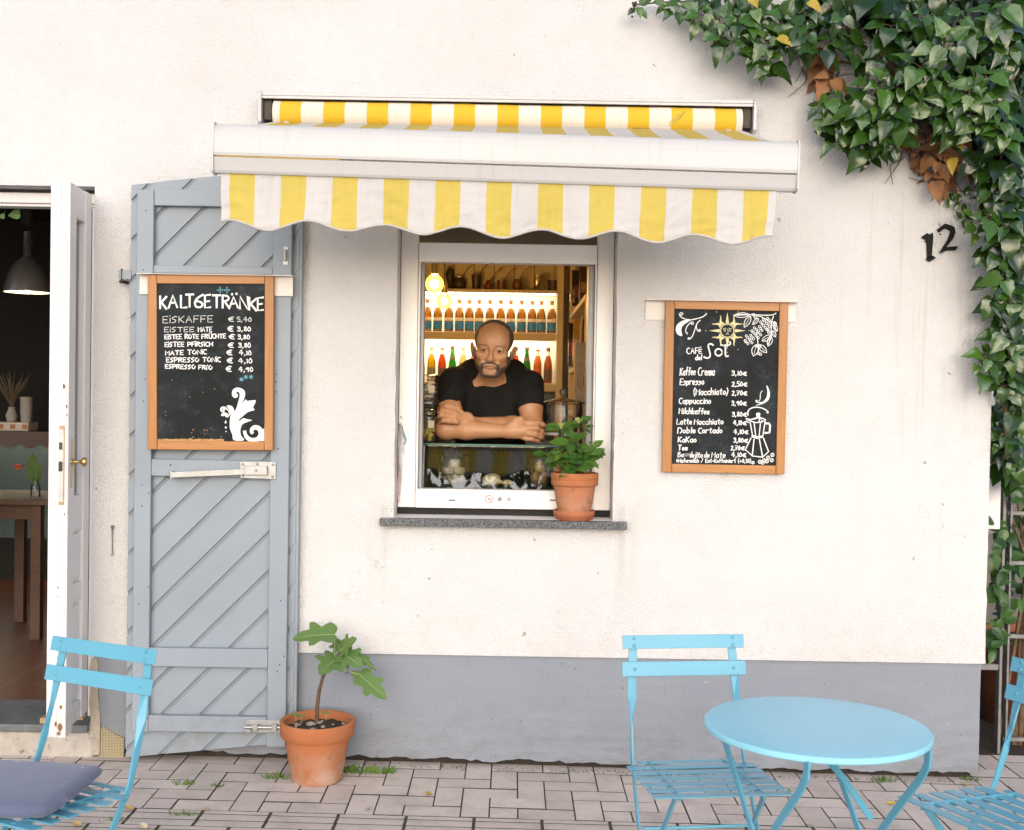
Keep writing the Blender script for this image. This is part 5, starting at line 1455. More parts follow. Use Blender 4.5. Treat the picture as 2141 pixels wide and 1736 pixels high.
tag(m.build('joint_moss', M['grass']), 'green moss and tiny grass growing in the paving joints', 'moss', kind='stuff')
m = MB()
for i in range(420):
    px = rnd.uniform(620,2050); c = PG(px, 1600+(px-620)*.028); x = c.x
    m.sphere((x, rnd.gauss(-.012,.014), gz(x)+.001), (rnd.uniform(.001,.005),rnd.uniform(.001,.004),rnd.uniform(.001,.003)), 5, 4)
tag(m.build('wall_foot_debris', simple('mortar_crumbs', (.17,.14,.11), .95, .3, 60)), 'crumbs of mortar and dirt along the foot of the wall', 'debris', kind='stuff')

# ------------------------------------------------------------------ ivy over the corner of the house
r4 = random.Random(21)
iv = thing('ivy', 'dense glossy dark green ivy hanging over the top right corner of the wall', 'climbing plant', tuple(P(2030, 600, 0)))
ml, md, my, mst = MB(), MB(), MB(), MB()
def ivy_leaf(m, c, s, face=None, down=1.0, shape=None):
    az_l = r4.uniform(-1.2,1.2)
    d = Vector((math.sin(az_l)*.75, -r4.uniform(.05,.75), -down*r4.uniform(.35,1.1)))
    n = Vector((r4.uniform(-.5,.5), -r4.uniform(.5,1.0), r4.uniform(.15,.9))) if face is None else Vector(face)+Vector((r4.uniform(-.35,.35),r4.uniform(-.3,.3),r4.uniform(-.3,.3)))
    leafgeo(m, c, d, n, s, shape or r4.choice([IVY,IVY,IVY2]), r4.uniform(.12,.4), r4.uniform(.1,.5), r4.uniform(.004,.016), seed=r4.random()*9)
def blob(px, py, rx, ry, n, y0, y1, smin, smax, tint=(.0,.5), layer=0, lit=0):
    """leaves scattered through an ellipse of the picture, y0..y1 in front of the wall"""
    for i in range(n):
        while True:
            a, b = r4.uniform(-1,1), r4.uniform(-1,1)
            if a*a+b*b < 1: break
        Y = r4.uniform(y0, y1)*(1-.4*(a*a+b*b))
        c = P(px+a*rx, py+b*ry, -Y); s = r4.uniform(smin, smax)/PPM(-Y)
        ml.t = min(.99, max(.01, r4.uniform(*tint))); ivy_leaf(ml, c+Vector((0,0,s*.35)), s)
def rosette(px, py, Y=.2, n=7, sz=52, tint=(.3,.9), m=None):
    n = int(n*1.25)
    """a spray of leaves round a shoot tip"""
    m = m or ml
    c = P(px, py, -Y); k = 1/PPM(-Y)
    ax_ = Vector((r4.uniform(-.45,.45), -1, r4.uniform(.0,.7))).normalized()
    e1 = ax_.orthogonal().normalized(); e2 = ax_.cross(e1); a0 = r4.uniform(0,6.28)
    for i in range(n):
        a = a0+i*2.4+r4.uniform(-.25,.25); rad = e1*math.cos(a)+e2*math.sin(a)
        s = sz*k*r4.uniform(.46,1.02)*(1 if i else .6)
        off = (.10+.22*r4.random()+.05*i)*sz*k
        b = c+rad*off*.8-ax_*(-.02*i)*0-ax_*.008*i+Vector((0,0,-.1*off))
        d = rad*.85+ax_*r4.uniform(-.05,.45)+Vector((0,0,-r4.uniform(.25,.75)))
        n_ = ax_*.9+rad*r4.uniform(-.5,.1)+Vector((r4.uniform(-.2,.2),0,r4.uniform(0,.5)))
        m.t = min(.99, max(.01, r4.uniform(*tint)+(.15 if i < 2 else 0)))
        leafgeo(m, b, d, n_, s, r4.choice([IVY,IVY,IVY2,IVY3]), r4.uniform(.10,.42), r4.uniform(.1,.55), r4.uniform(.016,.046), seed=r4.random()*9)
        if i % 2 == 0: mst.tube([c-ax_*.03, b], [.0016,.0012], 4)
IVY3 = [(0,.02),(-.05,.12),(.08,.26),(.18,.40),(.30,.30),(.42,.30),(.52,.22),(.70,.15),(.86,.06),(1,0)]
# deep layers, their shade put into dark leaf tints
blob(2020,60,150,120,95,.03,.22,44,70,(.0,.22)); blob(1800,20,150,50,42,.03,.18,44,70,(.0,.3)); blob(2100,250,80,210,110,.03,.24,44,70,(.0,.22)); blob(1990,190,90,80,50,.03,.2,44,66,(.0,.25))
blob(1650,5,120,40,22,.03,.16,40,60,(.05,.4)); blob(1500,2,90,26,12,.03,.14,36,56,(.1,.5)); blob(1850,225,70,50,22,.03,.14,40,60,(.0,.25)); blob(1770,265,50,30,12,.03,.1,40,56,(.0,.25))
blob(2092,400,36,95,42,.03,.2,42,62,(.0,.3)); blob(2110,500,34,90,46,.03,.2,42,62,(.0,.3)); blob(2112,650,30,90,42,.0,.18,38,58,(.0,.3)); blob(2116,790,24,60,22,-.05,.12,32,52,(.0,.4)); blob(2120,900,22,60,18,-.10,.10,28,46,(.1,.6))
# leaf sprays, brighter tints painted where light catches them
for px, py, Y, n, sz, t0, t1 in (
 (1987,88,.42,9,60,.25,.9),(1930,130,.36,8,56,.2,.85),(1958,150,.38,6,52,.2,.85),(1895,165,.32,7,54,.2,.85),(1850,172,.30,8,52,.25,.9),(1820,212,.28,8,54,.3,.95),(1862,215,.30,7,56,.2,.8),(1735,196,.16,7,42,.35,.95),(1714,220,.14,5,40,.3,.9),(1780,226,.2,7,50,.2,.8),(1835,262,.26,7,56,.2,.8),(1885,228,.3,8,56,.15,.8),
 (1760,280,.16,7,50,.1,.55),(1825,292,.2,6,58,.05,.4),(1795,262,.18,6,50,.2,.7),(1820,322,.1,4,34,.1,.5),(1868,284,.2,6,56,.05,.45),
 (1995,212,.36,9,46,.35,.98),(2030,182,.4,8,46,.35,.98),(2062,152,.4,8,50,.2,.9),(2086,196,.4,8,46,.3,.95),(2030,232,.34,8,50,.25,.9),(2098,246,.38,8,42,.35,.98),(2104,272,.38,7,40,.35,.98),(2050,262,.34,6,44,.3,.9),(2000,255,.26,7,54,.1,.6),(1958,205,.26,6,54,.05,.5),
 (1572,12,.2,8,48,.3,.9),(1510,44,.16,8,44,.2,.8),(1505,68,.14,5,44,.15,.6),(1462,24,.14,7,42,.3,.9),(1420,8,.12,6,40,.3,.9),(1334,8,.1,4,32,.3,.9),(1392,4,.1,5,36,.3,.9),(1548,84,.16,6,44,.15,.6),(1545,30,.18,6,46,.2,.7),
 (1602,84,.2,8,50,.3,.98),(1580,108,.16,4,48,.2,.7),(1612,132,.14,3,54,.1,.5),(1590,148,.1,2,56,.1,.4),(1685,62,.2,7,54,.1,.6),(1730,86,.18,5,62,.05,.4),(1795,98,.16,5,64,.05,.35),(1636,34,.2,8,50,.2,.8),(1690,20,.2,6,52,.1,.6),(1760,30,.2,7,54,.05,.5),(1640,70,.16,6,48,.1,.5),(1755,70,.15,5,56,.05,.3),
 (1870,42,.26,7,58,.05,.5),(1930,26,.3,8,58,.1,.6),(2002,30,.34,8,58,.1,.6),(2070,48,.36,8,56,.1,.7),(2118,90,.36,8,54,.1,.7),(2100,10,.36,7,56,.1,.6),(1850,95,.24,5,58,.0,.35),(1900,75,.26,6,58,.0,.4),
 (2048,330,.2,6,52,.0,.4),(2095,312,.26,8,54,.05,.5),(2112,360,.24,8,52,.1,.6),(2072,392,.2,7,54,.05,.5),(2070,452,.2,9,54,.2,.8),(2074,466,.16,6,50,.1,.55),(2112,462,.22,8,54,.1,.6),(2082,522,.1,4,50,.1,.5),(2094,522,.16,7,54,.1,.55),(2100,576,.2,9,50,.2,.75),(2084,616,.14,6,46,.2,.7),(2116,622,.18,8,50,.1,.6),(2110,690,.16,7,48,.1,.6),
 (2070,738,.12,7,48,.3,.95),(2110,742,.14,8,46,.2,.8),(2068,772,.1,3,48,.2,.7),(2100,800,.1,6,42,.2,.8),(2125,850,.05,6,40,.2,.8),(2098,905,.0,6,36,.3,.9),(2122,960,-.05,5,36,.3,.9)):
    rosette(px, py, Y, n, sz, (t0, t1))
blob(2110,200,60,260,120,-.5,.0,50,80,(.0,.15)); blob(2115,560,50,240,120,-.45,-.05,46,70,(.0,.25)); blob(2125,900,40,150,50,-.4,-.1,40,60,(.0,.4))  # rear leaves, tinted darkest to paint the shade behind
# dead leaves
for px, py, rx, ry, n in ((1945,300,48,40,26),(1985,345,42,32,22),(1745,140,30,34,12),(1915,262,40,24,12),(2010,300,30,40,14),(1722,100,20,20,4),(1840,190,30,20,4)):
    for i in range(n):
        if i % 7 == 0: rosette(px+r4.uniform(-1,1)*rx, py+r4.uniform(-1,1)*ry, r4.uniform(.02,.13), 4, r4.uniform(36,58), (.4,.6), md)
for px, py in ((1627,92),(1568,0),(1690,18),(1993,345),(2085,120),(1998,310)):
    c = P(px, py-14, -.2); ivy_leaf(my, c, 36/PPM(-.2), shape=IVY2)
# stems
def stemline(pts, r0, r1, Y=.03):
    q = catmull(pts, 8, False); n = len(q); mst.tube([P(a, b, -Y-.008*math.sin(i*.7)) for i, (a, b) in enumerate(q)], [r0+(r1-r0)*i/(n-1) for i in range(n)], 7)
stemline([(1820,-10),(1835,60),(1850,120),(1880,165),(1905,215),(1960,300),(2040,360),(2080,470)], .016, .020)
stemline([(1905,215),(1870,160),(1830,140),(1760,130),(1690,118),(1645,106)], .008, .003)
stemline([(1755,-10),(1765,40),(1790,90),(1840,120)], .007, .006); stemline([(1700,-10),(1712,40),(1735,60)], .005, .004); stemline([(1700,118),(1640,60),(1560,30),(1440,5),(1330,10)], .006, .003)
stemline([(1960,300),(1930,285),(1900,270)], .007, .004); stemline([(2030,350),(1990,330),(1940,330),(1925,300)], .007, .003); stemline([(1880,165),(1800,190),(1770,200),(1750,240)], .006, .003)
stemline([(2080,470),(2092,600),(2100,800),(2104,960)], .016, .008, .0)
for i in range(60):
    px, py = r4.choice([(r4.uniform(1650,1900), r4.uniform(20,160)), (r4.uniform(1880,2060), r4.uniform(200,380))])
    stemline([(px,py),(px+r4.uniform(-25,25),py+r4.uniform(5,30)),(px+r4.uniform(-40,40),py+r4.uniform(20,60))], .0028, .0012, .015)
# small hanging sprig above the house number
for pts in ([(2032,410),(2000,398),(1966,398)], [(2030,430),(2000,418),(1970,412)], [(2040,460),(2020,452),(2008,458)]):
    stemline(pts, .0016, .001, .02)
    for t in range(5):
        a = Vector(pts[0]).lerp(Vector(pts[-1]), .25+.18*t); ml.t = r4.uniform(.3,.8); c = P(a.x, a.y, -.025)
        d = Vector((r4.uniform(-.6,.3), -.2, r4.choice([-1,.7]))); leafgeo(ml, c, d, (0,-1,.3), 20/PPM(0), OVATE, .2, .2)
m = MB()
for k in range(14): m.sphere(P(1585+r4.uniform(-12,12), 100+r4.uniform(-20,18), -.12), .004, 6, 5)
for k in range(12): m.sphere(P(1325+r4.uniform(-5,5), 18+r4.uniform(-14,20), -.08), .005, 6, 5)
m.build('berries', simple('ivy_berry', (.05,.04,.03), .6), iv, smooth=60)
ml.build('foliage', M['ivy'], iv, smooth=60); md.build('dead_foliage', M['ivy_dead'], iv, smooth=60); my.build('yellow_foliage', M['ivy_yellow'], iv, smooth=60); mst.build('stems', M['bark'], iv, smooth=60)

# ------------------------------------------------------------------ garden gap at the right
M['gate'] = simple('galvanised_gate', (.25,.25,.25), .5, .2, 30, .1, 100, metal=.5)
YG = .42
g = thing('garden_gate', 'grey galvanised bar gate in the gap beyond the house corner', 'gate', tuple(P(2110, 1600, YG)))
def gpost(name, px, wpx, Y, y0=560, y1=1640, dx=-18):
    m = MB(); a, b = P(px, y0, Y), P(px+dx, y1, Y); hw = wpx/2/PPM(Y); x = (a.x+b.x)/2
    m.box(x-hw, x+hw, Y-.02, Y+.02, gz(x)-.05, a.z); return m.build(name, M['gate'], g, bevel=.003)
gpost('gate_post', 2104, 6.5, YG); gpost('gate_stile', 2119, 5, YG+.03); gpost('gate_stile', 2200, 6, YG+.03)
m = MB(); xa, xb = P(2108,1000,YG+.03).x, P(2188,1000,YG+.03).x
for py in (928, 1073, 1177, 1330, 1545): z = P(2130, py, YG+.03).z; m.box(xa, xb, YG+.022, YG+.038, z-.008, z+.008)
m.build('gate_rail', M['gate'], g)
m = MB(); xa, xb = XR-.02, P(2098,1000,YG).x
for py in (1108, 1393): z = P(2085, py, YG).z; m.box(xa, xb, YG-.012, YG+.012, z-.014, z+.010)
m.build('gate_rail', M['gate'], g)
c = P(2074, 1030, YG-.03); m = MB(); z0, z1 = P(2078,1105,YG-.03).z, P(2082,958,YG-.03).z; x1 = P(2086,1030,YG-.03).x
m.box(x1-.16, x1, YG-.06, YG-.03, z0, z1); m.box(x1-.15, x1-.004, YG-.066, YG-.0605, z0+.05, z1-.05)
tag(m.build('letter_box', M['pvc'], None, bevel=.004), 'plain white letter box fixed to the gate beside the house corner', 'letter box')
# big terracotta tub
tc = P(2165, 1480, .95); tz0 = gz(tc.x)-.01
tub = thing('terracotta_tub', 'large terracotta tub standing behind the garden gate', 'pot', (tc.x, .95, tz0))
zr = P(2100,1345,.75).z; Ht = zr-tz0
m = MB(); m.lathe([(0,0),(.24,0),(.30,Ht*.85),(.325,Ht*.86),(.33,Ht),(.29,Ht),(.28,Ht*.9),(0,Ht*.9)], (tc.x,.95,tz0), 40); m.build('tub', simple('tub_terracotta', (.26,.085,.04), .85, .2, 8, .2, 50), tub, smooth=40)
m = MB(); m.lathe([(0,Ht*.93),(.281,Ht*.91)], (tc.x,.95,tz0), 20); m.build('soil', M['soil'], tub)
# shrub of pointed leaves in the gap
r5 = random.Random(77)
def shrub(name, label, blobs, mat, prof, group=None, cat='shrub', stemx=None):
    t = thing(name, label, cat, (stemx[0], stemx[1], gz(stemx[0])), group)
    m, ms2 = MB(), MB()
    for px, py, rx, ry, n, y0, y1, a, b, t0, t1 in blobs:
        for i in range(n):
            q, w_ = r5.uniform(-1,1), r5.uniform(-1,1)
            Y = r5.uniform(y0, y1); c = P(px+q*rx, py+w_*ry, Y); m.t = r5.uniform(t0, t1)
            d = Vector((r5.uniform(-1,1), -r5.uniform(0,.8), r5.uniform(-.9,.5))); leafgeo(m, c, d, (r5.uniform(-.5,.5),-.8,.7), r5.uniform(a,b)/PPM(Y), prof, .25, .25, .006, seed=i)
    m.build('foliage', mat, t, smooth=60)
    for i in range(7):
        x = stemx[0]+r5.uniform(-.15,.15); ms2.tube([(x,stemx[1],gz(x)-.02),(x+r5.uniform(-.1,.1),stemx[1]+r5.uniform(-.1,.1),.8),(x+r5.uniform(-.2,.2),stemx[1],1.6)], [.012,.009,.004], 6)
    ms2.build('stems', M['bark'], t, smooth=60); return t
M['shrub'] = m_leaf('laurel_leaf', (.018,.055,.014), (.085,.175,.04), .35, .5, trans=.18)
shrub('laurel_shrub', 'leafy laurel shrub growing through the gate beside the house corner',
      [(2092,1160,18,70,34,.30,.6,30,46,.1,.8),(2088,1260,16,70,34,.30,.6,26,42,.1,.9),(2082,1330,12,40,14,.30,.5,26,38,.2,.9),(2128,1130,22,60,22,.34,.7,30,44,.1,.8),(2120,870,26,60,34,.3,.6,30,50,.1,.8),(2095,960,14,40,10,.3,.36,30,46,.2,.8),(2128,980,20,70,26,.34,.7,28,46,.2,.9),(2132,1230,14,60,12,.34,.6,28,42,.2,.8)], M['shrub'], OVATE, stemx=(P(2105,1500,.55).x,.55))
# stone steps and a dark hedge behind
M['step'] = simple('stone_step', (.16,.145,.13), .9, .2, 12, .5, 40, .004)
m = MB()
sp2 = thing('garden_steps', 'grey stone garden steps rising behind the gate', 'steps', (2.6, 2.6, 0))
for k in range(6):
    m = MB(); y0 = 2.0+.32*k; m.box(1.9, 4.4, y0, y0+.6, -.1, .18+.16*k); m.build('step', M['step'], sp2, bevel=.012)
def hedge(name, label, x0, x1, y0, y1, z1, n, seed):
    r = random.Random(seed); t = thing(name, label, 'hedge', ((x0+x1)/2, (y0+y1)/2, 0))
    m = MB()
    for i in range(n):
        c = Vector((r.uniform(x0,x1), r.uniform(y0,y1), r.uniform(.0,z1))); m.t = r.uniform(0,.6)
        leafgeo(m, c, (r.uniform(-1,1),-r.uniform(0,1),r.uniform(-1,.4)), (r.uniform(-.5,.5),-.8,.7), r.uniform(.07,.13), OVATE, .25, .25)
    m.build('foliage', M['shrub'], t, smooth=60)
    m = MB()
    for i in range(6):
        x = x0+(x1-x0)*(i+.5)/6; m.tube([(x,(y0+y1)/2,-.05),(x+r.uniform(-.1,.1),(y0+y1)/2,z1*.9)], [.03,.015], 8)
    m.build('trunk', M['bark'], t, smooth=60)
hedge('hedge', 'tall dark hedge behind the garden steps', 1.9, 5.0, 4.4, 5.4, 6.5, 5200, 3)
m = MB(); 
for q in range(40): m.sphere((rnd.uniform(1.95,2.9), rnd.uniform(.5,1.9), gz(2.3)-.005), (.01,.01,.006), 6, 4)
m.quad((XR+.01,.36,gz(XR)-.002),(6,.36,gz(6)-.002),(6,4.4,gz(6)-.002),(XR+.01,4.4,gz(XR)-.002))
tag(m.build('garden_soil', M['soil']), 'dark bare garden soil with leaf litter behind the gate', 'soil', kind='structure')
m = MB(); x = XR+.03; m.slab([(x,.30,gz(x)-.05),(x+.07,.30,gz(x)-.05),(x+.06,.30,.36),(x+.012,.30,.38)][::-1], (0,1,0), .10)
tag(m.build('edging_post', M['step'], None, bevel=.01), 'short weathered stone stump at the foot of the house corner', 'post')
for px, py in ((2098,1540),(2118,1575)):
    c = PG(px, py-0) if False else P(px, py, .6); c.z = gz(c.x)+.006; m = MB(); leafgeo(m, c, (1,.3,.1), (0,-.3,1), .05, OVATE, .3, -.1)
    tag(m.build('fallen_leaf', lm[2], None), 'pale leaf on the garden soil %s the gate' % ('behind the post of' if px < 2110 else 'nearer the right edge under'), 'leaf', 'garden leaves')
# ------------------------------------------------------------------ rooms behind the wall
CE = FLZ+2.75
m = MB(); m.quad((-5,.36,FLZ),(XR-.02,.36,FLZ),(XR-.02,4.4,FLZ),(-5,4.4,FLZ))
tag(m.build('interior_floor', M['terra_tiles']), 'terracotta tiled cafe floor seen through the open door', 'floor', kind='structure')
m = MB(); m.box(-1.55, XR-.02, 4.10, 4.3, FLZ, CE); m.box(-1.55, XR-.02, .42, 4.3, CE, CE+.1); m.box(1.15, 1.25, .42, 4.1, FLZ, CE); m.box(-1.55,-1.45,.42,4.10,FLZ,CE)  # last box: unseen partition, added to keep the dining room dark
m.build('interior_wall', M['inwall'], house)
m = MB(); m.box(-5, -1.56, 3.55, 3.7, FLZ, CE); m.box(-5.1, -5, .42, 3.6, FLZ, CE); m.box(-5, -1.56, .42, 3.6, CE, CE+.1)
m.build('dining_room_wall', M['inwall_unlit'], house)
# ---- back shelf unit with lit niches
YBK = 4.06; YFR = 3.84
def zat(py, Y, px=1020): return P(px, py, Y).z
sx0_, sx1_ = -1.15, P(1162, 720, YFR).x
shf = thing('bottle_shelf', 'cream wall shelf with glowing lit niches full of bottles behind the man', 'shelf', (0, 3.95, FLZ))
ZB = [zat(606, YFR), zat(695.5, YFR), zat(800, YFR)]
for k, (z, th) in enumerate(zip(ZB, (.024, .056, .060))):
    m = MB(); m.box(sx0_, sx1_, YFR+.004, YBK, z-.022, z); m.box(sx0_, sx1_, YFR-.012, YFR+.004, z-th, z+.0015); m.build('shelf_board', M['cream'], shf, bevel=.003)
m = MB(); m.box(sx0_, sx1_, YBK, YBK+.02, ZB[2], ZB[0]-.0225); m.build('niche_back', simple('niche_white', (.80,.74,.62), .6, .02), shf)
m = MB(); m.box(sx0_, sx1_+.4, YBK, YBK+.02, ZB[0]+.001, CE-.02); m.build('plank_back', M['planks'], shf)
m = MB(); m.box(sx1_+.001, sx1_+.05, YFR-.02, YBK, FLZ, CE-.02); m.build('upright', M['cream'], shf, bevel=.004)
m = MB(); m.box(sx0_, sx1_+.5, YBK+.001, YBK+.02, FLZ, ZB[2]-.023); m.build('tile_back', M['teal_tiles'], shf)
led = emit('led_warm', (1.0,.85,.60), 9)
for k, e in ((0, 3.8), (1, 3.8)):
    z = ZB[k]-(.0235 if k == 0 else .0235)
    m = MB(); m.box(sx0_+.02, sx1_-.01, YFR+.010, YFR+.022, z-.006, z); o = m.build('led_strip', led, shf)
    l = bpy.data.lights.new('niche_light', 'AREA'); l.shape = 'RECTANGLE'; l.size = sx1_-sx0_-.1; l.size_y = .05; l.energy = e; l.color = (1.0,.85,.62)
    lo = bpy.data.objects.new('niche_light', l); COL.objects.link(lo); lo.location = ((sx0_+sx1_)/2, YFR+.05, z-.012); lo.rotation_euler = (R(28), 0, 0)
# ---- beer bottles
def m_bottle(name, tint, dcol, k=.35):
    n = new(name); n.n.remove(n.b)
    tr = n.node('ShaderNodeBsdfTransparent'); tr.inputs[0].default_value = C4(tint)
    df = n.node('ShaderNodeBsdfDiffuse'); df.inputs[0].default_value = C4(dcol); tl = n.node('ShaderNodeBsdfTranslucent'); tl.inputs[0].default_value = C4(dcol)
    a = n.node('ShaderNodeMixShader'); a.inputs[0].default_value = .6; n.l.new(df.outputs[0], a.inputs[1]); n.l.new(tl.outputs[0], a.inputs[2])
    m0 = n.node('ShaderNodeMixShader'); m0.inputs[0].default_value = k; n.l.new(tr.outputs[0], m0.inputs[1]); n.l.new(a.outputs[0], m0.inputs[2])
    gl = n.node('ShaderNodeBsdfGlossy'); gl.inputs['Roughness'].default_value = .08; fr = n.node('ShaderNodeFresnel'); fr.inputs[0].default_value = 1.45
    mx = n.node('ShaderNodeMixShader'); n.l.new(fr.outputs[0], mx.inputs[0]); n.l.new(m0.outputs[0], mx.inputs[1]); n.l.new(gl.outputs[0], mx.inputs[2])
    n.l.new(mx.outputs[0], n.n['Material Output'].inputs[0]); return n.m
M['amber'] = m_bottle('amber_glass', (.70,.42,.13), (.34,.155,.03))
M['lab_cream'] = simple('label_cream', (.62,.52,.36), .6, .05); M['lab_blue'] = simple('label_blue', (.015,.15,.30), .5, .1, 60); M['lab_dark'] = simple('label_dark', (.10,.05,.025), .6, .1); M['lab_olive'] = simple('label_olive', (.16,.14,.05), .6, .1)
YBT = 3.93; HB = (695-625.5)/PPM(YBT)
def bottle(name, body, parts, Hh, rad, prof=None):
    r = thing(name, 'x', 'bottle', (0,0,0)); q = prof or [(0,0),(.9,0),(1,.03),(1,.52),(.93,.60),(.62,.72),(.45,.80),(.40,.93),(.46,.935),(.46,.965),(.40,.97),(0,.97)]
    m = MB(); m.lathe([(a*rad, b*Hh) for a, b in q], (0,0,0), 20); m.build('bottle_glass', body, r, smooth=50)
    for nm, mt_, pts in parts:
        m = MB(); m.lathe([(a*rad, b*Hh) for a, b in pts], (0,0,0), 20); m.build(nm, mt_, r, smooth=50)
    return r
RB = 9.3/PPM(YBT)
CAP = ('cap', M['lab_dark'], [(.47,.945),(.52,.95),(.52,.99),(.44,1.0),(0,1.0)])
beer = bottle('beer_bottle', M['amber'], [('body_label', M['lab_blue'], [(1.012,.09),(1.02,.10),(1.02,.30),(1.012,.31)]), ('shoulder_label', M['lab_cream'], [(1.013,.335),(1.02,.34),(1.02,.42),(1.015,.43)]), ('neck_label', M['lab_cream'], [(.60,.745),(.56,.765),(.49,.84),(.47,.85)]), CAP], HB, RB)
cxs = [862+z/5.254 for z in (160,275,397,513,622,730,848,966,1077,1195,1310,1412,1527)]
NM = ['first','second','third','fourth','fifth','sixth','seventh','eighth','ninth','tenth','eleventh','twelfth','last']
for i, px in enumerate(cxs):
    p = P(px, 695, YBT); b = beer if i == 0 else dup(beer)
    b.location = (p.x, YBT, ZB[1]+.0018); b.rotation_euler = (0,0,rnd.uniform(0,6))
    b['label'] = ('brown beer bottle with blue label, %s from the left in the upper lit niche' % NM[i]) if i < 12 else 'brown beer bottle with blue label at the right end of the upper lit niche'
    b['group'] = 'brown beer bottles in the upper niche'
# ---- lemonade bottles in the lower niche
YLM = 3.93; HL = (797-722)/PPM(YLM); RL = 8.6/PPM(YLM)
LPROF = [(0,0),(.9,0),(1,.03),(1,.50),(.92,.60),(.66,.70),(.50,.79),(.46,.90),(.52,.905),(.52,.94),(.44,.945),(0,.945)]
CONE = [(0,0),(.9,0),(1,.02),(1,.28),(.9,.5),(.64,.72),(.46,.85),(.43,.93),(0,.93)]
lem = [(88,'orange',(.80,.22,.05),(.62,.12,.02),'lab_dark',0,'orange red soda bottle at the left edge of the lower lit niche'),
 (205,'yellow',(.85,.60,.05),(.62,.42,.03),'lab_olive',0,'yellow soda bottle with olive label in the lower lit niche'),
 (322,'orange',(.80,.20,.05),(.62,.10,.02),'lab_dark',0,'orange red soda bottle with dark label left of the green bottle'),
 (435,'green',(.12,.62,.10),(.04,.34,.03),'lab_dark',1,'green conical bottle in the lower niche left of the man'),
 (553,'pale',(.86,.84,.45),(.60,.56,.22),'lab_olive',0,'pale yellow bottle behind the man on the left'),
 (668,'orange',(.80,.25,.05),(.62,.14,.03),'lab_dark',0,'orange bottle half hidden by the ear of the man'),
 (1130,'orange',(.80,.20,.04),(.62,.10,.02),'lab_dark',0,'orange soda bottle just right of the head of the man'),
 (1252,'green',(.05,.42,.08),(.02,.22,.03),'lab_dark',1,'green conical bottle right of the man'),
 (1370,'orange',(.82,.34,.06),(.62,.22,.04),'lab_red',0,'amber orange bottle with red label in the lower niche'),
 (1485,'brown',(.72,.25,.07),(.45,.14,.04),'lab_dark',0,'brownish orange bottle at the right end of the lower niche')]
M['lab_red'] = simple('label_red', (.45,.09,.03), .6, .1)
for zx, nm, t_, d_, lb, cone, lab in lem:
    p = P(862+zx/5.254, 798, YLM)
    b = bottle('soda_bottle', m_bottle('soda_'+nm, t_, d_, .5), [('body_label', M[lb], [(1.012,.06),(1.02,.07),(1.02,.38 if not cone else .26),(1.012,.39 if not cone else .27)]), ('neck_label', M['lab_cream'] if not cone else M['lab_dark'], [(.56,.76),(.50,.84),(.485,.88)] if not cone else [(.76,.62),(.66,.71)]), ('cap', M['lab_cream'] if zx in (88,205,322,553,1370) else M['lab_dark'], [(.53,.92),(.56,.925),(.56,.985),(.48,1.0),(0,1.0)])], HL, RL, CONE if cone else LPROF)
    b.location = (p.x, YLM, ZB[2]+.0018); b['label'] = lab; b['group'] = 'soda bottles in the lower niche'
# ---- mate gourds on the top shelf
gm = [simple('gourd_dark', (.045,.028,.02), .45, .3, 40), simple('gourd_brown', (.16,.06,.03), .4, .3, 40), simple('gourd_red', (.22,.06,.035), .45, .3, 30)]
M['silver'] = simple('silver_metal', (.6,.56,.48), .25, .1, 40, metal=1)
GP = {'round':[(0,0),(.5,0),(.9,.2),(1,.5),(.85,.8),(.6,.95),(.66,1),(.5,.98),(0,.9)], 'cup':[(0,0),(.55,0),(.72,.15),(.86,.55),(.95,.9),(1,1),(.88,1),(.8,.9),(0,.85)], 'pear':[(0,0),(.55,0),(1,.3),(.9,.55),(.5,.8),(.35,1),(.25,1),(0,.9)], 'cyl':[(0,0),(.9,0),(.95,.1),(.95,.9),(1,1),(.85,1),(0,.9)], 'glass':[(0,0),(.6,0),(.7,.06),(.5,.15),(.9,.35),(1,.75),(.85,.95),(.9,1),(0,1)], 'tall':[(0,0),(.8,0),(.85,.12),(.4,.22),(.8,.4),(1,.62),(.8,.85),(.25,.97),(0,1)]}
gourds = [(125,8.5,22,'round',0,0,'round dark gourd at the left end of the top shelf'),(410,9.5,48,'tall',0,0,'tall dark ornament on the top shelf above the bulb'),(515,14,27,'round',0,1,'wide dark mate gourd with straw on the top shelf'),(700,11,32,'cup',0,1,'dark carved mate cup with straw, middle left of the top shelf'),(830,10,22,'pear',2,1,'reddish pear shaped gourd with straw'),(978,10,22,'cyl',1,1,'brown cylindrical mate cup with straw'),(1150,11,26,'round',1,1,'glossy brown round gourd with long straw'),(1370,8,34,'glass',3,0,'silver footed goblet on the top shelf'),(1550,13,24,'cyl',0,1,'dark wide cup at the right end of the top shelf')]
YGD = 3.93
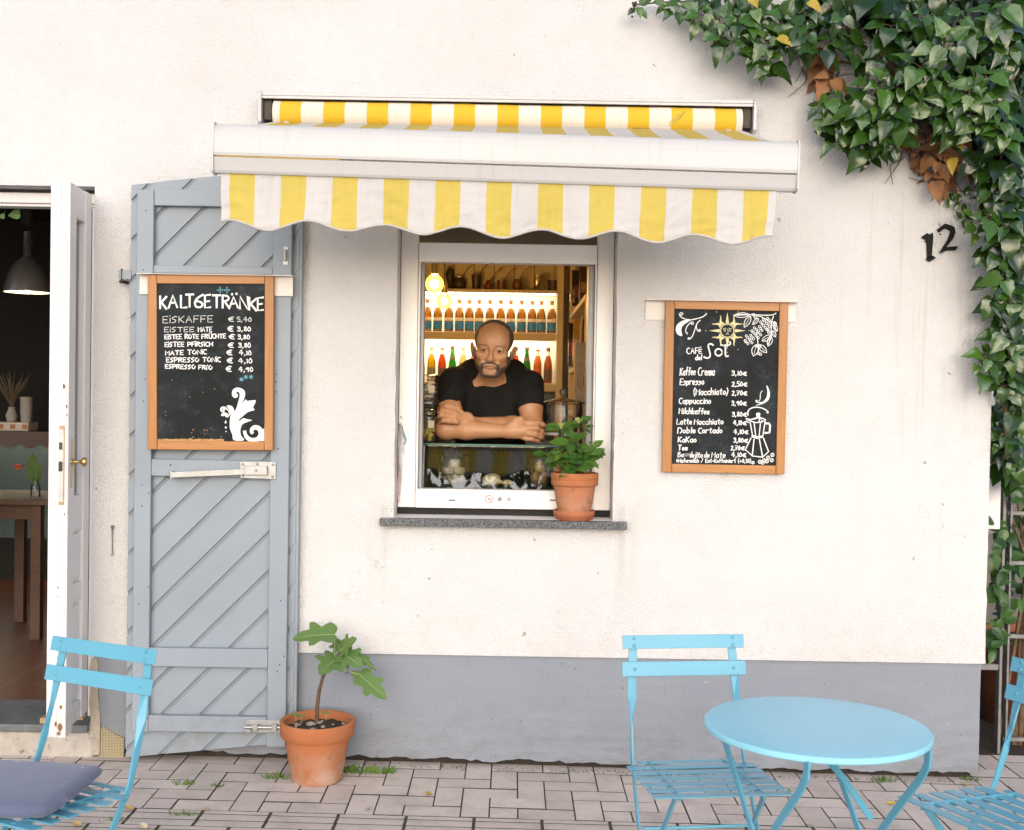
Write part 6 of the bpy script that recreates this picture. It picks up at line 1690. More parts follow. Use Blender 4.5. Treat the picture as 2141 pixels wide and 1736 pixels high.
for zx, rp, hp2, pf, mi, straw, lab in gourds:
    p = P(862+zx/5.254, 605, YGD); k_ = 1/PPM(YGD); z = ZB[0]+.0018
    t = thing('mate_gourd', lab, 'gourd', (p.x, YGD, z), 'mate cups on the top shelf')
    m = MB(); m.lathe([(a*rp*k_, b*hp2*k_) for a, b in GP[pf]], (p.x, YGD, z), 20); m.build('gourd_body', M['silver'] if mi == 3 else gm[mi], t, smooth=50)
    if pf in ('round','cup','cyl'):
        m = MB(); e = GP[pf][-3]; m.lathe([(e[0]*rp*k_*1.04, hp2*k_*.93),(e[0]*rp*k_*1.08, hp2*k_*1.0),(e[0]*rp*k_*.9, hp2*k_*1.0)], (p.x, YGD, z), 20); m.build('rim', M['silver'] if pf != 'cup' else gm[1], t, smooth=50)
    if straw:
        m = MB(); m.tube([(p.x, YGD, z+hp2*k_*.6),(p.x+.05, YGD-.01, z+hp2*k_+.05),(p.x+.10, YGD-.02, z+hp2*k_+.095)], .0035, 6); m.build('straw', gm[1], t, smooth=60)
# ---- side shelf on the right wall
SSX = .405
ssf = thing('side_shelf', 'cream side shelf with coffee bags behind the right edge of the window', 'shelf', (SSX+.2, 2.7, FLZ))
zs_ = [zat(643,3.0,1200), zat(768,3.0,1190), zat(872,1.6,1215)]
for z in zs_:
    m = MB(); m.box(SSX, SSX+.36, 1.0 if z < 1.55 else 1.9, 3.8, z-.03, z); m.build('shelf_board', M['cream'], ssf, bevel=.003)
m = MB(); m.box(SSX+.36, SSX+.39, 1.0, 3.8, FLZ, CE-.03); m.build('side_panel', M['cream'], ssf)
m = MB(); m.box(SSX, SSX+.035, 3.74, 3.79, FLZ, CE-.03); m.box(SSX, SSX+.035, 1.9, 1.95, FLZ, zs_[0]-.031); m.build('post', M['cream'], ssf)
def bag(label, px0, px1, py0, py1, Y, cols, zb=None, gloss=.3):
    a, b = P(px0, py1, Y), P(px1, py0, Y); z0 = zb if zb is not None else a.z; H = b.z-z0; Wd = b.x-a.x
    t = thing('coffee_bag', label, 'bag', ((a.x+b.x)/2, Y, z0), 'coffee bags on the side shelf')
    m = MB(); k = 8
    for i in range(k):
        f0, f1 = i/k, (i+1)/k
        th = lambda f: .06*(1-max(0,(f-.62)/.38)**1.3)*(1 if f < .98 else .3)+.004
        for (fa, fb) in ((f0,f1),):
            ya0, ya1 = th(fa)/2, th(fb)/2; w0, w1 = Wd/2*(1-.02*math.sin(fa*9)), Wd/2*(1-.02*math.sin(fb*9)); cx_ = (a.x+b.x)/2
            v = [(cx_-w0,Y-ya0,z0+H*fa),(cx_+w0,Y-ya0,z0+H*fa),(cx_+w0,Y+ya0,z0+H*fa),(cx_-w0,Y+ya0,z0+H*fa),(cx_-w1,Y-ya1,z0+H*fb),(cx_+w1,Y-ya1,z0+H*fb),(cx_+w1,Y+ya1,z0+H*fb),(cx_-w1,Y+ya1,z0+H*fb)]
            m.add(v, [(0,1,5,4),(1,2,6,5),(2,3,7,6),(3,0,4,7)]+([(3,2,1,0)] if i == 0 else [])+([(4,5,6,7)] if i == k-1 else []))
    m.build('bag_body', simple('bag_foil', cols[0], gloss, .25, 14, .4, 25, .006), t, smooth=40)
    m = MB(); m.box(a.x+Wd*.14, b.x-Wd*.14, Y-.036, Y-.0325, z0+H*.25, z0+H*.55); m.build('bag_label', simple('bag_print', cols[1], .5, .2, 60), t)
    m = MB(); m.box(a.x-.002, b.x+.002, Y-.005, Y+.005, z0+H*.955, z0+H*1.005); m.build('folded_top', simple('bag_foil_top', cols[0], gloss), t)
    return t
bag('black coffee bag with red corner standing on the upper side shelf', 1194, 1216, 566, 640, 2.9, ((.018,.014,.012),(.14,.03,.02)), zs_[0]+.001)
bag('dark printed coffee bag with green cap behind the black one', 1210, 1226, 560, 640, 2.5, ((.05,.03,.02),(.35,.22,.08)), zs_[0]+.001)
bag('small crumpled silver pouch at the edge of the upper side shelf', 1191, 1201, 606, 643, 2.6, ((.45,.38,.28),(.25,.10,.05)), zs_[0]+.001, .2)
bag('tall black and red coffee bag standing on the middle side shelf', 1187, 1200, 676, 768, 2.9, ((.03,.012,.01),(.30,.03,.02)), zs_[1]+.001)
bag('gold coffee pouch on the middle side shelf', 1197, 1217, 668, 768, 2.6, ((.50,.34,.10),(.62,.5,.3)), zs_[1]+.001, .25)
# paper carrier bag with printed oval emblem
YPB = 1.25; a, b = P(1202, 716, YPB), P(1238, 868, YPB); zb0 = zs_[2]+.001
t = thing('paper_bag', 'tan paper carrier bag with twisted handles and black oval emblem', 'bag', ((a.x+b.x)/2, YPB, zb0))
m = MB(); m.box(a.x, b.x, YPB, YPB+.10, zb0, a.z); m.build('bag_body', simple('kraft_paper', (.46,.36,.24), .8, .08, 8, .2, 20), t, bevel=.002)
m = MB()
for y in (YPB+.006, YPB+.09):
    xa, xb = a.x+(b.x-a.x)*.3, a.x+(b.x-a.x)*.7; m.tube([(xa,y,a.z-.03),(xa+.002,y-.01,a.z+.08),((xa+xb)/2-.01,y-.012,a.z+.135),((xa+xb)/2+.01,y-.012,a.z+.135),(xb-.002,y-.01,a.z+.08),(xb,y,a.z-.03)], .0028, 6)
m.build('handle', simple('twisted_cord', (.50,.40,.27), .8), t, smooth=60)
m = MB(); c = P(1213.5, 797, YPB)
def oval(m, rx, rz, w_, dz=0, a0=0, a1=6.2832):
    n_ = 28
    for i in range(n_):
        t0, t1 = a0+(a1-a0)*i/n_, a0+(a1-a0)*(i+1)/n_
        m.add([(c.x+(rx)*math.cos(t0),YPB-.0006,c.z+dz+rz*math.sin(t0)),(c.x+(rx)*math.cos(t1),YPB-.0006,c.z+dz+rz*math.sin(t1)),(c.x+(rx-w_)*math.cos(t1),YPB-.0006,c.z+dz+(rz-w_)*math.sin(t1)),(c.x+(rx-w_)*math.cos(t0),YPB-.0006,c.z+dz+(rz-w_)*math.sin(t0))], [(0,1,2,3)])
oval(m, .016, .042, .003); oval(m, .011, .024, .0018, .07, 0, 3.3); oval(m, .014, .03, .0018, -.075, 3.3, 6.1); oval(m, .003, .006, .002); m.add([(c.x-.006,YPB-.0006,c.z-.014),(c.x+.006,YPB-.0006,c.z-.014),(c.x,YPB-.0006,c.z-.017)], [(0,1,2)])
m.build('oval_emblem', M['lab_dark'], t)
# ---- hanging bulbs
M['bulb'] = glass('bulb_amber', (.97,.74,.34), 1.5, .02, .05, (.95,.55,.12))
fil = emit('filament', (1.0,.62,.22), 30)
def bulb(label, px, py, Y, dpx):
    c = P(px, py, Y); r = dpx/2/PPM(Y)
    t = thing('pendant_bulb', label, 'lamp', tuple(c), 'bare filament bulbs')
    m = MB(); pr = [(0,-1)]+[(math.cos(a), math.sin(a)) for a in [R(-90+12*k) for k in range(1,13)]]+[(.50,.90),(.34,1.04),(.30,1.14)]
    m.lathe([(a*r, b*r) for a, b in pr], c, 28); m.build('bulb_glass', M['bulb'], t, smooth=60)
    m = MB()
    for s in (-1, -.33, .33, 1): m.tube([c+Vector((s*r*.16, 0, -r*.25)), c+Vector((s*r*.2, 0, r*.35))], r*.045, 6)
    m.build('filament', fil, t)
    m = MB(); m.lathe([(.32*r,r*1.05),(.44*r,r*1.08),(.44*r,r*1.2),(.36*r,r*1.22),(.42*r,r*1.24),(.42*r,r*2.2),(.2*r,r*2.3),(0,r*2.3)], c, 20); m.build('socket', M['silver'], t, smooth=40)
    m = MB(); m.tube([c+Vector((0,0,r*2.25)), Vector((c.x, c.y, CE))], .004, 6); m.build('cord', M['iron'], t)
    l = bpy.data.lights.new('bulb_light', 'POINT'); l.energy = 13; l.color = (1.0,.66,.32); l.shadow_soft_size = r*.5
    lo = bpy.data.objects.new('bulb_light', l); COL.objects.link(lo); lo.location = c
bulb('glowing amber globe bulb hanging nearest the window', 908, 594, 1.4, 38.5)
bulb('smaller glowing globe bulb hanging lower behind the first one', 928.5, 630, 2.7, 31)
# warm ceiling downlight of the counter
# ---- glass display case
M['case_glass'] = glass('case_glass', (.96,.975,.965), 1.5, .0, 0, (1,1,1), 1.35)
M['case_edge'] = simple('glass_edge_green', (.05,.16,.12), .15, .1)
CT = P(1020, 929, .335).z                       # top of the case
cb = thing('display_case', 'glass display case with slanted front and pastries inside the serving window', 'display case', (0, .6, FLZ))
cxa, cxb = P(840, 980, .3).x, P(1262, 980, .3).x
CY0, CY1 = .330, .85
m = MB(); m.box(cxa, cxb, CY0+.0005, CY1, CT-.008, CT); m.build('top_pane', glass('case_top_glass', (.93,.97,.95), 1.5, .0, .06, (.3,.32,.28), 1.0), cb)
m = MB(); m.box(cxa, cxb, CY0-.0035, CY0, CT-.008, CT+.0002); m.build('top_edge', M['case_edge'], cb)
TAU = R(23.6); hF = .30
A0 = Vector((0, CY0-.001, CT-.0085)); A1 = A0+Vector((0, -math.sin(TAU)*hF, -math.cos(TAU)*hF)); nf = Vector((0, -math.cos(TAU), math.sin(TAU)))
m = MB(); m.slab([(cxa,A0.y,A0.z),(cxb,A0.y,A0.z),(cxb,A1.y,A1.z),(cxa,A1.y,A1.z)], -nf, .006); m.build('front_pane', M['case_glass'], cb)
zc0 = CT-.30
m = MB(); m.box(cxa, cxb, .30, CY1, zc0-.02, zc0); m.box(cxa, cxb, .42, CY1, FLZ, zc0-.0205); m.build('case_body', simple('case_dark_wood', (.10,.06,.035), .5, .2, 10), cb)
m = MB(); m.box(cxa, cxa+.006, CY0+.01, CY1, zc0, CT-.009); m.box(cxb-.006, cxb, CY0+.01, CY1, zc0, CT-.009); m.build('side_pane', M['case_glass'], cb)
m = MB(); xq = P(884, 980, .31).x; m.tube([(xq,A0.y+.012,A0.z),(xq,A1.y+.06,zc0)], .006, 8); m.build('corner_post', M['zinc'], cb)
zsh = P(1020, 1014, .45).z
m = MB(); m.box(cxa+.008, cxb-.008, .36, CY1-.02, zsh-.006, zsh); m.build('inner_shelf', glass('inner_shelf_glass', (.9,.95,.93), 1.5, 0, .10, (.3,.33,.3)), cb)
# jars and pastries in the case
M['jar_glass'] = glass('jar_glass', (.97,.98,.97), 1.5, .01, .02, (.8,.8,.75), 1.0)
coco = simple('coconut_biscuit', (.52,.42,.28), .9, .25, 60, .6, 120, .003); bun = simple('golden_pastry', (.50,.28,.10), .7, .25, 25, .5, 40, .004); dough = simple('pale_pastry', (.55,.42,.20), .8, .2, 30, .6, 40, .004)
def jar(name, label, c, r, h, lid=True, group=None, cat='jar', lidr=1.06):
    t = thing(name, label, cat, tuple(c), group)
    m = MB(); m.lathe([(0,0),(r*.94,0),(r,r*.08),(r,h*.86),(r*.93,h*.93),(r*.86,h*.95),(r*.88,h)], c, 32); m.build('jar_glass', M['jar_glass'], t, smooth=40)
    if lid:
        m = MB(); m.lathe([(r*lidr*.8,h*.99),(r*lidr,h*1.0),(r*lidr,h*1.04),(r*.6,h*1.10),(r*.18,h*1.13),(r*.14,h*1.18),(r*.27,h*1.24),(r*.30,h*1.31),(r*.2,h*1.38),(0,h*1.40)], c, 32); m.build('glass_lid', M['jar_glass'], t, smooth=40)
    return t
def lump(m, c, r, seed, amp=.18, n=16, k=10):
    m0 = MB(); m0.sphere((0,0,0), (1,1,1), n, k)
    vs = []
    for v in m0.v:
        v = Vector(v); f = 1+amp*mnoise.noise(v*1.7+Vector((seed,0,0)))+amp*.5*mnoise.noise(v*4+Vector((0,seed,0)))
        vs.append(Vector(c)+Vector((v.x*r[0]*f, v.y*r[1]*f, v.z*r[2]*f)))
    m.add(vs, m0.f)
YC = .50; c = P(948, 1012, YC); c.z = zsh+.001
jar('biscuit_jar', 'wide glass jar of coconut biscuits at the left inside the display case', c, 33/PPM(YC), 60/PPM(YC)*1.05)
for i, (dx, dz, dy) in enumerate(((-.035,0,0),(.022,0,.01),(-.012,0,-.035),(-.026,.034,0),(.026,.034,-.01),(.0,.066,.0))):
    m = MB(); q = c+Vector((dx, dy, .008+dz)); m.lathe([(0,0),(.026,.001),(.029,.008),(.029,.024),(.026,.031),(0,.032)], q, 20)
    tag(m.build('coconut_biscuit', coco, None, smooth=50), 'coconut rolled sandwich biscuit %s in the biscuit jar' % ['at lower left','at lower right','at the front bottom','at upper left','at upper right','on top of the pile'][i], 'biscuit', 'biscuits in the jar')
c = P(1026, 1014, .44); c.z = zsh
m = MB(); lump(m, c+Vector((0,0,.024)), (.046,.035,.026), 3, .25); lump(m, c+Vector((.018,-.012,.016)), (.034,.025,.016), 8, .25); tag(m.build('pale_pastry', dough, None, smooth=60), 'crumbly pale pastry in the middle of the display case', 'pastry')
m = MB(); c2_ = P(1060, 1017, .42); c2_.z = zsh; lump(m, c2_+Vector((0,0,.013)), (.024,.02,.014), 5, .25); tag(m.build('pale_pastry', dough, None, smooth=60), 'smaller pastry piece right of the crumbly pastry', 'pastry')
c = P(1128, 1012, .50); c.z = zsh+.001
jar('pastry_cloche', 'low glass cloche over golden pastries in the display case behind the hydrangea', c, 27/PPM(YC), 62/PPM(YC))
for i, (dx, dy, dz) in enumerate(((-.022,0,.03),(.02,-.01,.03),(0,.01,.075))):
    m = MB(); lump(m, c+Vector((dx,dy,dz)), (.026,.025,.026), i*3+1, .2); tag(m.build('golden_pastry', bun, None, smooth=60), 'golden round pastry %s under the low cloche' % ['at the left','at the right','on top'][i], 'pastry', 'golden pastries')
# stacked jars at the left on the case
r_ = .046; YJ = .44; cj = P(894, 924, YJ); cj.z = CT+.0006; hj = .128
sweets = [simple('sweet_yellow', (.50,.40,.04), .4, .15, 60), simple('sweet_red', (.30,.06,.03), .4, .2, 60), simple('wrapper_white', (.6,.58,.55), .35, .25, 60), simple('wrapper_gold', (.42,.28,.10), .3, .25, 60), simple('wrapper_dark', (.05,.04,.05), .4, .2)]
for k, (lab, cset, rows3) in enumerate((('lower glass jar of yellow and red sweets at the left of the window', (0,0,1,0), 2), ('upper glass jar of wrapped cakes stacked on the sweets jar', (2,3,2,4), 4))):
    q = cj+Vector((0,0,k*(hj+.026)))
    t = jar('sweet_jar', lab, q, r_, hj, False, 'stacked sweet jars')
    m = MB(); m.lathe([(r_*.90,hj*.95),(r_*.97,hj*.955),(r_*.97,hj*1.08),(r_*.93,hj*1.10),(r_*.6,hj*1.13),(0,hj*1.14)], q, 28); m.build('glass_lid', M['jar_glass'], t, smooth=40)
    for mi in sorted(set(cset)):
        m = MB(); r6 = random.Random(k*7+mi)
        for i in range(9*cset.count(mi)):
            a, rr = r6.uniform(0,6.28), r_*.68*math.sqrt(r6.random()); z = r6.uniform(.012, hj*(.45 if k == 0 else .8))
            if k: lump(m, q+Vector((rr*.6*math.cos(a), rr*.6*math.sin(a), z)), (.024,.02,.008), i, .3, 10, 6)
            else: lump(m, q+Vector((rr*math.cos(a), rr*math.sin(a), z)), (.011,.011,.009), i, .2, 10, 6)
        m.build('contents', sweets[mi], t, smooth=60)
    m = MB(); m.box(q.x+.004,q.x+.03,q.y-r_-.003,q.y-r_-.0015,q.z+hj*.5,q.z+hj*.75); m.build('price_tag', M['lab_cream'], t)
# tall glass cake dome on a stand at the right
YD = .62; cdm = P(1176, 905, YD); zst = cdm.z; r_ = 42/PPM(YD)
t = thing('cake_dome', 'tall glass cake dome with knob on a white stand at the right of the man', 'cake dome', (cdm.x, YD, CT+.0006))
hd = P(1176,842,YD).z-zst
m = MB(); m.lathe([(r_,.004),(r_*1.0,hd*.5),(r_*.98,hd*.9),(r_*.94,hd*.97)], (cdm.x,YD,zst), 40); m.build('dome_glass', M['jar_glass'], t, smooth=50)
m = MB(); m.lathe([(r_*.90,hd*.95),(r_*1.12,hd*.975),(r_*1.13,hd*1.01),(r_*.6,hd*1.09),(r_*.16,hd*1.16),(r_*.12,hd*1.26),(r_*.19,hd*1.31),(r_*.20,hd*1.39),(r_*.12,hd*1.45),(0,hd*1.46)], (cdm.x,YD,zst), 40); m.build('dome_lid', M['jar_glass'], t, smooth=50)
m = MB(); m.lathe([(0,-.012),(r_*1.05,-.010),(r_*1.10,-.003),(r_*1.05,.002),(0,.002)], (cdm.x,YD,zst), 36); m.build('plate', M['pvc'], t, smooth=40)
m = MB(); m.lathe([(0,0),(r_*.6,0),(r_*.55,.006),(r_*.14,.012),(r_*.12,zst-CT-.018),(r_*.2,zst-CT-.0125),(0,zst-CT-.0125)], (cdm.x,YD,CT+.0006), 28); m.build('stand_foot', M['zinc'], t, smooth=40)
m = MB(); m.lathe([(0,.0025),(r_*.82,.0025),(r_*.84,.03),(r_*.8,.034),(0,.036)], (cdm.x,YD,zst), 28); tag(m.build('cake', simple('chocolate_cake', (.16,.075,.035), .8, .2, 40, .4, 60), None, smooth=50), 'flat brown cake on the stand inside the tall glass dome', 'cake')
# ---- dining room behind the open door
YLP = 1.8; c = P(57, 612, YLP); rl = 46.5/PPM(YLP)
t = thing('pendant_lamp', 'brushed metal dome pendant lamp glowing in the open doorway', 'lamp', tuple(c))
hl = 72/PPM(YLP)
alu = simple('brushed_aluminium', (.42,.41,.40), .3, .1, 3, .1, 90, metal=.6)
m = MB(); sh_ = [(.995,0),(1,.0),(.97,.12),(.86,.45),(.66,.74),(.40,.93),(.28,1.0),(.20,1.06),(.17,1.75),(0,1.78)]
m.lathe([(a*rl, b*hl) for a, b in sh_], c, 40); m.build('lamp_shade', alu, t, smooth=40)
m = MB(); m.lathe([(a*rl*.97, b*hl*.97+.001) for a, b in sh_[1:7]], c, 40); m.build('shade_lining', simple('shade_lining_white', (.8,.76,.7), .5, .03), t, smooth=40)
m = MB(); m.sphere(c+Vector((0,0,rl*.28)), rl*.24, 14, 9); m.build('bulb', emit('bulb_glow', (1.0,.78,.48), 42), t, smooth=60)
l = bpy.data.lights.new('pendant_light', 'POINT'); l.energy = 5; l.color = (1,.74,.42); l.shadow_soft_size = .03
lo = bpy.data.objects.new('pendant_light', l); COL.objects.link(lo); lo.location = c+Vector((0,0,rl*.22))
z1 = P(60,470,YLP).z
m = MB(); m.tube([c+Vector((0,0,hl*1.77)), Vector((c.x,c.y,z1))], .0045, 6); m.build('cord', M['iron'], t)
m = MB(); m.lathe([(0,0),(.036,0),(.04,.008),(.044,.085),(0,.085)], (c.x,c.y,z1-.002), 20); m.build('canopy', M['iron'], t, smooth=40)
m = MB(); m.box(-3.6,-1.6,1.3,2.3,z1+.083,z1+.12); m.build('ceiling_beam', M['inwall_unlit'], house)
YW = 3.0; zw = P(60,902,YW).z
wl_ = thing('wall_counter', 'wooden wall shelf with scalloped edge and glowing light strip behind the doorway', 'shelf', tuple(P(60,902,YW)))
oakd = m_wood('dark_oak', (.075,.03,.011), (.045,.018,.006), horiz=True)
xa, xb = -4.6, -1.7
m = MB(); m.box(xa, xb, YW-.02, 3.54, zw-.035, zw); m.build('shelf_board', oakd, wl_, bevel=.003)
m = MB(); n_ = 240; hs = 26/PPM(YW); up, lo_ = [], []
for i in range(n_+1):
    x = xa+(xb-xa)*i/n_; lo_.append((x, YW-.024, zw-.03-hs*(.62+.38*abs(math.sin(x*math.pi/.135)))))
for i in range(n_): m.add([(lo_[i][0],YW-.024,zw-.002),lo_[i],lo_[i+1],(lo_[i+1][0],YW-.024,zw-.002),(lo_[i][0],YW-.012,zw-.002),(lo_[i][0],YW-.012,lo_[i][2]),(lo_[i+1][0],YW-.012,lo_[i+1][2]),(lo_[i+1][0],YW-.012,zw-.002)], [(0,1,2,3),(7,6,5,4),(1,5,6,2)])
m.build('scalloped_trim', oakd, wl_)
m = MB(); m.box(xa+.1, xb-.1, 3.44, 3.46, zw-.045, zw-.036); m.build('led_strip', emit('led_cool', (1,.88,.62), 14), wl_)
l = bpy.data.lights.new('counter_light', 'AREA'); l.shape = 'RECTANGLE'; l.size = 2.6; l.size_y = .04; l.energy = 1.0; l.color = (1,.86,.6)
lo = bpy.data.objects.new('counter_light', l); COL.objects.link(lo); lo.location = (-3.2, 3.40, zw-.05); lo.rotation_euler = (R(12),0,0)
m = MB(); m.box(xa, xb, 3.535, 3.549, FLZ+.3, zw-.036); m.build('tile_splashback', M['teal_tiles'], wl_)
# on the shelf: paper cups, dried grasses, printed box
c = P(38,893,YW+.12); c.z = zw+.0006; m = MB(); m.box(c.x-.14,c.x+.10,YW+.04,YW+.2,c.z,c.z+.055)
t = thing('carton_box', 'low cream carton with orange print on the wall shelf', 'box', tuple(c)); m.build('carton', M['cream'], t, bevel=.002)
m = MB(); 
for dx in (-.10,-.02,.06): m.box(c.x+dx,c.x+dx+.035,YW+.038,YW+.0395,c.z+.012,c.z+.042)
m.build('carton_print', simple('print_orange', (.45,.16,.06), .6), t)
cz = c.z+.056; c = P(55,870,YW+.1); m = MB()
for k in range(5): m.lathe([(0,k*.022),(.032,k*.022),(.040,k*.022+.08),(.038,k*.022+.08)], (c.x,YW+.1,cz), 20)
tag(m.build('paper_cup_stack', M['inwall'], None, smooth=40), 'stack of pale paper cups on the carton in the doorway', 'paper cups')
c = P(22,870,YW+.12); t = thing('dried_grass_vase', 'dried pampas grasses standing in a small vase on the wall shelf', 'vase', (c.x,YW+.14,cz))
m = MB(); m.lathe([(0,0),(.03,0),(.04,.04),(.02,.09),(.024,.1)], (c.x,YW+.14,cz), 16); m.build('vase', M['inwall'], t, smooth=40)
m = MB()
for i in range(26):
    d = Vector((rnd.uniform(-.5,.5), rnd.uniform(-.3,.3), 1)).normalized(); L = rnd.uniform(.16,.27); b = Vector((c.x,YW+.14,cz+.09)); m.tube([b, b+d*L*.6, b+d*L+Vector((d.x*.05,0,-.01))], [.0012,.004,.001], 5)
m.build('dried_stalks', simple('dried_grass', (.20,.145,.08), .9), t)
# table, bud vase with tulip
YT = 1.55; zt_ = P(50,1046,YT).z; xr = P(112,1050,YT).x
t = thing('wooden_table', 'dark wooden table inside the open doorway', 'table', (xr-.5, YT+.3, FLZ))
m = MB(); m.box(xr-1.2, xr, YT, YT+.62, zt_-.028, zt_); m.build('table_top', oakd, t, bevel=.003)
m = MB(); m.box(xr-1.14, xr-.10, YT+.06, YT+.08, zt_-.11, zt_-.0285); m.build('apron', oakd, t)
for x, y in ((xr-.14,YT+.04),(xr-.42,YT+.5),(xr-1.15,YT+.04),(xr-.14,YT+.5)):
    m = MB(); m.box(x, x+.055, y, y+.055, FLZ, zt_-.0285); m.build('leg', oakd, t, bevel=.003)
c = P(74,1040,YT+.2); vx = c.x; vz = zt_+.0006
t = thing('bud_vase', 'small clear glass bottle with an orange tulip on the wooden table', 'vase', (vx, YT+.2, vz))
m = MB(); m.lathe([(0,0),(.024,0),(.026,.006),(.026,.055),(.016,.078),(.014,.10),(.017,.105)], (vx,YT+.2,vz), 20); m.build('glass_bottle', M['jar_glass'], t, smooth=40)
m = MB(); tip = P(44,976,YT+.2); m.tube([(vx,YT+.2,vz+.02),(vx-.01,YT+.2,vz+.13),(tip.x+.03,YT+.2,tip.z+.02),(tip.x,YT+.2,tip.z)], .0025, 6); m.build('stalk', M['grass'], t, smooth=60)
m = MB(); m.t = .3; leafgeo(m, (vx,YT+.2,vz+.06), (-.12,0,1), (.2,-1,.1), .19, NARROW, .3, .1); leafgeo(m, (vx,YT+.2,vz+.06), (.15,0,1), (-.2,-1,.1), .12, NARROW, .3, .1); m.build('leaves', M['grass'], t, smooth=60)
m = MB(); 
for k in range(6):
    a = k*1.047; leafgeo(m, tip+Vector((.004,0,0)), (-1,.25*math.cos(a),.25*math.sin(a)), (.3,math.cos(a),math.sin(a)), .045, [(0,.1),(.3,.32),(.6,.3),(.85,.15),(1,0)], -.3, .2)
m.build('tulip_flower', simple('tulip_orange', (.55,.10,.03), .5, .1, 40), t, smooth=60)
# two green vine leaves stuck in the fanlight above the doorway
m = MB(); m.t = .5
M['decal'] = simple('green_leaf_decal', (.10,.22,.06), .6, .2, 40)
for px, py, s, lab in ((28,452,22,'green leaf hanging in the top of the doorway beside the lamp canopy'),(2,457,12,'green leaf cut off by the left picture edge in the doorway')):
    c = P(px, py, .2); m = MB(); L = s*1.2/PPM(.2); leafgeo(m, c+Vector((L*.5,0,.01)), (-1,0,-.15), (0,-1,.1), L, IVY, .1, .1)
    m.tube([c+Vector((L*.5,0,.01)), c+Vector((L*.5,.005,fz-c.z+.005))], .001, 5)
    tag(m.build('hanging_leaf', M['decal'], None, smooth=60), lab, 'leaf', 'leaves hanging in the doorway')
# ------------------------------------------------------------------ street tree behind the viewer (mirrored in the case glass)
r7 = random.Random(9)
tr = thing('street_tree', 'broad leafy street tree across the path, mirrored in the display case glass', 'tree', (.6,-9.5,0))
m = MB(); m.tube([(.6,-9.5,-.1),(.65,-9.5,1.5),(.5,-9.4,3.2),(.7,-9.3,7)], [.26,.2,.17,.10], 12)
for k in range(9):
    a = k*.7; m.tube([(.55,-9.4,3.4+.3*k),(.55+1.1*math.cos(a),-9.4+1.1*math.sin(a),5.0+.4*k),(.55+2.6*math.cos(a),-9.4+2.0*math.sin(a),6.2+.5*k)], [.09,.06,.02], 7)
m.build('trunk', M['bark'], tr, smooth=60)
m = MB()
for k in range(64):
    cc = Vector((.5+r7.uniform(-3.4,3.4), -9.2+r7.uniform(-1.8,1.8), r7.uniform(5.2,11.6))); rr = r7.uniform(.6,1.05)
    for i in range(115):
        d = Vector((r7.gauss(0,1),r7.gauss(0,1),r7.gauss(0,.7))).normalized()*rr*r7.uniform(.4,1.05); m.t = r7.uniform(0,.8)
        leafgeo(m, cc+d, (r7.uniform(-1,1),r7.uniform(-1,1),-r7.uniform(.1,1)), (r7.uniform(-1,1),r7.uniform(-1,1),1), r7.uniform(.13,.24), [(0,0),(.3,.3),(.7,.22),(1,0)], .15, .2)
m.build('crown', M['shrub'], tr, smooth=60)
